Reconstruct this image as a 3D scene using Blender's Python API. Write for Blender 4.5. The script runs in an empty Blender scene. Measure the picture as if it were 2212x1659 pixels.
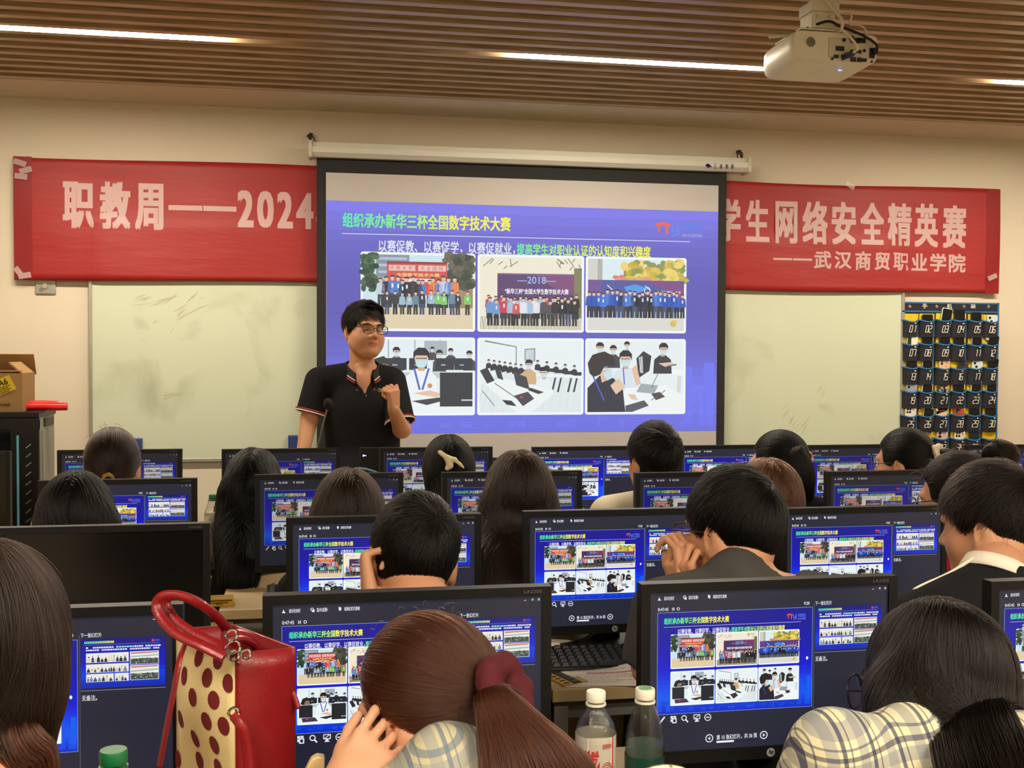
import bpy, math, random
import numpy as np
from mathutils import Vector, Matrix

random.seed(7)
np.random.seed(7)
SC = bpy.context.scene
COL = SC.collection
PI = math.pi

# ------------------------------------------------------------------ camera
CZ = 1.47            # eye height of the person taking the picture
YAW, PIT, ROL, FPX = .1834, -.0275, .0044, 2400.0
IW, IH = 2212.0, 1659.0


def cam_ray(x, z):
    c, s = math.cos(ROL), math.sin(ROL)
    x, z = x * c - z * s, x * s + z * c
    y = 1.0
    c, s = math.cos(PIT), math.sin(PIT)
    y, z = y * c - z * s, y * s + z * c
    c, s = math.cos(YAW), math.sin(YAW)
    return Vector((x * c + y * s, -x * s + y * c, z))


def ray(u, v):
    return cam_ray((u - IW / 2) / FPX, -(v - IH / 2) / FPX)


def at(u, v, Y):
    """Where the photo's pixel lands on the vertical plane y = Y (parallel to the front wall)."""
    d = ray(u, v)
    return d * (Y / d.y) + Vector((0, 0, CZ))


def atz(u, v, z):
    d = ray(u, v)
    return d * ((z - CZ) / d.z) + Vector((0, 0, CZ))


def ppm(u, v, Y):
    """pixels per metre near a pixel at depth Y"""
    return 100.0 / (at(u + 50, v, Y).x - at(u - 50, v, Y).x)


cam = bpy.data.cameras.new('camera')
cam.sensor_fit = 'HORIZONTAL'
cam.sensor_width = 36.0
cam.lens = FPX / IW * 36.0
cam.clip_start = .02
cam_ob = bpy.data.objects.new('camera', cam)
COL.objects.link(cam_ob)
fw = cam_ray(0, 0)
rt = (cam_ray(1, 0) - fw).normalized()
up = (cam_ray(0, 1) - fw).normalized()
M4 = Matrix((rt, up, -fw)).transposed().to_4x4()
M4.translation = (0, 0, CZ)
cam_ob.matrix_world = M4
SC.camera = cam_ob

# ------------------------------------------------------------------ view, world
SC.view_settings.view_transform = 'Standard'
SC.view_settings.look = 'None'
SC.view_settings.exposure = 0.0
SC.view_settings.gamma = 1.0
SC.view_settings.use_curve_mapping = False
SC.cycles.max_bounces = 7
SC.cycles.diffuse_bounces = 4
SC.cycles.glossy_bounces = 3
SC.cycles.transmission_bounces = 7
SC.cycles.transparent_max_bounces = 12
SC.cycles.sample_clamp_indirect = 4.0
SC.cycles.use_denoising = True
SC.cycles.caustics_refractive = False
SC.cycles.caustics_reflective = False
try:
    SC.cycles_curves.shape = 'RIBBONS'
except Exception:
    pass
wld = bpy.data.worlds.new('world')
SC.world = wld
wld.use_nodes = True
wld.node_tree.nodes['Background'].inputs[0].default_value = (.9, .85, .75, 1)
wld.node_tree.nodes['Background'].inputs[1].default_value = .02

LED = 340.0           # strength of the ceiling tubes
LED_COL = (1.0, .89, .70)

# ------------------------------------------------------------------ colour, material helpers


def lin(c):
    c = c / 255.0
    return c / 12.92 if c <= .04045 else ((c + .055) / 1.055) ** 2.4


def C(r, g, b):
    return (lin(r), lin(g), lin(b), 1.0)


MATS = {}


def nodes_of(name):
    m = bpy.data.materials.new(name)
    m.use_nodes = True
    nt = m.node_tree
    return m, nt, nt.nodes['Principled BSDF']


def mat(name, col, rough=.5, metal=0.0, var=.08, scale=30.0, bump=0.0, bscale=None, spec=.5, stretch=None, emis=None, es=0.0,
        trans=0.0, ior=1.45, alpha=1.0, sheen=0.0, coat=0.0):
    """a principled material whose colour wanders a little with a noise"""
    if name in MATS:
        return MATS[name]
    m, nt, b = nodes_of(name)
    N, L = nt.nodes, nt.links
    tc = N.new('ShaderNodeTexCoord')
    src = tc.outputs['Object']
    if stretch:
        mp = N.new('ShaderNodeMapping')
        mp.inputs['Scale'].default_value = stretch
        L.new(src, mp.inputs[0])
        src = mp.outputs[0]
    nz = N.new('ShaderNodeTexNoise')
    nz.inputs['Scale'].default_value = scale
    nz.inputs['Detail'].default_value = 4
    L.new(src, nz.inputs['Vector'])
    rp = N.new('ShaderNodeMix')
    rp.data_type = 'RGBA'
    lo = tuple(c * (1 - var) for c in col[:3]) + (1,)
    hi = tuple(min(1, c * (1 + var)) for c in col[:3]) + (1,)
    rp.inputs[6].default_value = lo
    rp.inputs[7].default_value = hi
    L.new(nz.outputs[0], rp.inputs[0])
    L.new(rp.outputs[2], b.inputs['Base Color'])
    b.inputs['Roughness'].default_value = rough
    b.inputs['Metallic'].default_value = metal
    b.inputs['Specular IOR Level'].default_value = spec
    b.inputs['IOR'].default_value = ior
    b.inputs['Transmission Weight'].default_value = trans
    b.inputs['Alpha'].default_value = alpha
    b.inputs['Sheen Weight'].default_value = sheen
    b.inputs['Coat Weight'].default_value = coat
    if emis:
        b.inputs['Emission Color'].default_value = emis
        b.inputs['Emission Strength'].default_value = es
    if bump:
        bp = N.new('ShaderNodeBump')
        bp.inputs['Strength'].default_value = bump
        bp.inputs['Distance'].default_value = .002
        nb = nz
        if bscale:
            nb = N.new('ShaderNodeTexNoise')
            nb.inputs['Scale'].default_value = bscale
            nb.inputs['Detail'].default_value = 3
            L.new(src, nb.inputs['Vector'])
        L.new(nb.outputs[0], bp.inputs['Height'])
        L.new(bp.outputs[0], b.inputs['Normal'])
    MATS[name] = m
    return m


def glow(name, col, strength):
    m = bpy.data.materials.new(name)
    m.use_nodes = True
    nt = m.node_tree
    nt.nodes.clear()
    e = nt.nodes.new('ShaderNodeEmission')
    e.inputs[0].default_value = tuple(col[:3]) + (1,)
    e.inputs[1].default_value = strength
    o = nt.nodes.new('ShaderNodeOutputMaterial')
    nt.links.new(e.outputs[0], o.inputs[0])
    return m


def art_mat(name, strength=0.0, rough=.6, spec=.3, lights=False):
    """printed (strength 0) or shown on a lit display: the colour of each face is kept with the mesh"""
    if name in MATS:
        return MATS[name]
    m, nt, b = nodes_of(name)
    a = nt.nodes.new('ShaderNodeVertexColor')
    a.layer_name = 'Col'
    if strength:
        b.inputs['Base Color'].default_value = (.012, .012, .014, 1)
        nt.links.new(a.outputs[0], b.inputs['Emission Color'])
        b.inputs['Emission Strength'].default_value = strength
        if not lights:
            m.cycles.emission_sampling = 'NONE'
    else:
        nt.links.new(a.outputs[0], b.inputs['Base Color'])
    b.inputs['Roughness'].default_value = rough
    b.inputs['Specular IOR Level'].default_value = spec
    MATS[name] = m
    return m


def plaid(name, base, dark, mid, thin, sx=.05, ang=0.0, vx=.5):
    """woven check: crossing bands of two colours in object space"""
    m, nt, b = nodes_of(name)
    N, L = nt.nodes, nt.links
    tc = N.new('ShaderNodeTexCoord')
    mp = N.new('ShaderNodeMapping')
    mp.inputs['Rotation'].default_value = (.25, ang, .2)
    L.new(tc.outputs['Object'], mp.inputs[0])
    sp = N.new('ShaderNodeSeparateXYZ')
    L.new(mp.outputs[0], sp.inputs[0])

    def op(o, *a):
        n = N.new('ShaderNodeMath')
        n.operation = o
        for i, x in enumerate(a):
            if isinstance(x, (int, float)):
                n.inputs[i].default_value = x
            else:
                L.new(x, n.inputs[i])
        return n.outputs[0]

    def stripes(src, period, width, off=0.0):
        f = op('FRACT', op('ADD', op('DIVIDE', src, period), off))
        return op('LESS_THAN', f, width)

    def mixc(a, c, f):
        n = N.new('ShaderNodeMix')
        n.data_type = 'RGBA'
        if isinstance(a, tuple):
            n.inputs[6].default_value = a
        else:
            L.new(a, n.inputs[6])
        n.inputs[7].default_value = c
        L.new(f, n.inputs[0])
        return n.outputs[2]
    X, Z = sp.outputs[0], sp.outputs[2]
    Yc = sp.outputs[1]
    xs = op('ADD', X, op('MULTIPLY', Yc, .25))
    zs = op('ADD', Z, op('MULTIPLY', Yc, -.5))
    c = base
    c = mixc(c, mid, op('MULTIPLY', stripes(xs, sx, .34), .55))
    c = mixc(c, mid, op('MULTIPLY', stripes(zs, sx, .34), .55))
    c = mixc(c, dark, op('MULTIPLY', stripes(xs, sx, .13, .55), .8))
    c = mixc(c, dark, op('MULTIPLY', stripes(zs, sx, .13, .55), .7))
    c = mixc(c, dark, op('MULTIPLY', stripes(xs, sx, .05, .28), .65))
    c = mixc(c, thin, op('MULTIPLY', stripes(zs, sx, .06, .25), .65))
    L.new(c, b.inputs['Base Color'])
    b.inputs['Roughness'].default_value = .9
    b.inputs['Specular IOR Level'].default_value = .15
    nz = N.new('ShaderNodeTexNoise')
    nz.inputs['Scale'].default_value = 25
    L.new(tc.outputs['Object'], nz.inputs['Vector'])
    bp = N.new('ShaderNodeBump')
    bp.inputs['Strength'].default_value = .5
    bp.inputs['Distance'].default_value = .008
    L.new(nz.outputs[0], bp.inputs['Height'])
    L.new(bp.outputs[0], b.inputs['Normal'])
    MATS[name] = m
    return m


# ------------------------------------------------------------------ object helpers


def tag(o, label=None, cat=None, group=None, kind=None):
    if label:
        o['label'] = label
    if cat:
        o['category'] = cat
    if group:
        o['group'] = group
    if kind:
        o['kind'] = kind
    return o


def thing(name, label, cat, loc=(0, 0, 0), rz=0.0, group=None):
    o = bpy.data.objects.new(name, None)
    o.empty_display_size = .05
    o.location = loc
    o.rotation_euler = (0, 0, rz)
    COL.objects.link(o)
    return tag(o, label, cat, group)


def link_mesh(name, me, mats, parent=None):
    o = bpy.data.objects.new(name, me)
    for m in (mats if isinstance(mats, (list, tuple)) else [mats]):
        me.materials.append(m)
    COL.objects.link(o)
    if parent is not None:
        o.parent = parent
    return o


def copy_tree(o, parent=None):
    c = o.copy()
    COL.objects.link(c)
    if parent is not None:
        c.parent = parent
    for ch in list(o.children):
        copy_tree(ch, c)
    return c


def rotm(ax, ang):
    return Matrix.Rotation(ang, 3, ax)


class MB:
    """collects shapes of ONE mesh"""

    def __init__(self):
        self.v, self.f, self.m = [], [], []

    def add(self, vs, fs, mi=0, M=None):
        n = len(self.v)
        if M is not None:
            vs = [M @ Vector(p) for p in vs]
        self.v.extend(tuple(p) for p in vs)
        self.f.extend(tuple(i + n for i in f) for f in fs)
        self.m.extend([mi] * len(fs))
        return self

    def box(self, c, s, mi=0, R=None):
        x, y, z = s[0] / 2, s[1] / 2, s[2] / 2
        vs = [Vector((a * x, b * y, d * z)) for a in (-1, 1) for b in (-1, 1) for d in (-1, 1)]
        if R is not None:
            vs = [R @ p for p in vs]
        c = Vector(c)
        return self.add([p + c for p in vs],
                        [(0, 1, 3, 2), (4, 6, 7, 5), (0, 4, 5, 1), (2, 3, 7, 6), (0, 2, 6, 4), (1, 5, 7, 3)], mi)

    def tube(self, pts, r, n=8, mi=0, cap=True, flat=1.0):
        pts = [Vector(p) for p in pts]
        if not isinstance(r, (list, tuple)):
            r = [r] * len(pts)
        vs, fs = [], []
        u = None
        for i, p in enumerate(pts):
            t = (pts[min(i + 1, len(pts) - 1)] - pts[max(i - 1, 0)]).normalized()
            if u is None:
                u = t.orthogonal().normalized()
            u = (u - t * u.dot(t))
            u = u.normalized() if u.length > 1e-6 else t.orthogonal().normalized()
            w = t.cross(u)
            for k in range(n):
                a = 2 * PI * k / n
                vs.append(p + u * (r[i] * math.cos(a)) + w * (r[i] * flat * math.sin(a)))
        for i in range(len(pts) - 1):
            for k in range(n):
                k2 = (k + 1) % n
                fs.append((i * n + k, i * n + k2, (i + 1) * n + k2, (i + 1) * n + k))
        if cap:
            fs.append(tuple(range(n))[::-1])
            fs.append(tuple((len(pts) - 1) * n + k for k in range(n)))
        return self.add(vs, fs, mi)

    def cyl(self, a, b, r, r2=None, n=16, mi=0):
        return self.tube([a, b], [r, r if r2 is None else r2], n, mi)

    def lathe(self, prof, n=28, mi=0, c=(0, 0, 0), M=None, close=True):
        vs, fs = [], []
        for r, z in prof:
            for k in range(n):
                a = 2 * PI * k / n
                vs.append(Vector((r * math.cos(a), r * math.sin(a), z)))
        for i in range(len(prof) - 1):
            for k in range(n):
                k2 = (k + 1) % n
                fs.append((i * n + k, i * n + k2, (i + 1) * n + k2, (i + 1) * n + k))
        if close:
            fs.append(tuple(range(n))[::-1])
            fs.append(tuple((len(prof) - 1) * n + k for k in range(n)))
        c = Vector(c)
        if M is not None:
            vs = [M @ p for p in vs]
        return self.add([p + c for p in vs], fs, mi)

    def prism(self, poly, y0, y1, mi=0, M=None):
        """polygon in (x, z), extruded along y"""
        n = len(poly)
        vs = [Vector((x, y0, z)) for x, z in poly] + [Vector((x, y1, z)) for x, z in poly]
        fs = [tuple(range(n)), tuple(range(2 * n - 1, n - 1, -1))]
        for i in range(n):
            j = (i + 1) % n
            fs.append((i, i + n, j + n, j))
        return self.add(vs, fs, mi, M)

    def ell(self, c, r, n=20, mi=0, R=None):
        vs, fs = [], []
        m = n // 2
        for i in range(m + 1):
            t = PI * i / m
            for k in range(n):
                a = 2 * PI * k / n
                p = Vector((r[0] * math.sin(t) * math.cos(a), r[1] * math.sin(t) * math.sin(a), r[2] * math.cos(t)))
                vs.append((R @ p if R is not None else p) + Vector(c))
        for i in range(m):
            for k in range(n):
                k2 = (k + 1) % n
                fs.append((i * n + k, (i + 1) * n + k, (i + 1) * n + k2, i * n + k2))
        return self.add(vs, fs, mi)

    def grid(self, fn, nu, nv, mi=0):
        vs = [fn(i / nu, j / nv) for j in range(nv + 1) for i in range(nu + 1)]
        w = nu + 1
        fs = [(j * w + i, j * w + i + 1, (j + 1) * w + i + 1, (j + 1) * w + i) for j in range(nv) for i in range(nu)]
        return self.add(vs, fs, mi)

    def build(self, name, mats, parent=None, smooth=35, bevel=0, seg=2, loc=None, solid=0):
        me = bpy.data.meshes.new(name)
        me.from_pydata(self.v, [], self.f)
        me.polygons.foreach_set('material_index', self.m)
        if smooth:
            me.polygons.foreach_set('use_smooth', [True] * len(self.f))
            me.set_sharp_from_angle(angle=math.radians(smooth))
        me.update()
        o = link_mesh(name, me, mats, parent)
        if loc is not None:
            o.location = loc
        if solid:
            md = o.modifiers.new('thick', 'SOLIDIFY')
            md.thickness = solid
            md.offset = 0
        if bevel:
            md = o.modifiers.new('bevel', 'BEVEL')
            md.width = bevel
            md.segments = seg
            md.limit_method = 'ANGLE'
        return o


def catmull(pts, n=8):
    pts = [Vector(p) for p in pts]
    out = []
    P = [pts[0] * 2 - pts[1]] + pts + [pts[-1] * 2 - pts[-2]]
    for i in range(1, len(P) - 2):
        for k in range(n):
            t = k / n
            a, b, c, d = P[i - 1], P[i], P[i + 1], P[i + 2]
            out.append(.5 * ((2 * b) + (c - a) * t + (2 * a - 5 * b + 4 * c - d) * t * t + (3 * b - a - 3 * c + d) * t ** 3))
    out.append(pts[-1])
    return out


# ------------------------------------------------------------------ flat graphics (prints and displays)
_GL = {}


def glyphs(s, bold=0.0):
    k = (s, bold)
    if k not in _GL:
        cu = bpy.data.curves.new('lettering', 'FONT')
        cu.body = s
        cu.resolution_u = 3
        cu.offset = bold
        ob = bpy.data.objects.new('lettering', cu)
        me = bpy.data.meshes.new_from_object(ob)
        v = np.array([p.co[:2] for p in me.vertices]) if len(me.vertices) else np.zeros((0, 2))
        f = [tuple(p.vertices) for p in me.polygons]
        bpy.data.meshes.remove(me)
        bpy.data.objects.remove(ob)
        bpy.data.curves.remove(cu)
        _GL[k] = (v, f)
    return _GL[k]


class Art:
    """flat coloured shapes in a picture's own units (x right, y down), stacked in thin layers"""

    def __init__(self, tone=None):
        self.v, self.f, self.c = [], [], []
        self.layer = 0
        self.tone = tone
        self.T = (1, 1, 0, 0)

    def _add(self, pts, faces, col, lay=None):
        n = len(self.v)
        sx, sy, ox, oy = self.T
        l = self.layer if lay is None else lay
        self.v.extend((ox + sx * x, oy + sy * y, l) for x, y in pts)
        self.f.extend(tuple(i + n for i in f) for f in faces)
        if callable(col):
            for f in faces:
                mx = sum(pts[i][0] for i in f) / len(f)
                self.c.append(self._c(col(mx)))
        else:
            self.c.extend([self._c(col)] * len(faces))

    def _c(self, c):
        if self.tone:
            c = self.tone(c)
        return C(*[max(0, min(255, q)) for q in c])

    def poly(self, pts, col, lay=None):
        # keep one winding
        a = sum(pts[i][0] * pts[(i + 1) % len(pts)][1] - pts[(i + 1) % len(pts)][0] * pts[i][1] for i in range(len(pts)))
        if a > 0:
            pts = pts[::-1]
        self._add(pts, [tuple(range(len(pts)))], col, lay)

    def rect(self, x0, y0, x1, y1, col, lay=None):
        self._add([(x0, y0), (x0, y1), (x1, y1), (x1, y0)], [(0, 1, 2, 3)], col, lay)

    def rrect(self, x0, y0, x1, y1, r, col, lay=None):
        p = []
        for cx, cy, a0 in ((x1 - r, y0 + r, -90), (x1 - r, y1 - r, 0), (x0 + r, y1 - r, 90), (x0 + r, y0 + r, 180)):
            for k in range(4):
                a = math.radians(a0 + 30 * k)
                p.append((cx + r * math.cos(a), cy + r * math.sin(a)))
        self.poly(p, col, lay)

    def circ(self, x, y, r, col, ry=None, n=10, lay=None):
        ry = r if ry is None else ry
        self.poly([(x + r * math.cos(2 * PI * k / n), y + ry * math.sin(2 * PI * k / n)) for k in range(n)], col, lay)

    def ring(self, x, y, r, w, col, n=20):
        pts, fs = [], []
        for k in range(n):
            a = 2 * PI * k / n
            pts += [(x + r * math.cos(a), y + r * math.sin(a)), (x + (r - w) * math.cos(a), y + (r - w) * math.sin(a))]
        for k in range(n):
            j = (k + 1) % n
            fs.append((2 * k, 2 * k + 1, 2 * j + 1, 2 * j))
        self._add(pts, fs, col)

    def line(self, x0, y0, x1, y1, w, col, lay=None):
        dx, dy = x1 - x0, y1 - y0
        l = math.hypot(dx, dy) or 1
        nx, ny = -dy / l * w / 2, dx / l * w / 2
        self.poly([(x0 + nx, y0 + ny), (x1 + nx, y1 + ny), (x1 - nx, y1 - ny), (x0 - nx, y0 - ny)], col, lay)

    def text(self, s, x0, y0, x1, y1, col, bold=0.0, slant=0.0, lay=None):
        v, f = glyphs(s)
        if not len(v):
            return
        lo, hi = v.min(0), v.max(0)
        w = np.maximum(hi - lo, 1e-6)
        q = (v - lo) / w
        em = abs(y1 - y0) * bold
        ex = min(em, abs(x1 - x0) * .1)
        for k, (ox, oy) in enumerate(((0, 0),) if not bold else ((-ex, -em), (ex, -em), (ex, em), (-ex, em), (0, 0))):
            pts = [(x0 + ex + a * (x1 - x0 - 2 * ex) + slant * b * (y1 - y0) + ox, y1 - em + b * (y0 - y1 + 2 * em) + oy) for a, b in q]
            self._add(pts, f, col, (self.layer if lay is None else lay) + k * .1)

    def up(self, n=1):
        self.layer += n

    def mesh(self, name, sx, sy, eps):
        """sx, sy: metres per unit; origin at the picture's top left; local x right, y up, z out"""
        me = bpy.data.meshes.new(name)
        me.from_pydata([(x * sx, -y * sy, l * eps) for x, y, l in self.v], [], self.f)
        ca = me.color_attributes.new('Col', 'FLOAT_COLOR', 'CORNER')
        buf = []
        for f, c in zip(self.f, self.c):
            buf.extend(c * len(f))
        ca.data.foreach_set('color', buf)
        me.update()
        return me


FACE = Matrix(((1, 0, 0), (0, 0, -1), (0, 1, 0))).to_4x4()     # picture upright, looking at -y


def art_obj(name, art, w_units, h_units, W, H, eps, material, parent=None, loc=(0, 0, 0), rot=None):
    me = art.mesh(name, W / w_units, H / h_units, eps)
    o = link_mesh(name, me, material, parent)
    o.matrix_local = Matrix.Translation(loc) @ (rot if rot is not None else FACE)
    return o
# ------------------------------------------------------------------ the room
WALL = 6.0
CEIL = at(1106, 258, WALL).z
XL, XR, YB = -3.0, 5.9, -2.6
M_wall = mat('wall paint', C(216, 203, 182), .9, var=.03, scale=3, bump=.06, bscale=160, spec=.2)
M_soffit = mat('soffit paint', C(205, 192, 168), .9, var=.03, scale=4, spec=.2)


def struct(name, mb, m, **k):
    o = mb.build(name, m, **k)
    o['kind'] = 'structure'
    return o


H_ = CEIL + .16
struct('floor', MB().box(((XL + XR) / 2, (WALL + YB) / 2, -.05), (XR - XL + .4, WALL - YB + .4, .1)),
       mat('floor tile', C(150, 140, 126), .35, var=.08, scale=6))
struct('wall_front', MB().box(((XL + XR) / 2, WALL + .06, H_ / 2), (XR - XL + .24, .12, H_)), M_wall)
struct('wall_back', MB().box(((XL + XR) / 2, YB - .06, H_ / 2), (XR - XL + .24, .12, H_)), M_wall)
struct('wall_left', MB().box((XL - .06, (WALL + YB) / 2, H_ / 2), (.12, WALL - YB, H_)), M_wall)
struct('wall_right', MB().box((XR + .06, (WALL + YB) / 2, H_ / 2), (.12, WALL - YB, H_)), M_wall)
ceiling = struct('ceiling', MB().box(((XL + XR) / 2, (WALL + YB) / 2, H_ + .04), (XR - XL + .24, WALL - YB + .24, .08)),
                 mat('dark plenum', C(96, 78, 56), .95, var=.05))
SLAT_END = at(1106, 219, WALL).z and 5.575
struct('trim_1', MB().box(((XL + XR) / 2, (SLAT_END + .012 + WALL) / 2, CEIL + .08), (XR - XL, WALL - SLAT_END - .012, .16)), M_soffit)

# wood-look baffles with open gaps
m, nt, b = nodes_of('wood grain baffle')
N, L = nt.nodes, nt.links
tc = N.new('ShaderNodeTexCoord')
mp = N.new('ShaderNodeMapping')
mp.inputs['Scale'].default_value = (1.2, 30, 30)
L.new(tc.outputs['Object'], mp.inputs[0])
nz = N.new('ShaderNodeTexNoise')
nz.inputs['Scale'].default_value = 4
nz.inputs['Detail'].default_value = 6
L.new(mp.outputs[0], nz.inputs['Vector'])
cr = N.new('ShaderNodeValToRGB')
cr.color_ramp.elements[0].position = .3
cr.color_ramp.elements[0].color = C(146, 120, 88)
cr.color_ramp.elements[1].position = .72
cr.color_ramp.elements[1].color = C(194, 168, 130)
L.new(nz.outputs[0], cr.inputs[0])
L.new(cr.outputs[0], b.inputs['Base Color'])
b.inputs['Roughness'].default_value = .3
M_slat = m
PER = .1113
sl = MB()
k = 0
while 5.553 - PER * k > YB:
    y = 5.553 - PER * k
    sl.box(((XL + XR) / 2, y, CEIL + .05), (XR - XL, .042, .1))
    k += 1
sl = sl.build('slats', M_slat, ceiling, smooth=0)
sl['kind'] = 'structure'

# linear tubes set up in the gaps
M_tube = glow('led tube', LED_COL, LED)
M_tubehouse = mat('tube housing', C(225, 225, 220), .5)
t1a, t1b = -1.19, -.365
LX = [(-1.53, -.365), (.90, 1.995), (3.235, 4.35)]


def tube_light(x0, x1, y, label, grp='linear ceiling lights'):
    t = thing('ceiling_light', label, 'ceiling light', ((x0 + x1) / 2, y, CEIL), group=grp)
    hw = (x1 - x0) / 2
    MB().box((0, 0, .034), (2 * hw + .02, .05, .03)).build('housing', M_tubehouse, t, smooth=0)
    MB().box((0, 0, .010), (2 * hw, .026, .018)).build('tube', M_tube, t, smooth=0)
    return t


GAPY = 5.553 - PER * 7.5
for (x0, x1), lb in zip(LX, ('lit linear ceiling light in the slats at the upper left edge', 'lit linear ceiling light in the slats left of the projector',
                             'lit linear ceiling light at the right edge beyond the projector')):
    tube_light(x0, x1, GAPY, lb)
for j, kk in enumerate((49.5, 59.5)):
    for x0, x1 in LX:
        tube_light(x0, x1, 5.553 - PER * kk, 'lit linear ceiling light over the student rows, out of the frame', 'linear ceiling lights over the rows')

# ------------------------------------------------------------------ whiteboard on the front wall
wl, wr = at(197, 700, WALL).x, at(1946, 700, WALL).x
wb_b = at(420, 993, WALL).z
wb_t = wb_b + 1.26
wb = thing('whiteboard', 'long pale green whiteboard with smudges behind the projection screen', 'whiteboard', ((wl + wr) / 2, WALL, wb_b))
m, nt, b = nodes_of('whiteboard surface')
N, L = nt.nodes, nt.links
tc = N.new('ShaderNodeTexCoord')
n1 = N.new('ShaderNodeTexNoise')
n1.inputs['Scale'].default_value = 2.2
n1.inputs['Detail'].default_value = 7
n1.inputs['Distortion'].default_value = .6
L.new(tc.outputs['Object'], n1.inputs['Vector'])
r1 = N.new('ShaderNodeValToRGB')
r1.color_ramp.elements[0].position = .30
r1.color_ramp.elements[0].color = C(170, 174, 148)
r1.color_ramp.elements[1].position = .44
r1.color_ramp.elements[1].color = C(198, 204, 180)
L.new(n1.outputs[0], r1.inputs[0])
L.new(r1.outputs[0], b.inputs['Base Color'])
b.inputs['Roughness'].default_value = .55
M_wb = m
hw = (wr - wl) / 2
MB().box((0, -.012, (wb_t - wb_b) / 2), (2 * hw - .01, .016, wb_t - wb_b - .01)).build('board', M_wb, wb, smooth=0)
fr = MB()
for sx in (-1, 1):
    fr.box((sx * hw, -.014, (wb_t - wb_b) / 2), (.018, .028, wb_t - wb_b + .018))
for z in (0, wb_t - wb_b):
    fr.box((0, -.014, z), (2 * hw, .028, .02))
fr.build('frame', mat('aluminium', C(190, 188, 176), .35, .8), wb, smooth=0, bevel=.003)
# smudges: dry marker dust with its own shape
sm = MB()
rnd = random.Random(3)


def smudge(u, v, w, h, ang, n=7):
    p = at(u, v, WALL) - Vector(((wl + wr) / 2, WALL, wb_b))
    for i in range(n):
        q = p + Vector((rnd.uniform(-w, w) / 2, 0, rnd.uniform(-h, h) / 2))
        l = rnd.uniform(.02, .06)
        a = ang + rnd.uniform(-.3, .3)
        d = Vector((math.cos(a), 0, math.sin(a))) * l
        e = Vector((-math.sin(a), 0, math.cos(a))) * rnd.uniform(.0015, .005)
        y = Vector((0, -.0204 - p.y - .0002 * i, 0))
        sm.add([q - d + y, q - e + y, q + d + y, q + e + y], [(0, 1, 2, 3)])


smudge(330, 648, .12, .05, .25, 6)
smudge(400, 660, .2, .1, .5, 9)
smudge(365, 700, .15, .1, .8, 5)
smudge(365, 852, .06, .03, .2, 5)
smudge(1700, 890, .08, .1, 1.0, 6)
smudge(1770, 850, .04, .08, 1.2, 4)
smudge(1720, 920, .1, .05, .9, 4)
sm.build('smudges', mat('marker dust', C(184, 183, 152), .8), wb, smooth=0)

# small blue erasers on the board
for u, v, lb in ((633, 955, 'blue board eraser on the whiteboard beside the speaker'), (297, 962, 'dark blue board eraser on the whiteboard behind the woman with a mustard hair tie')):
    p = at(u, v, WALL - .03)
    t = thing('board_eraser', lb, 'eraser', (p.x, WALL - .0265, p.z), group='erasers on the whiteboard')
    MB().box((0, -.012, 0), (.05, .022, .075)).build('body', mat('blue plastic', C(40, 62, 120), .4), t, bevel=.005)
    MB().box((0, 0, 0), (.048, .004, .073)).build('felt_pad', mat('felt', C(30, 34, 60), .95), t)

# outlet bracket below the banner
p = at(99, 618, WALL)
t = thing('wall_bracket', 'grey metal wall plate with a round hole under the banner', 'bracket', (p.x, WALL, p.z))
MB().box((0, -.006, 0), (.1, .012, .085)).build('plate', mat('zinc plate', C(176, 176, 164), .35, .6), t, bevel=.02, seg=4)
MB().cyl((0, -.012, 0), (0, -.022, 0), .013).build('bolt', mat('bolt metal', C(220, 214, 196), .25, .8), t)
MB().box((-.02, -.0125, -.02), (.02, .002, .018), R=rotm('Y', .5)).build('scratch', mat('scratch', C(120, 116, 104), .6), t)

# ------------------------------------------------------------------ red banner
b0, b1 = at(33, 340, WALL), at(2152, 406, WALL)
bl = at(38, 603, WALL)
BW = b1.x - b0.x
BH = b0.z - bl.z
ban = thing('banner', 'long red cloth banner with pale characters taped across the wall', 'banner', ((b0.x + b1.x) / 2, WALL, bl.z))
m, nt, b = nodes_of('red banner cloth')
N, L = nt.nodes, nt.links
tc = N.new('ShaderNodeTexCoord')
n1 = N.new('ShaderNodeTexNoise')
n1.inputs['Scale'].default_value = 5
n1.inputs['Detail'].default_value = 3
mp = N.new('ShaderNodeMapping')
mp.inputs['Scale'].default_value = (.4, 1, 2)
mp.inputs['Rotation'].default_value = (0, .35, 0)
L.new(tc.outputs['Object'], mp.inputs[0])
L.new(mp.outputs[0], n1.inputs['Vector'])
bp = N.new('ShaderNodeBump')
bp.inputs['Strength'].default_value = .35
bp.inputs['Distance'].default_value = .02
L.new(n1.outputs[0], bp.inputs['Height'])
L.new(bp.outputs[0], b.inputs['Normal'])
b.inputs['Base Color'].default_value = C(152, 27, 27)
b.inputs['Roughness'].default_value = .55
M_red = m


def ban_y(x, z):
    c = min(1, max(0, z / BH))
    bul = .006 * math.sin(x * 7 + z * 3) * math.sin(c * PI) + .004 * math.sin(x * 2.3)
    ov = min(1, max(0, (wb_t - bl.z - z) / .05)) * min(1, max(0, (x + ban.location.x - wl) / .03)) * min(1, max(0, (wr - x - ban.location.x) / .03))
    return -.038 - bul - .008 * ov


def ban_pt(a, c):
    x = -BW / 2 + a * BW
    z = c * BH
    return Vector((x, ban_y(x, z), z + (.006 * math.sin(x * 3.1) if c in (0, 1) else 0)))


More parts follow.
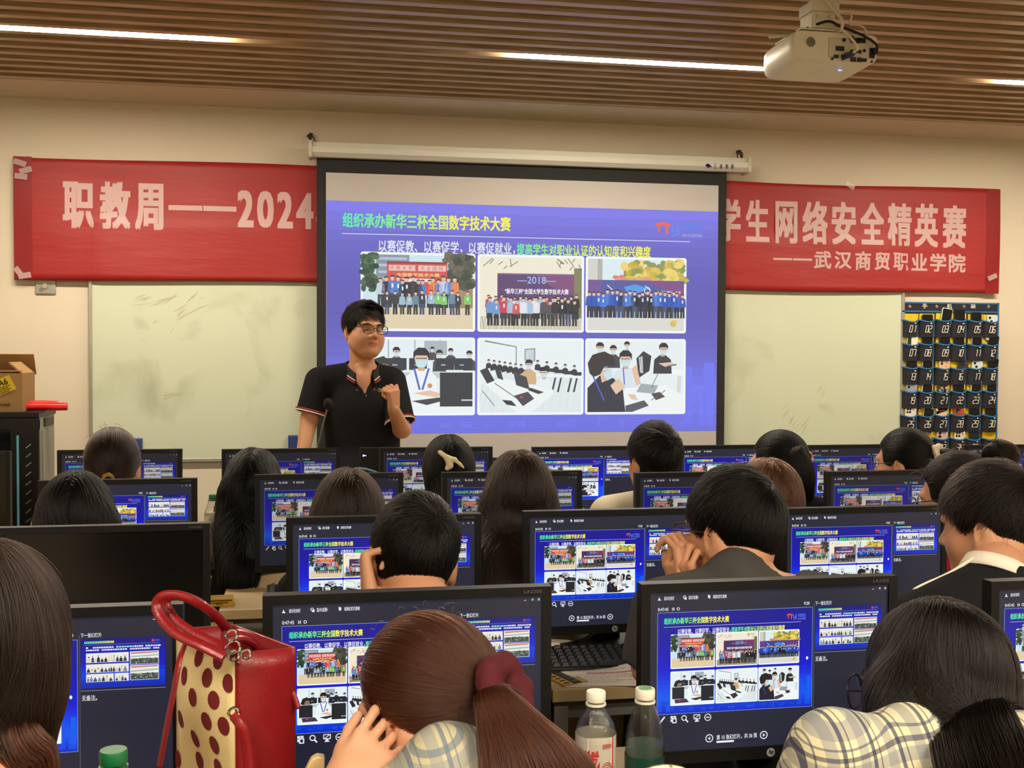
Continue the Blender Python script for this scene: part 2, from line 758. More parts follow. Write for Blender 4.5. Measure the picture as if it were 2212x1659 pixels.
MB().grid(ban_pt, 160, 20).build('cloth', M_red, ban, smooth=180, solid=.002)
for s in (-1, 1):
    x0_ = s * (BW / 2 - .044) - .044
    MB().grid(lambda a, c: Vector((x0_ + .088 * a, ban_y(x0_ + .088 * a, c * BH) - .003, c * BH * .998 + .001)), 6, 20).build('hem', mat('red hem', C(134, 21, 25), .5, var=.1, scale=12), ban, smooth=180)
yb = -.052


def ban_rel(u, v):
    q = at(u, v, WALL)
    return (q.x - b0.x, b0.z - q.z)


art = Art()
INK = (196, 160, 158)


def ban_text(s, u0, v0, u1, v1, bold):
    """fit the characters into the place they take on the cloth"""
    x0, y0 = ban_rel(u0, v0)
    x1, y1 = ban_rel(u1, v1)
    art.text(s, x0 * 1000, y0 * 1000, x1 * 1000, y1 * 1000, INK, bold)


for s, u0, u1, v0, v1 in (('职', 139, 207, 394, 496), ('教', 218, 285, 394, 498), ('周', 294, 356, 398, 500),
                          ('2', 514, 549, 413, 494), ('0', 556, 592, 414, 495), ('2', 599, 633, 416, 496), ('4', 640, 677, 418, 497)):
    ban_text(s, u0, v0, u1, v1, .028 if ord(s) > 255 else .035)
for u0, u1, v in ((366, 439, 450.5), (441, 512, 452.5)):
    x0, y0 = ban_rel(u0, v)
    x1, _ = ban_rel(u1, v)
    art.rect(x0 * 1000, y0 * 1000 - 13, x1 * 1000, y0 * 1000 + 13, INK)
# hidden middle of the banner runs on behind the screen: 年 at the left, 学 at the right are cut by it
ban_text('年', 683, 420, 745, 500, .028)
for s, u0, u1, v0, v1 in (('学', 1540, 1593, 430, 524), ('生', 1605, 1655, 433, 525), ('网', 1669, 1716, 436, 528), ('络', 1728, 1781, 435, 530),
                          ('安', 1790, 1841, 437, 531), ('全', 1851, 1902, 438, 531), ('精', 1911, 1962, 440, 533), ('英', 1970, 2020, 441, 536),
                          ('赛', 2030, 2079, 444, 538)):
    ban_text(s, u0, v0, u1, v1, .024)
for s, u0, u1, v0, v1 in (('武', 1752, 1788, 543, 582), ('汉', 1795, 1831, 544, 582), ('商', 1839, 1872, 544, 585), ('贸', 1881, 1913, 546, 585),
                          ('职', 1921, 1955, 547, 586), ('业', 1962, 1996, 548, 586), ('学', 2003, 2037, 548, 588), ('院', 2043, 2078, 549, 590)):
    ban_text(s, u0, v0, u1, v1, .026)
for u0, u1, v in ((1663, 1704, 560.5), (1706, 1747, 561.5)):
    x0, y0 = ban_rel(u0, v)
    x1, _ = ban_rel(u1, v)
    art.rect(x0 * 1000, y0 * 1000 - 6, x1 * 1000, y0 * 1000 + 6, INK)
me = art.mesh('characters', .001, .001, .0003)
for v_ in me.vertices:
    x_, z_, l_ = v_.co.x - BW / 2, BH + v_.co.y, v_.co.z
    v_.co = (x_, ban_y(x_, z_) - .0022 - l_, z_)
me.update()
link_mesh('characters', me, art_mat('banner paint', 0, .5), ban)
# strips of clear tape at the corners
for u, v, a in ((50, 356, .3), (62, 372, -.3), (52, 385, .1), (48, 590, .9), (60, 597, -.2), (1825, 404, .5), (2130, 600, -.4)):
    q = at(u, v, WALL) - ban.location
    MB().box((q.x, yb - .012, q.z), (.06, .0006, .028), R=rotm('Y', a)).build('tape_strip', mat('clear tape', C(235, 225, 225), .12, var=.02, alpha=.22, spec=.9), ban, smooth=0)

# ------------------------------------------------------------------ projection screen
SY = WALL - .12
s0, s1 = at(684, 338, SY), at(1570, 372, SY)
sb = at(1120, 965, SY)
SWD = s1.x - s0.x
ZT = (s0.z + s1.z) / 2
ZB = .88
scr = thing('projection_screen', 'pull-down projection screen with a black border showing a blue slide', 'projection screen', ((s0.x + s1.x) / 2, SY, ZB))
h0, h1 = at(674, 306, SY - .05), at(1616, 345, SY - .05)
hx0, hx1 = h0.x - scr.location.x, h1.x - scr.location.x
hz0, hz1 = ZT - .004 - ZB, h0.z - .0 - ZB + .0
hz1 = (at(674, 303, SY - .05).z + at(1616, 343, SY - .05).z) / 2 - ZB
prof = [(.05, hz0), (-.035, hz0), (-.06, hz0 + .02), (-.06, hz0 + (hz1 - hz0) * .62), (-.045, hz0 + (hz1 - hz0) * .66), (-.04, hz1), (.05, hz1)]
hs = MB()
n = len(prof)
hs.add([(hx0, y, z) for y, z in prof] + [(hx1, y, z) for y, z in prof],
       [tuple(range(n)), tuple(range(2 * n - 1, n - 1, -1))] + [(i, i + n, (i + 1) % n + n, (i + 1) % n) for i in range(n)])
M_hous = mat('screen housing', C(206, 203, 188), .45, var=.02)
housing = hs.build('housing', M_hous, scr, smooth=30)
for x in (hx0 - .008, hx1 + .008):
    MB().box((x, -.005, (hz0 + hz1) / 2), (.022, .12, hz1 - hz0 + .014)).build('end_cap', mat('end cap plastic', C(198, 192, 172), .5), scr, bevel=.008)
lg = Art()
lg.circ(12, 20, 12, (52, 44, 130), 10, 16)
lg.poly([(-6, 18), (0, 14), (30, 20), (34, 28), (26, 26)], (40, 34, 110))
lg.up()
for i, ch in enumerate('三度银屏'):
    lg.text(ch, 44 + i * 32, 10, 60 + i * 32, 32, (70, 56, 104), .02)
p = at(1525, 343, SY - .06) - scr.location
art_obj('maker_mark', lg, 160, 40, .165, .045, .0004, art_mat('housing print', 0, .5), scr, (p.x, -.0612, hz0 + (hz1 - hz0) * .60))
for x, sgn in ((hx0 + .005, -1), (hx1 - .005, 1)):
    hk = MB()
    hk.tube(catmull([(x, .03, hz1), (x + .01 * sgn, .05, hz1 + .03), (x + .028 * sgn, .09, hz1 + .05), (x + .02 * sgn, .108, hz1 + .062)], 5), .005, 6)
    hk.tube(catmull([(x - .012, .05, hz1 + .01), (x - .018, .05, hz1 + .03), (x, .06, hz1 + .042), (x + .015, .07, hz1 + .02)], 5), .0035, 6)
    hk.box((x + .01 * sgn, .1, hz1 + .06), (.02, .03, .016))
    hk.build('hook', mat('dark hook metal', C(60, 50, 40), .4, .7), scr)
HS = ZT - ZB
bd = .048
MB().box((0, .004, HS / 2), (SWD, .004, HS)).build('fabric', mat('black border cloth', C(30, 30, 30), .8), scr, smooth=0)
MB().box((0, .0008, (HS - bd) / 2 + .04 * 0), (SWD - 2 * bd, .002, HS - bd - .06)).build('matte_surface', mat('white screen cloth', C(180, 174, 171), .85, var=.015, scale=3), scr, smooth=0)
MB().tube([(-SWD / 2 - .01, .004, 0), (SWD / 2 + .01, .004, 0)], .014, 10).build('bottom_bar', mat('black bar', C(25, 25, 25), .4), scr)


# ------------------------------------------------------------------ what the slide shows (used on the wall and on every display)
def people_row(a, rnd, x0, x1, y, h, n, shirt, legs=True, jit=.08, lay0=None):
    """a standing row of small figures: hair, face, shirt, arms, trousers"""
    xs = [x0 + (x1 - x0) * (i + .5) / n + rnd.uniform(-.2, .2) * (x1 - x0) / n for i in range(n)]
    for x in xs:
        hh = h * rnd.uniform(1 - jit, 1 + jit)
        hd = hh * .075
        top = y - hh
        c = shirt(x, rnd)
        w = hh * .125
        pc = rnd.choice(((30, 32, 44), (22, 22, 26), (46, 58, 90), (40, 38, 40)))
        l = a.layer
        if legs:
            a.poly([(x - w * .75, y - hh * .5), (x - w * .8, y), (x - w * .12, y), (x, y - hh * .45), (x + w * .12, y), (x + w * .8, y), (x + w * .75, y - hh * .5)], pc, l)
        a.poly([(x - w, top + hh * .2), (x - w * 1.25, y - hh * .48), (x - w * .8, y - hh * .44), (x + w * .8, y - hh * .44), (x + w * 1.25, y - hh * .48), (x + w, top + hh * .2), (x + w * .3, top + hh * .16), (x - w * .3, top + hh * .16)], c, l + 1)
        a.circ(x, top + hd * 1.15, hd * .85, (222, 178, 150), hd * 1.1, 8, l + 2)
        a.poly([(x - hd, top + hd), (x - hd * .9, top + hd * .2), (x, top - hd * .15), (x + hd * .9, top + hd * .2), (x + hd, top + hd), (x + hd * .5, top + hd * .55), (x - hd * .5, top + hd * .55)], (20, 18, 20), l + 3)
        if rnd.random() < .5:
            a.rect(x - w * .2, top + hh * .25, x + w * .25, top + hh * .38, (235, 235, 240), l + 3)


def blob_tree(a, rnd, x0, y0, x1, y1, cols, n, r):
    for i in range(n):
        a.circ(rnd.uniform(x0, x1), rnd.uniform(y0, y1), r * rnd.uniform(.5, 1.2), rnd.choice(cols), r * rnd.uniform(.4, .9), 7, a.layer + (i % 3))


def masked(a, x, y, s, shirt, tilt=0.0, mask=True):
    """bust of a seated student in a face mask; (x, y) is the chin"""
    l = a.layer
    a.poly([(x - s * 1.05, y + s * 2.1), (x - s * .95, y + s * .6), (x - s * .35, y + s * .12), (x + s * .35, y + s * .12), (x + s * .95, y + s * .6), (x + s * 1.05, y + s * 2.1)], shirt, l)
    a.poly([(x - s * .2, y - s * .1), (x - s * .22, y + s * .25), (x + s * .22, y + s * .25), (x + s * .2, y - s * .1)], (206, 160, 132), l + 1)
    a.circ(x + tilt * s, y - s * .5, s * .42, (226, 182, 152), s * .55, 14, l + 2)
    a.poly([(x - s * .52 + tilt * s, y - s * .45), (x - s * .5 + tilt * s, y - s * .95), (x - s * .2 + tilt * s, y - s * 1.22), (x + s * .25 + tilt * s, y - s * 1.2), (x + s * .52 + tilt * s, y - s * .9), (x + s * .5 + tilt * s, y - s * .45), (x + s * .36 + tilt * s, y - s * .72), (x - s * .36 + tilt * s, y - s * .72)], (24, 20, 22), l + 3)
    if mask:
        a.poly([(x - s * .36 + tilt * s, y - s * .42), (x + s * .36 + tilt * s, y - s * .42), (x + s * .3 + tilt * s, y - s * .02), (x + tilt * s, y + s * .06), (x - s * .3 + tilt * s, y - s * .02)], (188, 226, 236), l + 4)
        a.line(x - s * .35 + tilt * s, y - s * .54, x + s * .35 + tilt * s, y - s * .54, s * .05, (30, 26, 30), l + 4)


def photo1(a, R):
    a.rect(0, 0, 433, 287, (200, 226, 240)); a.up()
    a.poly([(50, 0), (50, 120), (180, 90), (180, 0)], (120, 132, 150)); a.up()
    for i in range(4):
        a.rect(60, 10 + i * 26, 170, 20 + i * 26, (170, 186, 200))
    a.rect(0, 205, 433, 287, (224, 204, 164))
    a.up()
    blob_tree(a, R, 0, 0, 50, 140, ((40, 70, 40), (60, 90, 50), (30, 50, 34)), 40, 20)
    blob_tree(a, R, 330, 0, 433, 130, ((58, 66, 50), (40, 48, 40), (90, 84, 64)), 60, 24)
    a.rect(350, 110, 433, 205, (150, 120, 84)); a.up(3)
    a.rect(92, 26, 330, 120, (206, 62, 56)); a.up()
    a.rect(92, 26, 330, 34, (120, 40, 40))
    a.rect(100, 40, 205, 62, (236, 190, 180)); a.rect(215, 40, 325, 62, (236, 190, 180)); a.up()
    for i in range(9):
        a.text('杯赛大学技术全国网'[i], 104 + i * 24, 43, 120 + i * 24, 59, (190, 60, 60))
    a.text('全国数字技术大赛', 130, 70, 300, 84, (250, 214, 120), .02)
    a.rect(150, 92, 270, 104, (250, 232, 224)); a.up()
    cs = ((190, 204, 224), (60, 110, 190), (206, 60, 50), (40, 40, 48), (70, 120, 200), (230, 120, 60), (30, 30, 40))
    people_row(a, R, 60, 370, 205, 118, 15, lambda x, r: r.choice(cs)); a.up(4)
    people_row(a, R, 80, 420, 232, 92, 12, lambda x, r: r.choice(((150, 180, 200), (40, 40, 44), (110, 200, 80), (90, 120, 140), (30, 32, 40)))); a.up(4)


def photo2(a, R):
    a.rect(0, 0, 417, 287, (240, 232, 206)); a.rect(0, 235, 417, 287, (96, 84, 66)); a.up()
    for i in range(16):
        x = R.choice((R.uniform(0, 150), R.uniform(310, 417)))
        a.line(x, R.uniform(0, 40), x + R.uniform(-40, 40), R.uniform(0, 50), 3, (96, 88, 54))
    a.rect(385, 40, 417, 240, (110, 110, 70)); a.up()
    a.rect(70, 64, 385, 200, (72, 44, 92)); a.rect(70, 64, 385, 70, (130, 96, 150)); a.up()
    a.poly([(225, 70), (385, 70), (385, 150), (300, 120)], (112, 54, 104)); a.up()
    a.text('—2018—', 150, 76, 310, 104, (150, 180, 250), .01)
    a.text('“新华三杯”全国大学生数字技术大赛', 100, 124, 362, 146, (244, 244, 250), .02); a.up()

    def sh(x, r):
        return r.choice(((206, 36, 44), (196, 44, 50), (90, 140, 200))) if x < 120 else (r.choice(((226, 226, 230), (60, 60, 66), (206, 60, 60), (150, 186, 214))) if x < 300 else (28, 26, 30))
    people_row(a, R, 20, 410, 244, 92, 15, sh); a.up(4)
    people_row(a, R, 30, 405, 272, 108, 14, sh); a.up(4)


def photo3(a, R):
    a.rect(0, 0, 408, 287, (216, 236, 246)); a.rect(0, 222, 408, 287, (218, 208, 190)); a.up()
    a.rect(0, 0, 60, 90, (206, 206, 196)); a.rect(40, 0, 60, 90, (150, 150, 140)); a.up()
    blob_tree(a, R, 150, 10, 408, 85, ((222, 186, 60), (196, 160, 50), (120, 140, 60), (240, 210, 100)), 90, 22)
    blob_tree(a, R, 110, 70, 320, 92, ((220, 110, 96), (232, 140, 110)), 40, 14); a.up(3)
    a.rect(0, 84, 408, 210, (62, 66, 150)); a.up()
    a.poly([(250, 86), (408, 90), (408, 180), (340, 130)], (110, 54, 120))
    a.poly([(0, 84), (60, 84), (40, 180), (0, 190)], (96, 60, 140)); a.up()
    a.poly([(150, 112), (200, 100), (260, 118), (220, 132), (170, 138)], (60, 140, 230))
    a.line(80, 104, 110, 130, 4, (226, 230, 250)); a.ring(250, 124, 14, 3, (230, 236, 250)); a.line(240, 104, 262, 124, 3, (230, 236, 250)); a.up()
    a.text('大学生数字技术', 290, 124, 395, 138, (210, 214, 240), .01); a.up()

    def sh(x, r):
        return r.choice(((40, 84, 200), (52, 104, 214), (34, 66, 170))) if x < 130 or x > 300 else r.choice(((26, 26, 32), (36, 40, 60), (60, 110, 210)))
    people_row(a, R, 0, 408, 236, 106, 22, sh); a.up(4)
    a.circ(362, 258, 14, (214, 180, 70)); a.circ(372, 250, 9, (226, 200, 110)); a.up()


def photo4(a, R):
    a.rect(0, 0, 433, 287, (226, 240, 244)); a.up()
    for x in (96, 200, 300):
        a.rect(x, 0, x + 5, 70, (150, 170, 180))
    a.rect(240, 4, 330, 60, (160, 172, 182)); a.up()
    for x, y, s in ((130, 62, 28), (300, 70, 26), (345, 56, 20), (420, 70, 24), (272, 46, 16)):
        masked(a, x, y, s, (50, 52, 60))
    a.up(5)
    for x, w in ((90, 80), (180, 70), (285, 74), (360, 70)):
        a.rect(x, 72, x + w, 118, (30, 34, 40)); a.rect(x + w * .3, 96, x + w * .55, 101, (190, 200, 230))
    a.up()
    a.poly([(20, 120), (40, 76), (80, 64), (110, 90), (120, 122), (70, 140)], (36, 30, 30))
    a.circ(82, 116, 24, (226, 190, 160)); a.up()
    a.rect(0, 128, 433, 150, (190, 196, 196)); a.up()
    masked(a, 228, 106, 62, (238, 246, 248)); a.up(5)
    a.line(200, 112, 222, 196, 8, (66, 80, 190)); a.line(258, 112, 232, 196, 8, (66, 80, 190))
    a.circ(262, 180, 10, (200, 130, 80)); a.up()
    a.poly([(150, 236), (150, 214), (300, 214), (433, 250), (433, 287), (150, 287)], (236, 246, 246)); a.up()
    a.poly([(196, 210), (262, 198), (310, 212), (290, 226)], (226, 186, 156))
    a.poly([(190, 240), (300, 226), (320, 238), (250, 256)], (40, 42, 48)); a.up()
    a.rect(8, 132, 130, 236, (34, 36, 42)); a.rect(302, 128, 433, 262, (30, 32, 38)); a.up()
    a.rect(388, 234, 433, 240, (190, 200, 200))
    a.poly([(30, 240), (150, 236), (180, 270), (40, 274)], (70, 50, 70)); a.rect(70, 244, 96, 256, (206, 60, 120)); a.rect(110, 250, 130, 258, (60, 90, 220)); a.up()


def photo5(a, R):
    a.rect(0, 0, 417, 287, (232, 242, 244)); a.poly([(0, 287), (0, 180), (90, 120), (417, 130), (417, 287)], (196, 206, 204)); a.up()
    a.poly([(20, 0), (150, 24), (150, 28), (20, 6)], (110, 120, 120)); a.rect(146, 24, 150, 90, (110, 120, 120))
    a.poly([(182, 34), (226, 30), (226, 84), (182, 80)], (120, 130, 134)); a.poly([(186, 38), (222, 35), (222, 80), (186, 76)], (222, 236, 238)); a.up()
    for i in range(7):
        x = 36 + i * 22
        masked(a, x, 88 + i * 3.2, 11, (34, 34, 40))
        a.poly([(x + 4, 100 + i * 3), (x + 30, 96 + i * 3), (x + 32, 116 + i * 3), (x + 8, 122 + i * 3)], (32, 34, 40), a.layer + 5)
    for i in range(5):
        x = 236 + i * 38
        masked(a, x, 92 + i * 5, 12, (32, 32, 38))
        a.rect(x - 4, 106 + i * 5, x + 30, 120 + i * 5, (30, 32, 38), a.layer + 5)
    a.up(6)
    a.poly([(230, 132), (417, 142), (417, 152), (230, 142)], (240, 246, 246))
    for x in (306, 330, 372, 396):
        a.poly([(x, 148), (x + 7, 148), (x - 6, 206), (x - 14, 206)], (36, 36, 42))
    a.up()
    masked(a, 200, 112, 30, (206, 166, 110)); a.up(5)
    masked(a, 262, 146, 34, (230, 240, 244), mask=True); a.up(5)
    a.poly([(20, 172), (90, 150), (300, 196), (300, 214), (210, 287), (150, 287)], (238, 246, 244)); a.up()
    a.poly([(0, 120), (30, 108), (60, 160), (30, 172)], (34, 36, 42)); a.poly([(60, 112), (84, 118), (96, 158), (72, 150)], (40, 42, 50))
    a.poly([(136, 124), (190, 146), (204, 196), (148, 178)], (44, 44, 50)); a.poly([(206, 188), (262, 206), (240, 214), (196, 198)], (36, 38, 44)); a.up()
    a.poly([(140, 220), (196, 204), (222, 232), (176, 262)], (54, 44, 54)); a.rect(164, 222, 176, 230, (196, 70, 90)); a.up()
    a.line(60, 170, 150, 230, 3, (60, 60, 70)); a.line(10, 200, 60, 260, 3, (90, 100, 100)); a.poly([(90, 236), (130, 240), (150, 262), (110, 256)], (30, 30, 36)); a.up()


def photo6(a, R):
    a.rect(0, 0, 408, 287, (230, 240, 242)); a.up()
    a.poly([(290, 110), (408, 118), (408, 140), (290, 128)], (244, 248, 248)); a.poly([(384, 140), (400, 140), (392, 287), (374, 287)], (206, 214, 216)); a.up()
    masked(a, 52, 44, 32, (120, 150, 200)); masked(a, 108, 50, 28, (40, 42, 52)); masked(a, 166, 30, 24, (220, 226, 230)); a.up(5)
    a.poly([(206, 70), (236, 40), (270, 60), (262, 120), (216, 150)], (30, 30, 36)); a.poly([(216, 66), (232, 60), (236, 130), (222, 128)], (222, 226, 230)); a.up()
    masked(a, 318, 52, 38, (34, 34, 40), .1); a.up(5)
    a.poly([(300, 90), (360, 84), (366, 94), (330, 104)], (226, 186, 156)); a.poly([(330, 96), (380, 92), (376, 98), (336, 102)], (70, 80, 90)); a.up()
    masked(a, 160, 100, 52, (214, 226, 236)); a.up(5)
    a.poly([(186, 112), (206, 96), (226, 172), (206, 182)], (226, 182, 150)); a.line(150, 108, 156, 176, 5, (66, 84, 190)); a.up()
    a.poly([(160, 190), (330, 178), (408, 220), (408, 287), (120, 287)], (240, 246, 246)); a.up()
    a.poly([(206, 206), (282, 214), (300, 180), (226, 172)], (150, 160, 170)); a.poly([(160, 262), (240, 240), (260, 262), (190, 287), (160, 287)], (60, 66, 76)); a.up()
    a.poly([(270, 214), (306, 206), (330, 226), (290, 240)], (60, 52, 50)); a.line(270, 240, 330, 200, 3, (70, 70, 76)); a.line(300, 128, 270, 190, 3, (90, 96, 100)); a.up()
    a.poly([(0, 287), (0, 190), (50, 140), (110, 150), (150, 200), (160, 287)], (28, 28, 40)); a.up()
    a.poly([(50, 120), (94, 112), (104, 150), (60, 168)], (224, 178, 148)); a.up()
    a.poly([(8, 130), (0, 90), (20, 56), (70, 42), (108, 60), (116, 96), (92, 100), (70, 104), (52, 136), (24, 146)], (32, 26, 26)); a.up()
    a.poly([(64, 130), (100, 112), (106, 146), (84, 160)], (190, 226, 236)); a.poly([(96, 180), (130, 150), (160, 186), (120, 216)], (226, 190, 156)); a.line(22, 140, 70, 240, 6, (60, 66, 190)); a.up()
    a.poly([(170, 214), (200, 216), (214, 240), (186, 236)], (226, 186, 156)); a.up()


PHOTOS = [(photo1, 142, 203, 575, 490), (photo2, 604, 203, 1021, 490), (photo3, 1047, 203, 1455, 490),
          (photo4, 142, 533, 575, 820), (photo5, 604, 533, 1021, 820), (photo6, 1047, 533, 1455, 820)]


def grad(x0, x1, cols):
    def f(x):
        t = max(0, min(.999, (x - x0) / (x1 - x0))) * (len(cols) - 1)
        i = int(t)
        t -= i
        return tuple(cols[i][k] * (1 - t) + cols[i + 1][k] * t for k in range(3))
    return f


def draw_slide(a, bg, fine=True):
    """1600 x 900"""
    sx, sy, ox, oy = a.T

    def sub(x0, y0, x1, y1, w, h):
        a.T = (sx * (x1 - x0) / w, sy * (y1 - y0) / h, ox + sx * x0, oy + sy * y0)
    n = 24
    for i in range(n):
        a.rect(0, 900 * i / n, 1600, 900 * (i + 1) / n, bg(i / (n - 1)))
    a.up()
    R = random.Random(5)
    for i in range(34):
        x = R.uniform(0, 1545)
        w = R.uniform(14, 50)
        a.rect(x, 900 - R.uniform(40, 150) * (1.9 if abs(x - 800) > 640 else .45), x + w, 878, bg(.86 + R.uniform(-.06, .06)))
    a.up()
    for i in range(10):
        y = 838 + i * 6
        a.rect(0, y, 1600, y + 2, bg(.97 if i % 2 else .7))
    a.up()
    a.text('组织承办新华三杯全国数字技术大赛', 62, 44, 727, 102, grad(62, 727, ((60, 230, 170), (110, 240, 120), (240, 236, 70), (250, 240, 60))), .022)
    a.rect(60, 124, 1480, 127, (206, 214, 246))
    a.poly([(1330, 56), (1362, 48), (1394, 56), (1394, 66), (1384, 64), (1384, 96), (1374, 100), (1374, 64), (1356, 62), (1350, 62), (1350, 92), (1340, 88), (1340, 64), (1330, 64)], (236, 80, 50))
    a.poly([(1398, 60), (1408, 58), (1408, 80), (1424, 76), (1424, 56), (1434, 54), (1434, 98), (1402, 108), (1402, 98), (1424, 92), (1424, 86), (1398, 90)], (80, 110, 236))
    a.text('华育智远', 1446, 50, 1530, 88, (70, 104, 232), .02)
    a.text('HUA YU ZHIYUAN', 1446, 94, 1530, 106, (170, 180, 236))
    a.text('以赛促教、以赛促学，以赛促就业，', 202, 146, 745, 194, (240, 244, 255), .008)
    a.text('提高学生对职业认证的认知度和兴趣度', 752, 148, 1311, 194, grad(752, 1311, ((80, 236, 150), (200, 240, 90), (250, 240, 60))), .018)
    a.up()
    L0 = a.layer
    top = L0
    for fn, x0, y0, x1, y1 in PHOTOS:
        a.layer = L0
        a.rrect(x0 - 10, y0 - 10, x1 + 10, y1 + 10, 10, (242, 250, 250))
        a.up()
        sub(x0, y0, x1, y1, {142: 433, 604: 417, 1047: 408}[x0], 287)
        fn(a, random.Random(x0 + y0))
        a.T = (sx, sy, ox, oy)
        top = max(top, a.layer)
    a.layer = top + 1


# projected on the wall: washed out by the room light
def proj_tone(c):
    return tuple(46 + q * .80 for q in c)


def proj_bg(t):
    r = grad(0, 1, ((104, 100, 232), (82, 78, 190), (72, 66, 172), (72, 66, 172), (82, 80, 196), (92, 100, 246), (84, 88, 220)))
    return r(t)


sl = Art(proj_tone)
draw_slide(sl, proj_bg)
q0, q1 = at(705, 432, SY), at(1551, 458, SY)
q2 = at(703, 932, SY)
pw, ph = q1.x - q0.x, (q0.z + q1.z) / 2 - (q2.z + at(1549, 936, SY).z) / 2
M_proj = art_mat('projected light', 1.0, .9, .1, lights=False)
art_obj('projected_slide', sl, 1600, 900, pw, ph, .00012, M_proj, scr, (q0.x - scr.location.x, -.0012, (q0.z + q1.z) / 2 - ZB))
# ------------------------------------------------------------------ hanging phone organiser on the wall
M_navy = mat('navy fabric', C(36, 36, 44), .85, var=.12, scale=60, bump=.2)
M_blue = mat('blue piping', C(36, 104, 158), .7)
M_yel = mat('yellow fabric', C(222, 186, 28), .8, bump=.2)
OY = WALL - .02
o0, o1 = at(1948, 652, OY), at(2157, 653, OY)
OWD = o1.x - o0.x
# text centre of "01" and "25" and "06" set the grid
g01, g06, g25 = at(1966, 711, OY), at(2139, 709, OY), at(1966, 916, OY)
PX, PZ = (g06.x - g01.x) / 5, (g01.z - g25.z) / 4
org_b = g01.z - PZ * 5 - .1
org = thing('phone_organizer', 'navy hanging wall organizer with blue edging and numbered phone pockets', 'phone organizer', ((o0.x + o1.x) / 2, OY, org_b))
OH = o0.z - org_b
MB().box((0, 0, OH / 2), (OWD, .006, OH)).build('backing', M_navy, org, smooth=0)
ed = MB()
for s in (-1, 1):
    ed.box((s * (OWD / 2 - .004), -.002, OH / 2), (.01, .01, OH))
ed.box((0, -.002, OH - .004), (OWD, .01, .009))
ed.box((0, -.005, OH - .055), (OWD, .006, .009))
ed.build('edging', M_blue, org, smooth=0)
ey = MB()
for u in (1964, 2022, 2081, 2134):
    q = at(u, 662, OY) - org.location
    ey.cyl((q.x, -.003, q.z), (q.x, -.008, q.z), .009, n=12)
ey.build('eyelets', mat('eyelet metal', C(200, 190, 170), .3, .8), org)
ha = Art()
for ch, u in (('手', 1997), ('机', 2050), ('袋', 2101)):
    q = at(u, 661, OY) - org.location
    ha.text(ch, q.x * 1000 - 16, -q.z * 1000 - 15, q.x * 1000 + 16, -q.z * 1000 + 15, (226, 222, 214), .012)
art_obj('heading', ha, 1000, 1000, 1, 1, .001, art_mat('fabric print', 0, .8), org, (0, -.0045, 0))
SEG = {'0': 'abcdef', '1': 'bc', '2': 'abged', '3': 'abgcd', '4': 'fgbc', '5': 'afgcd', '6': 'afgedc', '7': 'abc', '8': 'abcdefg', '9': 'gfabcd'}


def digits(a, s, x, y, w, h, col):
    """slim slanted block numerals"""
    t = h * .1
    for i, ch in enumerate(s):
        ox = x + i * w * 1.35
        P = {'a': ((0, 0), (w, 0)), 'b': ((w, 0), (w, h / 2)), 'c': ((w, h / 2), (w, h)), 'd': ((0, h), (w, h)), 'e': ((0, h / 2), (0, h)), 'f': ((0, 0), (0, h / 2)), 'g': ((0, h / 2), (w, h / 2))}
        for sgm in SEG[ch]:
            (xa, ya), (xb, yb_) = P[sgm]
            sh = lambda yy: .22 * (h - yy)
            a.line(ox + xa + sh(ya), y + ya, ox + xb + sh(yb_), y + yb_, t, col)
        if ch == '1':
            a.line(ox + w + .22 * h, y, ox + w * .6 + .2 * h, y + h * .1, t, col)


PW, PHT = PX * .97, PZ * .70
pocket_top = {}
M_print = art_mat('fabric print', 0, .8)
for r in range(6):
    for c in range(6):
        num = r * 6 + c + 1
        cx = g01.x + PX * c - org.location.x + .004 * math.sin(num * 3)
        cz = g01.z - PZ * r - org_b
        zt = cz + PZ * .40 + .003 * math.sin(num * 5)
        zb = cz - PZ * .33
        x0, x1 = cx - PW / 2 - .006, cx + PW / 2 - .006

        def pp(a, q, x0=x0, x1=x1, zt=zt, zb=zb):
            bul = .004 + (.024 + .012 * q) * (math.sin(a * PI) ** .4)
            sag = -.012 * math.sin(a * PI) * q ** 3
            return Vector((x0 + (x1 - x0) * a, -bul, zb + (zt - zb) * q + sag))
        pk = MB().grid(pp, 10, 6)
        po = pk.build('pocket', M_navy, org, smooth=180)
        po['label'] = 'pocket numbered %02d' % num
        rim = MB()
        rim.tube([pp(i / 10, 1.0) for i in range(11)], .0052, 6)
        rim.tube([pp(1.0, i / 4) + Vector((.003, .002, 0)) for i in range(5)], .005, 6)
        rim.build('rim', M_blue, po)
        ra = Art()
        digits(ra, '%02d' % num, -29, -20, 15, 38, (226, 222, 212))
        ra.poly([(2, -36), (12, -39), (15, -34), (8, -30)], (220, 216, 210))
        art_obj('number_print', ra, 1000, 1000, 1, 1, .001, M_print, po, (cx, -.0405, cz))
        yq = MB().box((cx, -.0042, zt + PZ * .10), (PX * .92, .002, PZ * .33))
        yq.build('lining', M_yel, po, smooth=0)
        pocket_top[num] = (cx + org.location.x, zt + org_b)

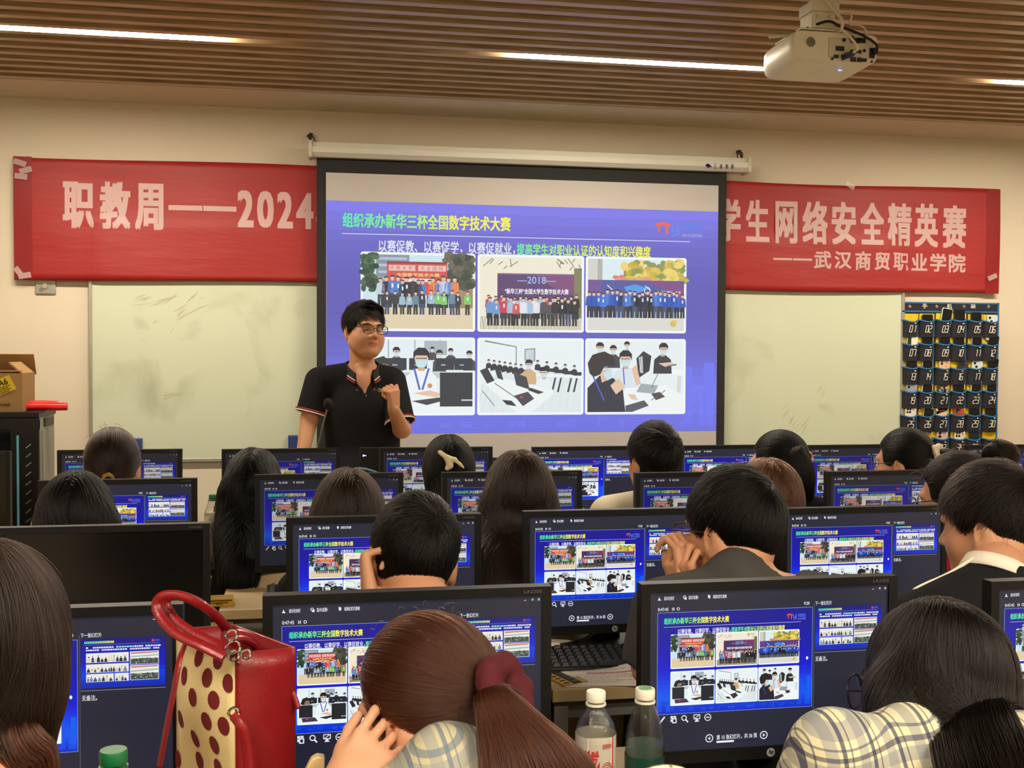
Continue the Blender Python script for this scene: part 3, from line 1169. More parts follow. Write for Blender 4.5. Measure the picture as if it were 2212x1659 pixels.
PHN = {2: ('k', .035, 0), 3: ('w', .07, 9), 4: ('k', .06, 0), 5: ('k', .05, 0), 6: ('b2', .035, 3), 7: ('half', .045, 2), 8: ('k', .055, 2), 9: ('k', .05, 2), 10: ('k', .055, 0),
       11: ('s', .052, 2), 12: ('k', .055, 9), 13: ('k', .05, 1), 14: ('s', .042, 3), 15: ('peach', .06, 2), 16: ('gcam', .055, 14), 17: ('b2', .042, 5), 18: ('k', .055, 8),
       19: ('bl2', .058, 2), 20: ('w', .045, 2), 21: ('pat', .036, 0), 22: ('k', .05, 0), 23: ('w', .062, 5), 24: ('s', .058, 2), 25: ('w4', .052, 2), 26: ('s', .045, 6),
       27: ('cream', .055, -2), 28: ('red', .04, 0), 29: ('k', .055, 2), 30: ('k', .045, 0), 33: ('pink', .05, 2), 34: ('w4b', .045, 3), 35: ('teal', .048, 3)}
DESC = {'k': 'black phone', 'w': 'black phone in a white bumper', 's': 'black phone with a thin silver rim', 'b2': 'pale blue phone with two lenses', 'half': 'white phone with a dark green window',
        'peach': 'peach phone with two lenses', 'gcam': 'dark grey phone with a lens block, tilted', 'bl2': 'grey-blue phone with two lenses', 'pat': 'black patterned phone with a clear lens block',
        'w4': 'white phone with four lenses', 'cream': 'cream phone in a patterned case', 'red': 'phone in a red and brown patterned case', 'pink': 'pinkish phone with a dark figure on its case',
        'w4b': 'cream phone with stacked lenses', 'teal': 'dark teal phone'}
PBODY = {'k': (26, 26, 26), 'w': (232, 228, 214), 's': (170, 166, 156), 'b2': (206, 214, 218), 'half': (232, 226, 206), 'peach': (228, 192, 150), 'gcam': (52, 52, 52), 'bl2': (150, 158, 172), 'pat': (34, 30, 32),
         'w4': (228, 222, 214), 'cream': (222, 200, 172), 'red': (176, 74, 50), 'pink': (214, 186, 180), 'w4b': (226, 216, 196), 'teal': (34, 48, 52)}


def rounded(w, h, r, n=5):
    p = []
    for cx, cz, a0 in ((w - r, h - r, 0), (-w + r, h - r, 90), (-w + r, -h + r, 180), (w - r, -h + r, 270)):
        for k in range(n):
            a = math.radians(a0 + 90 * k / (n - 1))
            p.append((cx + r * math.cos(a), cz + r * math.sin(a)))
    return p


_PM = {}
for num, (kd, pro, tilt) in PHN.items():
    px_, pz_ = pocket_top[num]
    t = thing('smartphone', '%s in organizer pocket %02d' % (DESC[kd], num), 'phone', (px_ - .002, OY - .0155, pz_ + pro - .15), group='phones in the wall organizer')
    t.rotation_euler = (0, math.radians(tilt), 0)
    if kd not in _PM:
        body = MB().prism([(x, z + .074) for x, z in rounded(.034, .074, .009)], -.004, .004)
        me = body.build('case', mat('phone ' + kd, C(*PBODY[kd]), .35), None, bevel=.0015).data
        bpy.data.objects.remove([o for o in bpy.data.objects if o.data == me][0])
        a = Art()
        if kd in ('k', 'w', 's', 'teal'):
            a.rrect(-31, -144, 31, -4, 7, (20, 22, 26) if kd != 'teal' else (24, 40, 44))
        elif kd in ('b2', 'bl2', 'peach'):
            for q in ((-18, -132), (-18 if kd != 'b2' else -6, -112)):
                a.circ(q[0], q[1], 8, (24, 24, 26), n=14)
            if kd == 'peach':
                a.rect(6, -130, 26, -126, (150, 110, 80)); a.rect(6, -118, 26, -115, (60, 40, 34)); a.circ(10, -98, 8, (214, 120, 90), 4)
        elif kd in ('w4', 'w4b', 'gcam'):
            for q in ((-20, -132), (-4, -134), (-21, -115), (-5, -116)):
                a.circ(q[0], q[1], 7, (22, 22, 24) if kd != 'gcam' else (30, 32, 36), n=14)
            a.circ(18, -128, 5, (190, 150, 200) if kd == 'w4' else (120, 100, 90))
        elif kd == 'half':
            a.rrect(-32, -144, -8, -20, 5, (40, 60, 44))
        elif kd == 'pat':
            a.rrect(-28, -142, 2, -112, 8, (150, 150, 146)); a.up(); a.circ(-20, -134, 6, (20, 20, 22)); a.circ(-8, -122, 6, (20, 20, 22)); a.rect(14, -142, 30, -128, (210, 190, 180)); a.rect(20, -124, 30, -108, (200, 170, 160))
        elif kd == 'cream':
            a.circ(-14, -134, 7, (176, 50, 44)); a.poly([(-34, -116), (10, -128), (34, -122), (30, -114), (-10, -104), (-34, -100)], (74, 40, 40)); a.poly([(-34, -112), (-10, -112), (-20, -100), (-34, -98)], (60, 70, 44))
        elif kd == 'red':
            a.circ(-10, -128, 14, (40, 28, 26)); a.up(); a.circ(-6, -122, 5, (190, 150, 120)); a.rect(12, -140, 30, -132, (150, 120, 100)); a.rect(8, -124, 34, -100, (190, 80, 60))
        elif kd == 'pink':
            a.circ(-16, -128, 9, (36, 34, 44), 12); a.poly([(-30, -100), (-24, -114), (-8, -114), (-4, -100)], (36, 34, 44)); a.circ(12, -126, 7, (170, 120, 150), 5); a.circ(14, -112, 9, (190, 150, 170), 4)
        am = a.mesh('back_print', .001, .001, .0003)
        am.materials.append(art_mat('phone print', 0, .3))
        _PM[kd] = (me, am)
    me, am = _PM[kd]
    o = bpy.data.objects.new('case', me)
    COL.objects.link(o)
    o.parent = t
    md = o.modifiers.new('bevel', 'BEVEL')
    md.width = .0015
    o2 = bpy.data.objects.new('back_print', am)
    COL.objects.link(o2)
    o2.parent = t
    o2.matrix_local = Matrix.Translation((0, -.0046, 0)) @ FACE

# ------------------------------------------------------------------ equipment cabinet, box, roll of red cloth
RY = 4.85
rc = at(85, 890, RY)
RD = .30
RW, RH = .56, rc.z
rk = thing('equipment_cabinet', 'tall black equipment cabinet with a grey side and a cyan light strip', 'cabinet', (rc.x - RW / 2, RY, 0))
M_blk = mat('black steel', C(20, 20, 22), .4, .2, bump=.05)
M_gry = mat('grey steel', C(150, 146, 132), .5, .1)
MB().box((0, RD / 2 + .012, RH / 2), (RW - .01, RD - .02, RH - .02)).build('body', M_gry, rk, smooth=0, bevel=.006)
MB().box((0, RD / 2, RH - .012), (RW, RD + .02, .024)).build('top_panel', M_blk, rk, smooth=0, bevel=.004)
df = MB()
zc = (RH - .03) / 2
for x, w in ((-RW / 2 + .03, .06), (RW / 2 - .055, .11)):
    df.box((x, 0, zc), (w, .024, RH - .03))
for z, h in ((.03, .06), (RH - .05, .05)):
    df.box((0, 0, z), (RW, .023, h))
df.build('door_frame', M_blk, rk, smooth=0, bevel=.003)
MB().box((-.03, .004, zc), (RW - .16, .006, RH - .12)).build('door_glass', mat('smoked glass', C(24, 26, 28), .08, spec=.6), rk, smooth=0)
lx = at(40, 950, RY).x - rk.location.x
MB().box((lx, -.013, zc - .02), (.008, .006, RH - .12)).build('light_strip', mat('cyan strip', C(96, 150, 152), .4, emis=C(90, 170, 180), es=.22), rk, smooth=0)
sh = MB()
for i in range(10):
    q = at(63, 963 + i * 20, RY) - rk.location
    sh.box((q.x, -.013, q.z), (.026, .003, .0045), R=rotm('Y', -.7))
sh.build('vent_slots', mat('vent edge', C(160, 160, 156), .4, .5), rk, smooth=0)
sd = MB()
sd.box((RW / 2 - .0035, RD / 2 + .02, RH - .3), (.006, RD - .09, .44))
sd.box((RW / 2 - .001, RD / 2 + .03, RH - .05), (.005, RD - .14, .035), 1)
sd.box((RW / 2 + .001, RD * .3, RH - .42), (.006, .03, .05), 1)
sd.box((RW / 2 + .001, RD * .6, RH - .4), (.006, .03, .05), 1)
sd.build('side_panel', [M_gry, mat('dark latch', C(60, 54, 48), .5)], rk, smooth=0, bevel=.002)
# cardboard box
M_card = mat('corrugated board', C(164, 128, 84), .85, var=.08, scale=12, bump=.1)
bxr = at(46, 840, RY + .03)
bxl = bxr.x - .46
bt = at(30, 806, RY + .03).z
bx = thing('cardboard_box', 'open brown cardboard box with a yellow sticker on top of the cabinet', 'box', ((bxl + bxr.x) / 2, RY + .03, RH))
bh = bt - RH
bw = bxr.x - bxl
bd_ = .22
B = MB()
for x in (-bw / 2, bw / 2):
    B.box((x, bd_ / 2, bh / 2), (.006, bd_, bh))
for y in (0, bd_):
    B.box((0, y, bh / 2), (bw, .006, bh))
B.box((0, bd_ / 2, .004), (bw, bd_, .008))
B.build('carton', M_card, bx, smooth=0)
F = MB()
F.box((0, bd_ + .02, bh + .035), (bw, .006, .1), R=rotm('X', .5))
F.build('flap', M_card, bx, smooth=0)
F = MB()
F.box((bw / 2 - .025, bd_ / 2, bh + .02), (.006, bd_ * .9, .07), R=rotm('Y', -.85))
F.build('flap', M_card, bx, smooth=0)
F = MB()
F.box((0, .05, bh + .004), (bw * .98, .1, .006), R=rotm('X', -.1))
F.build('flap', M_card, bx, smooth=0)
st = Art()
st.poly([(-60, -28), (40, -34), (48, 30), (-56, 34)], (226, 196, 40)); st.up()
st.text('A6', -12, -26, 26, 0, (30, 26, 20), .02)
for i in range(4):
    st.rect(-40, 4 + i * 7, 30 - 9 * (i % 2), 7 + i * 7, (60, 50, 20))
q = at(4, 834, RY + .02) - bx.location
art_obj('sticker', st, 1000, 1000, 1, 1, .0004, art_mat('sticker print', 0, .5), bx, (q.x, -.0042, q.z), rot=FACE @ Matrix.Rotation(.35, 4, 'Z'))
pr = Art()
for i, ch in enumerate('共合格品'):
    q = at(2 + i * 6, 874, RY + .03) - bx.location
    pr.text(ch, q.x * 1000 - 5, -q.z * 1000 - 6, q.x * 1000 + 5, -q.z * 1000 + 6, (60, 46, 40), .02)
for u, v in ((20, 823), (14, 848), (20, 848)):
    q = at(u, v, RY + .03) - bx.location
    pr.ring(q.x * 1000, -q.z * 1000, 6, 2, (150, 84, 56))
art_obj('print', pr, 1000, 1000, 1, 1, .0004, art_mat('board print', 0, .8), bx, (0, -.0036, 0))
q0_, q1_ = at(58, 878, RY + .12), at(147, 877, RY + .12)
rl = thing('cloth_roll', 'folded bright red cloth roll jutting off the cabinet top beside the box', 'cloth', ((q0_.x + q1_.x) / 2, RY + .12, RH))
R_ = MB()
hw_ = (q1_.x - q0_.x) / 2
for y, z, r, x1 in ((-.012, .017, .017, hw_), (.02, .017, .017, hw_ - .02), (.004, .03, .012, hw_ - .04)):
    R_.tube(catmull([(-hw_, y, z), (-hw_ * .3, y + .003, z + .001), (hw_ * .4, y - .002, z - .001), (x1, y, z)], 5), r, 10, flat=.9)
R_.build('roll', mat('red satin', C(206, 22, 26), .4, var=.15, scale=20, bump=.4, bscale=30), rl)

# ------------------------------------------------------------------ ceiling projector seen from behind
pjc = at(1806, 101, 3.5)
pj = thing('projector', 'white projector hanging from the ceiling with cables in its back panel', 'projector', (pjc.x, 3.5, CEIL - .0))
dz = pjc.z - CEIL
M_pj = mat('white plastic', C(226, 218, 190), .4, var=.02)
M_pjd = mat('dark port', C(34, 34, 36), .5)
pxm = ppm(1775, 118, 3.5)
PWD = 190 / pxm
PJR = rotm('Z', .02)


def pjp(x, y, z):
    return PJR @ Vector((x, y, z)) + Vector((0, 0, dz))


PD, PHH = .25, .098
bdy = MB()
# rounded lozenge shell: wide, sides tuck in towards the bottom
sec = []
for a in range(24):
    t_ = 2 * PI * a / 24
    cx, sz = math.cos(t_), math.sin(t_)
    x = PWD / 2 * math.copysign(abs(cx) ** .22, cx)
    z = PHH / 2 * math.copysign(abs(sz) ** .28, sz)
    if z < 0:
        x *= 1 - .05 * (-z / (PHH / 2)) ** 2
    sec.append((x, z))
rings = []
for y, s in ((0, .965), (.008, .99), (.03, 1), (PD - .05, 1), (PD - .015, .97), (PD, .9)):
    rings.append([pjp(x * s, y, z * s - (.012 * y / PD)) for x, z in sec])
vs = [p for r in rings for p in r]
n = 24
fs = [tuple(range(n)), tuple(range(len(vs) - 1, len(vs) - n - 1, -1))]
for i in range(len(rings) - 1):
    for k in range(n):
        fs.append((i * n + k, (i + 1) * n + k, (i + 1) * n + (k + 1) % n, i * n + (k + 1) % n))
bdy.add(vs, fs)
bdy.build('shell', M_pj, pj, smooth=50)


def pu(u, v):
    """back panel coordinates from the photo: metres right/up of the centre of the shell's back face"""
    return ((u - 1808) / pxm, -(v - 101) / pxm)


bp_ = MB()
bp_.box(pjp(.055, -.0015, -.003), (.165, .004, .066), R=PJR)
bp_.build('port_panel', mat('panel plastic', C(206, 196, 166), .5), pj, bevel=.006)
gr = MB()
for i in range(8):
    for j in range(8):
        x, z = (i - 3.5) * .0041, (j - 3.5) * .0041
        if x * x + z * z < .0165 ** 2:
            gx, gz = pu(1752, 95)
            gr.cyl(pjp(gx + x, .001, gz + z), pjp(gx + x, -.0045, gz + z), .0015, n=6)
gr.build('speaker_grille', mat('grille dots', C(120, 112, 96), .6), pj)
pt = MB()
for u, v, w, h in ((1840, 82, 10, 8), (1848, 87, 20, 10), (1862, 86, 18, 10), (1815, 105, 18, 9), (1807, 121, 10, 6), (1845, 125, 10, 9), (1858, 125, 8, 9), (1869, 125, 10, 6), (1886, 110, 11, 20)):
    x, z = pu(u, v)
    pt.box(pjp(x, -.004, z), (w / pxm, .006, h / pxm), R=PJR)
for u, v, r in ((1841, 109, 4), (1850, 109, 4), (1859, 109, 4), (1869, 106, 3.5), (1799, 126, 2.5), (1886, 127, 2.2), (1824, 87, 4)):
    x, z = pu(u, v)
    pt.cyl(pjp(x, .0, z), pjp(x, -.006, z), r / pxm, n=10)
pt.build('ports', M_pjd, pj)
vg = MB()
x, z = pu(1828, 120)
vg.box(pjp(x, -.018, z), (.032, .034, .018), R=PJR @ rotm('Y', -.4))
vg.tube(catmull([pjp(x + .01, -.03, z + .004), pjp(x + .02, -.045, z + .02), pjp(x - .01, -.04, z + .06), pjp(x - .03, -.01, .058), pjp(x - .045, .05, .075)], 6), .0045, 8, 1)
vg.build('video_plug', [mat('blue plug', C(44, 50, 74), .5), M_pj], pj)
pc = MB()
xk, zk = pu(1888, 108)
pc.box(pjp(xk, -.014, zk), (.014, .024, .02), R=PJR)
x2, z2 = pu(1805, 58)
pc.tube(catmull([pjp(xk + .006, -.02, zk), pjp(xk - .004, -.03, zk + .02), pjp(xk - .05, -.03, zk + .045), pjp(x2 + .01, -.02, .062), pjp(x2 - .03, -.015, .078), pjp(x2 - .06, .02, .075), pjp(x2 - .08, .06, .07)], 6), .0045, 8)
pc.build('power_cord', mat('black cord', C(22, 22, 22), .5), pj)
mt = MB()
mt.box(pjp(-.038, .1, PHH / 2 + .006), (.18, .2, .006), R=PJR)
for sx in (-1, 1):
    mt.box(pjp(sx * .13 - .012, .1, PHH / 2 + .006), (.10, .018, .008), R=PJR @ rotm('Z', .5 * sx))
mt.box(pjp(-.038, .06, PHH / 2 + .042), (.085, .09, .055), R=PJR)
mt.box(pjp(-.038, .05, PHH / 2 + .086), (.1, .1, .034), R=PJR)
for sx in (-1, 1):
    mt.cyl(pjp(-.038 + .022 * sx, .012, PHH / 2 + .052), pjp(-.038 + .022 * sx, .004, PHH / 2 + .052), .007, n=8)
mt.build('mount_bracket', mat('mount steel', C(222, 214, 190), .45, .1), pj, smooth=0, bevel=.003)
MB().cyl(pjp(-.038, .06, PHH / 2 + .09), Vector((pjp(-.038, .06, 0).x, pjp(-.038, .06, 0).y, .1)), .019, n=20).build('drop_pole', M_pj, pj)
wc = MB()
wc.tube(catmull([pjp(-.06, -.0, PHH / 2 + .125), pjp(-.065, -.02, PHH / 2 + .115), pjp(-.03, -.03, PHH / 2 + .07), pjp(.0, -.035, PHH / 2 + .03), pjp(.005, -.02, PHH / 2), pjp(.0, .05, PHH / 2 + .01)], 6), .0055, 8)
wc.tube(catmull([pjp(.04, .02, PHH / 2 + .07), pjp(.055, .0, PHH / 2 + .06), pjp(.05, .0, PHH / 2 + .03), pjp(.085, -.002, PHH / 2 + .028), pjp(.11, .0, PHH / 2 + .01), pjp(.115, .02, PHH / 2 - .01)], 6), .0035, 8)
wc.build('white_cables', mat('white cable', C(214, 204, 178), .5), pj)
for x, y in ((-.12, .05), (.11, .03)):
    MB().cyl(pjp(x, y, PHH / 2 - .006), pjp(x, y, PHH / 2 + .006), .014, n=12).build('foot', M_pjd, pj)
st_ = MB()
x, z = pu(1835, 147)
st_.box(pjp(x, .06, -PHH / 2 - .012), (.006, .006, .004), R=PJR)
st_.box(pjp(x + .008, .06, -PHH / 2 - .012), (.003, .003, .004), R=PJR)
st_.build('status_lights', mat('status led', C(160, 190, 255), .3, emis=C(120, 160, 255), es=2), pj)

# ------------------------------------------------------------------ teacher's desk, laptop, microphone
M_oak = mat('oak laminate', C(204, 178, 130), .5, var=.12, scale=5, stretch=(1.5, 18, 18), bump=.03)
M_frame = mat('grey desk frame', C(150, 146, 136), .45, .2)
M_panel = mat('dark grey panel', C(92, 88, 82), .6)
td = thing('teacher_desk', 'teacher desk in front of the speaker, mostly hidden by monitors', 'desk', (.25, 4.78, 0))
MB().box((0, 0, .78), (1.3, .42, .03)).build('top', M_oak, td, smooth=0, bevel=.003)
MB().box((0, -.19, .39), (1.26, .02, .74)).build('front_panel', M_panel, td, smooth=0)
for s in (-1, 1):
    MB().box((s * .62, 0, .38), (.03, .4, .76)).build('side_panel', M_frame, td, smooth=0)
lp0, lp1 = at(777, 968, 4.72), at(866, 968, 4.72)
lw = lp1.x - lp0.x
lh = lp0.z - .795
lp = thing('laptop', 'black laptop lid with a small lit mark in front of the speaker', 'laptop', ((lp0.x + lp1.x) / 2, 4.72, .795))
M_lap = mat('black laptop shell', C(14, 14, 16), .35)
MB().box((0, .11, .008), (lw, .2, .016)).build('base', M_lap, lp, bevel=.003)
MB().box((0, -.01, lh / 2 + .005), (lw, .008, lh), R=rotm('X', .02)).build('lid', M_lap, lp, bevel=.004)
la = Art()
la.poly([(0, 0), (0, -9), (16, -5), (12, -2), (5, -3), (3, 0)], (170, 200, 255))
art_obj('lit_mark', la, 1000, 1000, 1, 1, .0004, art_mat('lit mark', 2.5), lp, (-lw / 2 + .012, -.0165, lh - .035))
mk = thing('microphone', 'slim gooseneck microphone with a black foam tip in front of the speaker', 'microphone', (at(684, 990, 4.64).x, 4.64, .795))


def mkp(u, v):
    return at(u, v, 4.64) - mk.location


MB().cyl((0, 0, 0), (0, 0, .03), .05, .045, 20).build('base', M_lap, mk, bevel=.004)
MB().tube(catmull([(0, 0, .02), mkp(685, 985), mkp(693, 940), mkp(701, 905), mkp(707, 884)], 6), .0042, 8).build('gooseneck', mat('grey metal tube', C(120, 118, 110), .3, .8), mk)
q = mkp(709, 873)
MB().ell(q, (.0195, .0195, .025)).build('foam_tip', mat('black foam', C(20, 20, 22), .95, bump=.4, bscale=300), mk)
MB().tube([mkp(706, 888), mkp(708, 880)], .007, 8).build('collar', mat('brown collar', C(120, 90, 70), .4, .6), mk)
bc = thing('cable', 'pale blue cable arching over the dark laptop', 'cable', tuple(at(790, 1018, 4.4)))
pts_ = [at(u, v, 4.4) - bc.location for u, v in ((752, 1022), (765, 1013), (783, 1012), (800, 1016), (818, 1023), (832, 1040), (840, 1080))]
bc.location = (bc.location.x, 4.4, bc.location.z)
MB().tube(catmull(pts_, 6), .004, 8).build('cord', mat('pale blue cable', C(110, 150, 190), .5), bc)
# ------------------------------------------------------------------ desks
DZ = .768
ROWS = {'A': 1.69, 'B': 2.525, 'C': 3.377, 'D': 4.304}
WID = .4415
DGROUP = 'student desks'


def desk(x0, x1, Y, label):
    t = thing('computer_desk', label, 'desk', ((x0 + x1) / 2, Y, 0), group=DGROUP)
    w = x1 - x0
    MB().box((0, -.035, DZ - .0135), (w - .006, .49, .027)).build('top', M_oak, t, smooth=0, bevel=.002)
    MB().box((0, .18, .40), (w - .06, .018, .66)).build('modesty_panel', M_panel, t, smooth=0)
    MB().box((0, -.24, DZ - .05), (w - .07, .02, .04)).build('rail', M_frame, t, smooth=0)
    for s in (-1, 1):
        lg_ = MB()
        lg_.box((s * (w / 2 - .025), -.25, .37), (.03, .03, .73))
        lg_.box((s * (w / 2 - .025), .17, .37), (.03, .03, .73))
        lg_.box((s * (w / 2 - .025), -.035, DZ - .045), (.03, .43, .03))
        lg_.box((s * (w / 2 - .025), -.035, .03), (.03, .43, .03))
        lg_.build('leg_frame', M_frame, t, smooth=0)
    return t


def nx(u, v):
    return atz(u, v, DZ).x


def dx(u, row):
    """x of a desk joint seen at pixel u on the near edge of that row"""
    return at(u, {'A': 1790, 'B': 1490, 'C': 1320, 'D': 1220}[row], ROWS[row] - .28).x


cB, cC = dx(1187, 'B'), dx(470, 'C')
desk(-1.0, -.095, ROWS['A'], 'oak desk of the nearest row under the red handbag')
desk(-.09, .50, ROWS['A'], 'oak desk of the nearest row before the girl with a ponytail')
desk(.505, 1.7, ROWS['A'], 'oak desk of the nearest row under the two clear bottles')
desk(cB - 1.26, cB, ROWS['B'], 'oak desk in the second row from the front of the picture, under the dark monitor')
desk(cB + .004, cB + 1.25, ROWS['B'], 'oak desk in the second nearest row with papers and a keyboard')
desk(cC - 1.26, cC - .05, ROWS['C'], 'oak desk in the third nearest row at the left, under the black-haired woman')
desk(cC, cC + 1.25, ROWS['C'], 'oak desk in the third nearest row with the yellow box')
desk(cC + 1.254, cC + 2.5, ROWS['C'], 'oak desk in the third nearest row at the right')
for i, lb in enumerate(('leftmost', 'left middle', 'right middle', 'rightmost')):
    desk(-1.45 + i * 1.25, -.204 + i * 1.25, ROWS['D'], lb + ' oak desk of the farthest row, close to the speaker')

# ------------------------------------------------------------------ displays
PWI, PHI = .412, .2575
BZ = .0148
MHT = PHI + BZ + .0198


def draw_thumb(a, x0, y0, x1, y1):
    sx, sy, ox, oy = a.T
    a.T = (sx * (x1 - x0) / 1600, sy * (y1 - y0) / 980, ox + sx * x0, oy + sy * y0)
    R = random.Random(11)
    g = grad(0, 1, ((10, 12, 120), (8, 16, 170), (0, 20, 190), (0, 60, 230), (0, 40, 180)))
    for i in range(12):
        a.rect(0, 980 * i / 12, 1600, 980 * (i + 1) / 12, g(i / 11))
    a.up()
    x = 70
    while x < 610:
        w = R.uniform(26, 36)
        a.rect(x, 48, x + w - 8, 92, grad(70, 610, ((60, 230, 190), (240, 236, 100)))(x))
        x += w
    a.rect(60, 118, 1490, 122, (150, 170, 240))
    a.circ(1370, 70, 28, (226, 50, 70)); a.rect(1410, 50, 1500, 88, (30, 80, 230))
    for y in (160, 210):
        x = 100
        while x < 1480:
            w = R.uniform(30, 60)
            if R.random() > .12:
                a.rect(x, y, x + w - 10, y + 30, (150, 220, 220) if 600 < x < 1000 and y == 160 else (232, 236, 250))
            x += w
    a.up()
    for bx0, by0, bx1, by1 in ((100, 285, 905, 475), (100, 505, 905, 675), (100, 700, 620, 860), (640, 700, 905, 860), (930, 280, 1480, 545), (930, 560, 1480, 855)):
        a.layer += 0
        a.rect(bx0, by0, bx1, by1, (232, 232, 226))
    a.up()
    for bx0, by0, bx1, by1 in ((100, 285, 905, 475), (100, 505, 905, 675), (100, 700, 620, 860), (640, 700, 905, 860)):
        x = bx0 + 14
        while x < bx1 - 60:
            w = R.uniform(34, 74)
            h = (by1 - by0) * R.uniform(.45, .85)
            c = R.choice(((40, 36, 40), (120, 130, 170), (206, 206, 196), (86, 60, 56), (60, 70, 120), (230, 210, 160)))
            a.poly([(x, by1 - 8), (x + w * .1, by1 - h * .6), (x + w * .5, by1 - h * .7), (x + w * .9, by1 - h * .6), (x + w, by1 - 8)], c)
            a.circ(x + w * .5, by1 - h * .82, w * .2, (24, 20, 22), n=8)
            x += w * 1.15
    for by0, by1 in ((280, 545), (560, 855)):
        h = by1 - by0
        a.poly([(950, by0 + 20), (1460, by0 + 12), (1460, by0 + 36), (950, by0 + 50)], (196, 120, 110))
        a.poly([(940, by0 + h * .35), (1470, by0 + h * .28), (1470, by0 + h * .36), (940, by0 + h * .44)], (150, 180, 170))
        a.rect(940, by0 + h * .55, 1470, by1 - 8, (80, 92, 84))
        a.up()
        for i in range(60):
            xx, yy = R.uniform(945, 1460), R.uniform(by0 + h * .52, by1 - 20)
            a.circ(xx, yy, R.uniform(8, 15), R.choice(((24, 26, 24), (40, 44, 40), (170, 176, 170), (60, 80, 66))), n=6)
    a.up()
    a.T = (sx, sy, ox, oy)


def draw_ui():
    a = Art()
    BG = (31, 34, 51)
    a.rect(0, 0, 1600, 1000, BG); a.up()
    W_ = (226, 230, 238)
    a.rect(54, 66, 1545, 69, (28, 30, 44)); a.rect(1092, 105, 1095, 1000, (92, 98, 118)); a.rect(1100, 419, 1560, 423, (120, 124, 140))
    a.poly([(54, 48), (62, 28), (70, 48)], W_); a.rect(54, 46, 74, 50, W_); a.text('显示任务栏', 93, 27, 159, 50, W_, .012)
    a.ring(226, 34, 10, 4, W_); a.rect(226, 36, 240, 50, W_); a.text('显示设置▾', 252, 27, 318, 50, W_, .012)
    a.poly([(380, 24), (396, 30), (392, 50), (380, 44)], W_); a.text('结束幻灯片放映', 413, 26, 503, 50, W_, .012)
    a.rect(1490, 26, 1504, 29, W_); a.ring(1543, 24, 8, 3, W_, 4); a.line(1576, 17, 1588, 31, 3, W_); a.line(1588, 17, 1576, 31, 3, W_)
    a.text('0:47:45', 54, 96, 122, 117, W_, .015); a.rect(146, 97, 151, 116, W_); a.rect(156, 97, 161, 116, W_); a.ring(186, 106, 10, 4, W_, 12)
    a.text('9:20', 1022, 92, 1060, 112, W_, .015)
    a.text('下一张幻灯片', 1099, 92, 1212, 118, W_, .01)
    a.text('无备注。', 1104, 446, 1186, 478, W_, .01)
    # slide on show
    a.rect(51, 127, 1083, 766, (120, 150, 230)); a.up()
    sx, sy = 1026 / 1600, 633 / 900
    a.T = (sx, sy, 54, 130)
    g = grad(0, 1, ((8, 10, 140), (4, 8, 150), (2, 6, 165), (2, 8, 185), (0, 20, 205), (0, 60, 232), (0, 90, 240), (0, 40, 190)))
    draw_slide(a, g)
    a.T = (1, 1, 0, 0)
    a.circ(1046, 452, 8, (236, 240, 250), 11)
    draw_thumb(a, 1100, 126, 1558, 406)
    # tools
    a.line(72, 814, 102, 778, 10, W_); a.poly([(66, 822), (70, 808), (78, 816)], W_)
    a.rect(140, 776, 156, 792, W_); a.rect(140, 796, 156, 812, W_); a.rect(159, 776, 176, 788, W_); a.rrect(150, 790, 180, 822, 4, W_); a.up(); a.rect(157, 797, 173, 815, BG)
    a.ring(228, 792, 18, 6, W_, 16); a.line(240, 804, 254, 820, 9, W_)
    a.rrect(290, 774, 334, 804, 3, W_); a.up(); a.rect(295, 779, 329, 799, BG); a.up(); a.line(294, 802, 330, 776, 4, W_); a.rect(304, 804, 320, 814, W_); a.rect(298, 814, 326, 820, W_)
    a.ring(384, 796, 23, 5, W_, 20); a.rect(371, 793, 397, 799, W_)
    for cx, s in ((395, -1), (758, 1)):
        a.ring(cx, 930, 26, 6, W_, 22); a.poly([(cx + 10 * s, 930), (cx - 6 * s, 919), (cx - 6 * s, 941)], W_)
    a.text('第 15 张幻灯片，共 36 张', 443, 912, 713, 944, W_, .012)
    a.rect(443, 952, 712, 960, (20, 24, 70)); a.up(); a.rect(443, 950, 558, 962, (242, 244, 250))
    return a


UI = draw_ui().mesh('display', PWI / 1600, PHI / 1000, .00003)
M_ui = art_mat('bright display', 1.0, .35, .3)
M_ui2 = art_mat('display set darker', .55, .35, .3)
UI.materials.append(M_ui)
UI2 = UI.copy()
UI2.materials.clear()
UI2.materials.append(M_ui2)
M_bez = mat('black monitor plastic', C(14, 14, 15), .45, var=.05, spec=.3)
M_off = mat('dark panel glass', C(10, 10, 11), .22, var=.02)
pan = MB()
# bezel ring with the front edge, panel behind
ow, oh = WID / 2, MHT
for x0, x1, z0, z1 in ((-ow, -PWI / 2, 0, oh), (PWI / 2, ow, 0, oh), (-PWI / 2, PWI / 2, oh - BZ, oh), (-PWI / 2, PWI / 2, 0, .0198)):
    pan.box(((x0 + x1) / 2, .010, (z0 + z1) / 2), (x1 - x0, .026, z1 - z0))
_tmp = pan.build('bezel', M_bez, None, smooth=0)
ME_BEZ = _tmp.data
bpy.data.objects.remove(_tmp)
rear = MB()
rear.prism([(-ow + .004, .004), (ow - .004, .004), (ow - .004, oh - .004), (-ow + .004, oh - .004)], .004, .03)
rear.add([(-.15, .03, .05), (.15, .03, .05), (.15, .03, oh - .05), (-.15, .03, oh - .05), (-.11, .062, .08), (.11, .062, .08), (.11, .062, oh - .09), (-.11, .062, oh - .09)],
         [(4, 5, 6, 7), (0, 1, 5, 4), (1, 2, 6, 5), (2, 3, 7, 6), (3, 0, 4, 7)])
_tmp = rear.build('rear_housing', M_bez, None, smooth=0)
ME_REAR = _tmp.data
bpy.data.objects.remove(_tmp)
stn = MB()
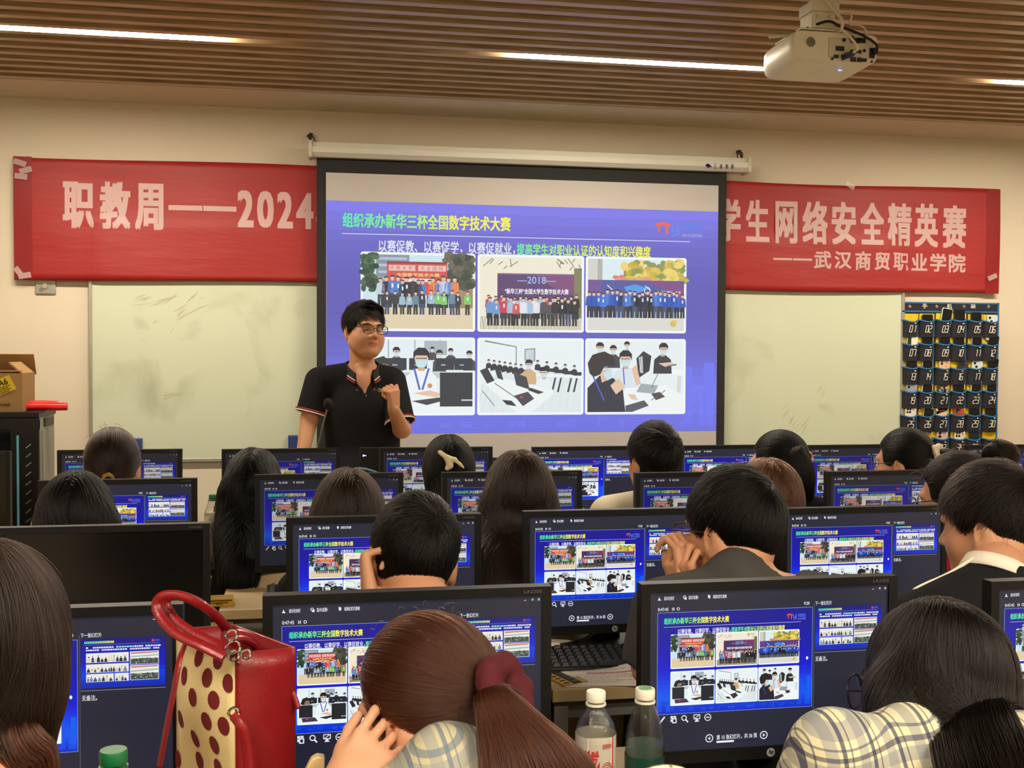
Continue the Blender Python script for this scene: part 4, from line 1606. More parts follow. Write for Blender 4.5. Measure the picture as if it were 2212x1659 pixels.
stn.box((0, .075, .13), (.062, .024, .26))
_tmp = stn.build('stand_column', M_bez, None, smooth=0)
ME_ST = _tmp.data
bpy.data.objects.remove(_tmp)
bs = MB()
bs.prism([(x, z) for x, z in rounded(.125, .09, .03)], 0, .014, M=Matrix(((1, 0, 0), (0, 0, 1), (0, 1, 0))))
_tmp = bs.build('stand_base', M_bez, None, smooth=30)
ME_BS = _tmp.data
bpy.data.objects.remove(_tmp)
ba = Art()
ba.circ(0, 0, 7.2, (150, 150, 146), n=20); ba.up()
ba.text('hp', -4, -5, 4.2, 5, (30, 30, 32), .02, .15)
ME_BADGE = ba.mesh('badge', .001, .001, .0004)
ME_BADGE.materials.append(art_mat('badge print', 0, .3))
mo = Art()
mo.text('LA2205', -14, -2.4, 14, 2.4, (96, 94, 90))
ME_MODEL = mo.mesh('model_print', .001, .001, .0004)
ME_MODEL.materials.append(art_mat('badge print', 0, .3))


def child(name, me, par, loc, rot=None):
    o = bpy.data.objects.new(name, me)
    COL.objects.link(o)
    o.parent = par
    o.matrix_local = Matrix.Translation(loc) @ (rot if rot is not None else Matrix.Identity(4))
    return o


def monitor(row, label, left=None, right=None, v=None, on=1, yaw=0.0):
    """placed by the pixel of its upper left or upper right corner"""
    Y = ROWS[row]
    if left is not None:
        p = at(left, v, Y)
        xc = p.x + WID / 2
    else:
        p = at(right, v, Y)
        xc = p.x - WID / 2
    t = thing('computer_monitor', label, 'monitor', (xc, Y, DZ), yaw, group='monitors on the student desks')
    zb = p.z - MHT - DZ
    child('bezel', ME_BEZ, t, (0, 0, zb))
    child('rear_housing', ME_REAR, t, (0, 0, zb))
    child('stand_column', ME_ST, t, (0, 0, .006))
    child('stand_base', ME_BS, t, (0, .07, 0))
    if on:
        child('display', UI if on == 1 else UI2, t, (-PWI / 2, .0015, zb + .0198 + PHI), FACE)
    else:
        MB().box((0, .006, zb + .0198 + PHI / 2), (PWI, .008, PHI)).build('display', M_off, t, smooth=0)
    child('badge', ME_BADGE, t, (0, -.0035, zb + .010), FACE)
    child('model_print', ME_MODEL, t, (WID / 2 - .03, -.0035, zb + MHT - .0072), FACE)
    return t


monitor('A', 'lit monitor behind the red handbag, nearest row', right=395, v=1304)
monitor('A', 'lit monitor in the nearest row facing the girl with a red scrunchie', left=567, v=1287)
monitor('A', 'lit monitor in the nearest row facing the girl in the navy checked shirt', left=1385, v=1262)
monitor('A', 'lit monitor cut off by the right edge, nearest row', left=2140, v=1256)
monitor('B', 'black switched-off monitor behind the handbag handles', right=453, v=1130, on=0)
monitor('B', 'lit monitor in front of the short-haired man in black, second row', left=618, v=1119)
monitor('B', 'lit monitor above the keyboard and papers, second row', left=1131, v=1105)
monitor('B', 'lit monitor between the man in grey and the man with the white collar', left=1688, v=1099)
monitor('C', 'lit monitor behind the straight black hair at the left, third row', right=425, v=1033)
monitor('C', 'dim monitor beside the very long black hair, third row', left=550, v=1026, on=2)
monitor('C', 'dim monitor behind the woman with long parted hair, third row', left=955, v=1021, on=2)
monitor('C', 'dim monitor behind the man in the grey T-shirt, third row', left=1373, v=1022, on=2)
monitor('C', 'dim monitor before the woman in red, third row', left=1786, v=1019, on=2)
monitor('D', 'dark switched-off monitor at the left edge before the cabinet', right=22, v=975, on=0)
monitor('D', 'dim monitor behind the bun tied with mustard, farthest row', right=393, v=970, on=2)
monitor('D', 'dim monitor left of the speaker, farthest row', right=735, v=968, on=2)
monitor('D', 'dim monitor right of the black laptop, farthest row', right=1064, v=965, on=2)
monitor('D', 'lit monitor left of the man in the beige vest, farthest row', left=1150, v=966)
monitor('D', 'lit monitor right of the man in the beige vest, farthest row', left=1465, v=963)
monitor('D', 'dim monitor under the phone organizer, farthest row', left=1742, v=962, on=2)
monitor('D', 'dim monitor at the right edge under the phone organizer, farthest row', left=2085, v=962, on=2)

# ------------------------------------------------------------------ keyboards
M_kb = mat('black key plastic', C(26, 26, 28), .45)


def keyboard(loc, rz, label):
    t = thing('keyboard', label, 'keyboard', loc, rz, group='keyboards')
    MB().prism([(-.075, 0), (.075, 0), (.075, .022), (-.075, .012)], -.21, .21, M=Matrix(((0, 1, 0), (1, 0, 0), (0, 0, 1)))).build('case', M_kb, t, smooth=0, bevel=.003)
    ks = MB()
    R = random.Random(2)
    for r in range(6):
        y = -.06 + r * .022
        x = -.2
        while x < .195:
            w = .019 if not (r == 0 and -.1 < x < .0) else .1
            if not (.09 < x < .1 or .15 < x < .158):
                zz = .012 + (y + .075) / .15 * .01
                ks.add([(x, y - .009, zz), (x + w - .003, y - .009, zz), (x + w - .003, y + .009, zz + .001), (x, y + .009, zz + .001),
                        (x + .003, y - .006, zz + .008), (x + w - .006, y - .006, zz + .008), (x + w - .006, y + .005, zz + .0085), (x + .003, y + .005, zz + .0085)],
                       [(4, 5, 6, 7), (0, 1, 5, 4), (1, 2, 6, 5), (2, 3, 7, 6), (3, 0, 4, 7)])
            x += w + .001
    ks.build('keys', mat('key tops', C(34, 34, 36), .4), t, smooth=0)
    return t


kp = atz(1312, 1408, DZ)
keyboard((kp.x + .02, 2.425, DZ), -.06, 'black keyboard on the desk with the papers')
kq = at(590, 1275, 3.24)
keyboard((kq.x + .19, 3.24, DZ), 0.0, 'black keyboard beyond the yellow box')

# ------------------------------------------------------------------ things on the desks
pp_ = thing('papers', 'white printed sheets with a pink bar on the desk by the elbow', 'papers', tuple(atz(1320, 1466, DZ)))
M_paper = mat('paper', C(236, 228, 212), .8, var=.02)


def sheet_pt(a, c, k=0):
    x, y = (a - .5) * .21, (c - .5) * .115
    ca, sa = math.cos(-.22 + k * .12), math.sin(-.22 + k * .12)
    return Vector((x * ca - y * sa, x * sa + y * ca, .002 + .03 * a ** 3 * c + k * -.001 + .004 * c))


for k in range(2):
    MB().grid(lambda a, c, k=k: sheet_pt(a, c, k), 12, 8).build('sheet', M_paper, pp_, smooth=180)
ink = MB()
R = random.Random(4)
for i in range(14):
    c = .95 - i * .062
    pink = i == 5
    x0, x1 = (.25, .98) if pink else (.06, .5 + R.random() * .42)
    hgt = .035 if pink else .012
    for j in range(10):
        a0, a1 = x0 + (x1 - x0) * j / 10, x0 + (x1 - x0) * (j + (1 if pink else .8)) / 10
        up_ = Vector((0, 0, .0012))
        ink.add([sheet_pt(a0, c) + up_, sheet_pt(a1, c) + up_, sheet_pt(a1, c + hgt) + up_, sheet_pt(a0, c + hgt) + up_], [(0, 1, 2, 3)], 1 if pink or i == 0 else 0)
ink.build('printed_lines', [mat('grey ink', C(150, 146, 140), .8), mat('pink ink', C(206, 84, 120), .7)], pp_, smooth=0)
yc = thing('card_strip', 'yellow and black printed card lying on the desk beside the papers', 'card', tuple(atz(1216, 1466, DZ)), .35)
MB().box((0, 0, .002), (.062, .105, .004)).build('card', mat('yellow card', C(206, 160, 40), .5), yc, smooth=0)
cs_ = MB()
cs_.box((.004, 0, .0046), (.02, .103, .001))
for i in range(6):
    cs_.box((-.018, -.042 + i * .017, .0046), (.012, .004, .001))
cs_.build('black_bands', mat('black ink', C(34, 30, 26), .5), yc, smooth=0)
wn = MB()
for i in range(5):
    wn.box((.004, -.04 + i * .02, .0054), (.014, .013, .001))
wn.build('windows', mat('dark grey ink', C(70, 66, 56), .4), yc, smooth=0)
yb_ = thing('snack_box', 'small yellow printed box on the desk behind the handbag', 'box', tuple(atz(474, 1306, DZ)), .05)
yb_.location.x = atz(474, 1306, DZ).x
MB().box((0, 0, .011), (.075, .05, .022)).build('carton', mat('yellow carton', C(206, 166, 44), .5), yb_, smooth=0, bevel=.001)
ya = Art()
ya.rect(-34, -18, 34, -14, (90, 66, 20)); ya.rect(-20, -12, 24, -8, (120, 80, 20)); ya.text('好吃', -8, -10, 10, -3, (70, 40, 20), .02)
art_obj('print', ya, 1000, 1000, 1, 1, .0004, art_mat('carton print', 0, .5), yb_, (0, -.0255, 0))

# bottles -----------------------------------------------------------
m = bpy.data.materials.new('clear plastic')
m.use_nodes = True
nt = m.node_tree
nt.nodes.clear()
N, L = nt.nodes, nt.links
tr = N.new('ShaderNodeBsdfTransparent')
tr.inputs[0].default_value = (.90, .92, .90, 1)
gl = N.new('ShaderNodeBsdfGlossy')
gl.inputs['Roughness'].default_value = .06
lwn = N.new('ShaderNodeLayerWeight')
lwn.inputs[0].default_value = .35
nz = N.new('ShaderNodeTexNoise')
nz.inputs['Scale'].default_value = 40
bp = N.new('ShaderNodeBump')
bp.inputs['Strength'].default_value = .25
bp.inputs['Distance'].default_value = .004
L.new(nz.outputs[0], bp.inputs['Height'])
L.new(bp.outputs[0], gl.inputs['Normal'])
mx = N.new('ShaderNodeMixShader')
mul = N.new('ShaderNodeMath')
mul.operation = 'MULTIPLY_ADD'
mul.inputs[1].default_value = .65
mul.inputs[2].default_value = .05
L.new(lwn.outputs['Facing'], mul.inputs[0])
L.new(mul.outputs[0], mx.inputs[0])
L.new(tr.outputs[0], mx.inputs[1])
L.new(gl.outputs[0], mx.inputs[2])
o_ = N.new('ShaderNodeOutputMaterial')
L.new(mx.outputs[0], o_.inputs[0])
M_pet = m
M_capw = mat('white cap plastic', C(232, 226, 206), .4, var=.02)
M_capg = mat('green cap plastic', C(22, 112, 62), .4, var=.04)


def bottle(name, label, loc, S, capmat, body, label_mat=None, lz=(.05, .12), liquid=None, art=None, captop=None):
    """body: profile (r, z) below the neck in metres for a bottle 0.2 m tall"""
    t = thing(name, label, 'bottle', loc, group='drink bottles')
    top = body[-1][1]
    MB().lathe([(r * S, z * S) for r, z in body], 32).build('body', M_pet, t, smooth=60)
    cz = top * S
    prof = [(.0148, 0), (.0155, .002), (.0155, .0135), (.0145, .0155), (.0, .0156)]
    MB().lathe([(r * S, cz + z * S) for r, z in prof[:-1]], 32).build('cap', capmat, t, smooth=40)
    MB().lathe([(.0162 * S, cz - .006 * S), (.0162 * S, cz - .003 * S)], 24).build('neck_ring', capmat, t, smooth=40)
    if captop:
        MB().cyl((0, 0, cz + .0155 * S), (0, 0, cz + .0165 * S), .0105 * S, n=24).build('cap_disc', captop, t)
    if liquid:
        lv, lm = liquid
        pr_ = [(max(.001, r * S - .0015), z * S) for r, z in body if z < lv]
        pr_.append((pr_[-1][0], lv * S))
        MB().lathe(pr_, 28).build('liquid', lm, t, smooth=50)
    if label_mat:
        rr = max(r for r, z in body) * S + .0008
        MB().lathe([(rr, lz[0] * S), (rr, lz[1] * S)], 40, close=False).build('label_band', label_mat, t, smooth=60)
        if art:
            me = art.mesh('label_print', .001, .001, .0)
            # wrap the print round the band
            co = np.zeros(len(me.vertices) * 3)
            me.vertices.foreach_get('co', co)
            co = co.reshape(-1, 3)
            lay = np.array([q[2] for q in art.v])
            ang = co[:, 0] / rr - PI / 2
            R2 = rr + .0006 + lay * .0002
            out = np.stack([R2 * np.cos(ang), R2 * np.sin(ang), co[:, 1] + lz[0] * S], 1)
            me.vertices.foreach_set('co', out.ravel())
            me.update()
            link_mesh('label_print', me, art_mat('label print', 0, .4), t)
    return t


B1 = [(.0, .0), (.024, 0), (.030, .004), (.031, .02), (.030, .05), (.0315, .054), (.0315, .140), (.031, .148), (.028, .158), (.016, .178), (.0135, .183), (.0135, .192)]
B2 = [(.0, .0), (.024, 0), (.029, .004), (.030, .02), (.0285, .055), (.030, .06), (.0305, .11), (.030, .125), (.027, .145), (.020, .167), (.0145, .178), (.0135, .188)]
la1 = Art()
la1.T = (1, 1.30, 0, 0)
la1.rect(-20, -60, 19, -2, (222, 206, 186)); la1.up()
la1.poly([(-20, -8), (-2, -34), (-2, -2), (-20, -2)], (200, 40, 36))
la1.text('哈哈', -30, -47, -6, -30, (196, 50, 50), .02, .3)
la1.text('饮用纯净水', 2, -54, 18, -48, (190, 60, 56), .01)
for r_ in (9, 6.5, 3.5):
    la1.ring(10, -24, r_, 1.0, (190, 60, 50), 9)
la1.up()
la1.rect(0, -12, 18, -9, (150, 140, 130)); la1.rect(19, -60, 21, -2, (190, 40, 40))
p = atz(1287, 1890, DZ)
pb = at(1287, 1560, 1.60)
bottle('water_bottle', 'empty clear bottle with a white cap and a red and cream label', (pb.x, 1.60, DZ), .95, M_capw, B1,
       mat('cream label film', C(214, 204, 190), .35, var=.03, alpha=.75), (.060, .142), None, la1)
la2 = Art()
la2.T = (1, 1.7, 0, 0)
la2.rect(-26, -48, 26, -2, (20, 62, 50)); la2.up()
la2.poly([(-20, -34), (-8, -36), (2, -31), (12, -33), (18, -36), (18, -34), (11, -31), (2, -29), (-8, -34), (-20, -32)], (190, 206, 190))
la2.line(-21, -34, -22, -2, 1.2, (190, 206, 190)); la2.line(19, -35, 20, -2, 1.2, (190, 206, 190))
la2.text('怡宝', -12, -26, 13, -10, (226, 232, 222), .02, .15)
pb = at(1393, 1560, 1.60)
bottle('water_bottle', 'clear bottle with a white cap and a dark green label, half full', (pb.x, 1.60, DZ), .97, M_capw, B2,
       mat('green label film', C(22, 62, 52), .3), (.018, .102), (.118, mat('water tint', C(96, 120, 108), .05, alpha=.35, spec=.8)), la2, mat('green cap disc', C(120, 168, 120), .4))
pb = at(245, 1640, 1.30)
bottle('water_bottle', 'bottle with a green cap at the bottom edge before the handbag monitor', (pb.x, 1.30, at(245, 1613, 1.30).z - .2065), 1.0, M_capg, B2)
pb = at(1156, 1250, 2.30)
bottle('water_bottle', 'white-capped clear bottle peeping over the nearest-row monitor', (pb.x, 2.30, DZ), 1.0, M_capw, B1)
B3 = [(.0, .0), (.024, 0), (.030, .004), (.031, .02), (.031, .118), (.029, .135), (.021, .155), (.0185, .162), (.0185, .176)]
pb = at(461, 1085, 4.07)
bottle('milk_bottle', 'milky wide-necked bottle with a green cap left of the very long hair', (pb.x, 4.07, DZ), 1.02, M_capg, B3, mat('white label film', C(206, 202, 184), .5), (.03, .12), (.13, mat('milk', C(206, 196, 176), .4)))
pb = at(470, 1110, 3.985)
bottle('milk_bottle', 'green-capped bottle with a red and white label against the long hair', (pb.x, 3.985, DZ), .86, M_capg, B3, mat('red label film', C(196, 60, 50), .5), (.06, .115), (.13, MATS['milk']))

# ------------------------------------------------------------------ handbag on the nearest desk
FY = 1.47
Fp = at(508, 1410, FY)
bag = thing('handbag', 'red leather handbag with a cream polka-dot panel and red handles', 'handbag', (Fp.x, FY, DZ))
BHT = at(508, 1408, FY).z - DZ
M_rl = mat('red leather', C(130, 20, 26), .36, var=.1, scale=20, bump=.25, bscale=220, coat=.15)
M_cv = mat('cream canvas', C(226, 206, 150), .85, var=.05, scale=18, bump=.3, bscale=200)
M_dot = mat('dark red felt dot', C(110, 22, 26), .9)
dl, dr = Vector((-.50, .80, 0)).normalized(), Vector((.86, .50, 0)).normalized()
CW, RWD = .165, .085
nl = Vector((dl.y, -dl.x, 0)) * -1


def cream_pt(a, c, off=0.0):
    p = dl * (CW * a) + Vector((0, 0, BHT * c))
    bulge = .010 * math.sin(c * 9 + 1) * math.sin(a * PI) + .008 * math.sin(a * PI)
    n_ = Vector((-.8, -.5, 0)).normalized()
    return p + n_ * (bulge + off)


MB().grid(cream_pt, 12, 24).build('canvas_panel', M_cv, bag, smooth=180, solid=.004)
dts = MB()
for u, v in ((434, 1415), (478, 1422), (404, 1458), (450, 1466), (497, 1472), (418, 1508), (466, 1515), (396, 1550), (452, 1555), (488, 1566), (426, 1596), (468, 1606), (436, 1642), (386, 1640), (478, 1655)):
    # find the panel point behind this pixel
    best = min(((a / 40, c / 60) for a in range(41) for c in range(61)),
               key=lambda q: (lambda d: (d.x / d.y - ray(u, v).x / ray(u, v).y) ** 2 + (d.z / d.y - ray(u, v).z / ray(u, v).y) ** 2)(cream_pt(*q) + Vector((Fp.x, FY, DZ - CZ))))
    a0, c0 = best
    ra, rc_ = .0105 / CW, .0125 / BHT
    ctr = cream_pt(a0, c0, .0035)
    vs = [ctr] + [cream_pt(max(0, min(1, a0 + ra * math.cos(2 * PI * k / 14))), max(0, min(1, c0 + rc_ * math.sin(2 * PI * k / 14))), .0035) for k in range(14)]
    dts.add(vs, [(0, 1 + k, 1 + (k + 1) % 14) for k in range(14)])
dts.build('dots', M_dot, bag, smooth=0)


def red_pt(a, c):
    q = a * 3
    fc = [Vector((0, 0, 0)), dr * RWD, dr * RWD + dl * CW, dl * CW]
    i = min(2, int(q))
    p = fc[i].lerp(fc[i + 1], q - i)
    cen = (dr * RWD + dl * CW) / 2
    out = (p - cen)
    k_ = 1 + .09 * math.sin((q - i) * PI) * (1 - .4 * c) if i < 2 else 1
    return cen + out * k_ + Vector((0, 0, BHT * c * (1.0 - .03 * math.sin(a * PI))))


MB().grid(red_pt, 30, 12).build('leather_body', M_rl, bag, smooth=60, solid=.006)
MB().prism([(0, 0), (.01, 0), (.01, .01), (0, .01)], 0, .01).build('base_stud', M_rl, bag)
ob_ = MB()
cen = (dr * RWD + dl * CW) / 2
ob_.add([Vector((0, 0, .004)), dr * RWD + Vector((0, 0, .004)), dr * RWD + dl * CW + Vector((0, 0, .004)), dl * CW + Vector((0, 0, .004))], [(0, 1, 2, 3)])
ob_.build('bottom', M_rl, bag, smooth=0)


def bq(u, v, Y=FY):
    return at(u, v, Y) - bag.location


h1 = MB().tube(catmull([bq(484, 1420, 1.44), bq(440, 1398, 1.45), bq(385, 1372, 1.47), bq(350, 1338, 1.49), bq(338, 1308, 1.5), bq(348, 1289, 1.5), bq(372, 1285, 1.5), bq(408, 1293, 1.5), bq(452, 1318, 1.52), bq(484, 1350, 1.55), bq(500, 1372, 1.57)], 7), .0066, 10, flat=.8)
h1.build('handle', M_rl, bag)
h2 = MB().tube(catmull([bq(505, 1412, 1.46), bq(470, 1392, 1.48), bq(420, 1368, 1.5), bq(378, 1338, 1.52), bq(360, 1308, 1.53), bq(362, 1291, 1.53), bq(382, 1285, 1.53), bq(424, 1299, 1.54), bq(466, 1330, 1.56), bq(492, 1366, 1.58)], 7), .0066, 10, flat=.8)
h2.build('handle', M_rl, bag)
cw_ = MB().tube(catmull([bq(482, 1374, 1.5), bq(515, 1368, 1.52), bq(545, 1380, 1.54), bq(556, 1402, 1.55)], 6), .006, 8)
cw_.tube(catmull([bq(490, 1386, 1.47), bq(520, 1380, 1.49), bq(545, 1390, 1.52), bq(552, 1408, 1.54)], 6), .005, 8)
cw_.build('drawstring', M_rl, bag)
MB().tube(catmull([bq(402, 1388, 1.5), bq(388, 1425, 1.46), bq(374, 1500, 1.45), bq(360, 1570, 1.45), bq(344, 1654, 1.45)], 7), .0055, 8, flat=.5).build('strap', M_rl, bag)
MB().tube(catmull([bq(505, 1545, 1.452), bq(522, 1570, 1.44), bq(534, 1615, 1.44), bq(540, 1680, 1.44)], 6), .007, 8, flat=.6).build('strap', M_rl, bag)
MB().tube(catmull([bq(598, 1438, 1.53), bq(618, 1472, 1.52), bq(634, 1500, 1.51), bq(645, 1530, 1.5)], 6), .0035, 8).build('cord', M_rl, bag)
M_chr = mat('chrome', C(220, 214, 210), .15, 1.0)
for u, v, r in ((504, 1398, .0085), (531, 1413, .006), (505, 1416, .0065), (505, 1540, .0065), (500, 1372, .007)):
    q = bq(u, v, 1.45)
    MB().tube([q + Vector((r * math.cos(k * PI / 6), .002 * math.sin(k), r * math.sin(k * PI / 6))) for k in range(13)], .0021, 6, cap=False).build('ring', M_chr, bag)
rg = MB()
rg.tube([bq(478, 1418, 1.45), bq(500, 1408, 1.45)], .004, 6)
rg.tube([bq(536, 1410, 1.48), bq(548, 1416, 1.48)], .003, 6)
rg.build('clasp', M_chr, bag)
# ------------------------------------------------------------------ implicit surfaces for bodies and clothes
I3 = np.eye(3)


def npm(R):
    return np.array([[R[i][j] for j in range(3)] for i in range(3)], float)


def rot(yaw=0, pitch=0, roll=0):
    """degrees: turn left, nose up, lean to the right"""
    return npm(rotm('Z', math.radians(yaw)) @ rotm('X', math.radians(pitch)) @ rotm('Y', math.radians(roll)))


V3 = lambda p: np.array([p[0], p[1], p[2]], float)


class Sdf:
    def __init__(self):
        self.p = []

    def ell(self, c, r, R=I3, k=.012, op=1):
        self.p.append(('e', V3(c), V3(r), R, k, op))
        return self

    def cap(self, a, b, ra, rb=None, k=.012, op=1):
        self.p.append(('c', V3(a), V3(b), (ra, ra if rb is None else rb), k, op))
        return self

    def cyl(self, a, b, r, k=.002, op=-1):
        """flat-ended cylinder"""
        self.p.append(('y', V3(a), V3(b), r, k, op))
        return self

    def box(self, c, h, R=I3, rad=.004, k=.004, op=-1):
        self.p.append(('b', V3(c), V3(h), R, rad, k, op))
        return self

    @staticmethod
    def dist(q, P):
        t = q[0]
        if t == 'e':
            d = (P - q[1]) @ q[3]
            k0 = np.sqrt(((d / q[2]) ** 2).sum(-1)) + 1e-9
            k1 = np.sqrt(((d / q[2] ** 2) ** 2).sum(-1)) + 1e-9
            return k0 * (k0 - 1) / k1
        if t == 'c':
            ab = q[2] - q[1]
            pa = P - q[1]
            s = np.clip((pa @ ab) / max(1e-9, ab @ ab), 0, 1)
            d = pa - s[..., None] * ab
            return np.sqrt((d * d).sum(-1)) - (q[3][0] + s * (q[3][1] - q[3][0]))
        if t == 'y':
            ab = q[2] - q[1]
            l = np.linalg.norm(ab)
            u = ab / l
            pa = P - q[1]
            y = pa @ u
            d = pa - y[..., None] * u
            rr = np.sqrt((d * d).sum(-1)) - q[3]
            yy = np.abs(y - l / 2) - l / 2
            return np.maximum(rr, yy)
        d = np.abs((P - q[1]) @ q[3]) - (q[2] - q[4])
        return np.sqrt((np.maximum(d, 0) ** 2).sum(-1)) + np.minimum(d.max(-1), 0) - q[4]

    @staticmethod
    def bounds(q):
        t = q[0]
        if t == 'e' or t == 'b':
            e = np.abs(q[3]) @ q[2]
            return q[1] - e, q[1] + e
        r = max(q[3]) if t == 'c' else q[3]
        return np.minimum(q[1], q[2]) - r, np.maximum(q[1], q[2]) + r

    def value(self, P):
        f = np.full(P.shape[:-1], 1e3)
        for q in self.p:
            k, op = q[-2], q[-1]
            d = self.dist(q, P)
            if op > 0:
                h = np.clip(.5 + .5 * (f - d) / k, 0, 1)
                f = f + (d - f) * h - k * h * (1 - h)
            else:
                h = np.clip(.5 - .5 * (f + d) / k, 0, 1)
                f = f + (-d - f) * h + k * h * (1 - h)
        return f

    def mesh(self, h):
        B = [self.bounds(q) for q in self.p if q[-1] > 0]
        lo = np.min([b[0] for b in B], 0) - 3 * h
        hi = np.max([b[1] for b in B], 0) + 3 * h
        n = np.ceil((hi - lo) / h).astype(int) + 1
        ax = [lo[i] + h * np.arange(n[i]) for i in range(3)]
        F = np.full(tuple(n), 1e3)
        for q in self.p:
            k, op = q[-2], q[-1]
            b0, b1 = self.bounds(q)
            pad = k + 3 * h
            i0 = np.clip(np.floor((b0 - pad - lo) / h).astype(int), 0, n)
            i1 = np.clip(np.ceil((b1 + pad - lo) / h).astype(int) + 1, 0, n)
            if (i1 <= i0).any():
                continue
            sl_ = tuple(slice(a, b) for a, b in zip(i0, i1))
            G = np.stack(np.meshgrid(*[ax[i][sl_[i]] for i in range(3)], indexing='ij'), -1)
            d = self.dist(q, G)
            f = F[sl_]
            if op > 0:
                t = np.clip(.5 + .5 * (f - d) / k, 0, 1)
                F[sl_] = f + (d - f) * t - k * t * (1 - t)
            else:
                t = np.clip(.5 - .5 * (f + d) / k, 0, 1)
                F[sl_] = f + (-d - f) * t + k * t * (1 - t)
        return nets(F, lo, h)


def nets(F, lo, h):
    S = F < 0
    n = np.array(F.shape)
    c = [S[i:n[0] - 1 + i, j:n[1] - 1 + j, k:n[2] - 1 + k] for i in (0, 1) for j in (0, 1) for k in (0, 1)]
    cnt = sum(x.astype(np.int8) for x in c)
    act = (cnt > 0) & (cnt < 8)
    idx = np.argwhere(act)
    ids = np.full(act.shape, -1, int)
    ids[act] = np.arange(len(idx))
    pos = np.zeros((len(idx), 3))
    m = np.zeros(len(idx))
    cor = [np.array((i, j, k)) for i in (0, 1) for j in (0, 1) for k in (0, 1)]
    for a in range(8):
        for b in range(a + 1, 8):
            if np.abs(cor[a] - cor[b]).sum() != 1:
                continue
            ia, ib = idx + cor[a], idx + cor[b]
            fa, fb = F[ia[:, 0], ia[:, 1], ia[:, 2]], F[ib[:, 0], ib[:, 1], ib[:, 2]]
            w = (fa < 0) != (fb < 0)
            t = np.where(w, fa / np.where(w, fa - fb, 1), 0)
            pos += w[:, None] * (cor[a] + t[:, None] * (cor[b] - cor[a]))
            m += w
    V = lo + h * (idx + pos / m[:, None])
    faces = []
    for axn in range(3):
        o1, o2 = [(1, 2), (2, 0), (0, 1)][axn]
        s0 = [slice(None)] * 3
        s1 = [slice(None)] * 3
        s0[axn], s1[axn] = slice(0, -1), slice(1, None)
        A, Bq = S[tuple(s0)], S[tuple(s1)]
        e = np.argwhere(A != Bq)
        e = e[(e[:, o1] > 0) & (e[:, o2] > 0) & (e[:, o1] < n[o1] - 1) & (e[:, o2] < n[o2] - 1)]
        inside = A[e[:, 0], e[:, 1], e[:, 2]]

        def cell(d1, d2):
            q = e.copy()
            q[:, o1] -= d1
            q[:, o2] -= d2
            return ids[q[:, 0], q[:, 1], q[:, 2]]
        quad = np.stack([cell(1, 1), cell(0, 1), cell(0, 0), cell(1, 0)], 1)
        quad[~inside] = quad[~inside][:, ::-1]
        faces.append(quad)
    Q = np.concatenate(faces)
    # one light smoothing pass
    for _ in range(2):
        acc = np.zeros_like(V)
        cn = np.zeros(len(V))
        for a in range(4):
            b = (a + 1) % 4
            np.add.at(acc, Q[:, a], V[Q[:, b]])
            np.add.at(cn, Q[:, a], 1)
            np.add.at(acc, Q[:, b], V[Q[:, a]])
            np.add.at(cn, Q[:, b], 1)
        V = V * .5 + .5 * acc / np.maximum(cn, 1)[:, None]
    return V, Q


def np_mesh(name, parts, mats, parent=None, mi=None):
    """parts: list of (V, Q); one mesh object"""
    n = 0
    vs, fs = [], []
    for V, Q in parts:
        vs.append(V)
        fs.append(Q + n)
        n += len(V)
    V, Q = np.concatenate(vs), np.concatenate(fs)
    me = bpy.data.meshes.new(name)
    me.vertices.add(len(V))
    me.vertices.foreach_set('co', V.astype(np.float32).ravel())
    me.loops.add(len(Q) * 4)
    me.loops.foreach_set('vertex_index', Q.astype(np.int32).ravel())
    me.polygons.add(len(Q))
    me.polygons.foreach_set('loop_start', (np.arange(len(Q)) * 4).astype(np.int32))
    me.polygons.foreach_set('use_smooth', np.ones(len(Q), bool))
    if mi is not None:
        me.polygons.foreach_set('material_index', mi(V[Q].mean(1)).astype(np.int32))
    me.update(calc_edges=True)
    me.validate()
    return link_mesh(name, me, mats, parent)


# ------------------------------------------------------------------ hair
def hair_mat(name, col, rough=.32):
    if name in MATS:
        return MATS[name]
    m = bpy.data.materials.new(name)
    m.use_nodes = True
    nt = m.node_tree
    nt.nodes.clear()
    h = nt.nodes.new('ShaderNodeBsdfHairPrincipled')
    h.parametrization = 'COLOR'
    hi = nt.nodes.new('ShaderNodeHairInfo')
    mx_ = nt.nodes.new('ShaderNodeMix')
    mx_.data_type = 'RGBA'
    mx_.inputs[6].default_value = tuple(c * .65 for c in col[:3]) + (1,)
    mx_.inputs[7].default_value = tuple(min(1, c * 1.5) for c in col[:3]) + (1,)
    nt.links.new(hi.outputs['Random'], mx_.inputs[0])
    nt.links.new(mx_.outputs[2], h.inputs['Color'])
    h.inputs['IOR'].default_value = 1.33
    h.inputs['Roughness'].default_value = rough
    h.inputs['Radial Roughness'].default_value = .45
    o = nt.nodes.new('ShaderNodeOutputMaterial')
    nt.links.new(h.outputs[0], o.inputs[0])
    MATS[name] = m
    return m


def strands(name, P, r0, r1, material, parent):
    """P: (N, n, 3) points of N strands"""
    N_, n = P.shape[:2]
    hc = bpy.data.hair_curves.new(name)
    hc.add_curves([n] * N_)
    hc.attributes['position'].data.foreach_set('vector', P.astype(np.float32).ravel())
    ra = hc.attributes.new('radius', 'FLOAT', 'POINT')
    t = np.linspace(0, 1, n)
    rr = np.tile(r0 * (1 - t ** 3) + r1 * t ** 3, (N_, 1))
    ra.data.foreach_set('value', rr.astype(np.float32).ravel())
    o = bpy.data.objects.new(name, hc)
    hc.materials.append(material)
    COL.objects.link(o)
    o.parent = parent
    return o


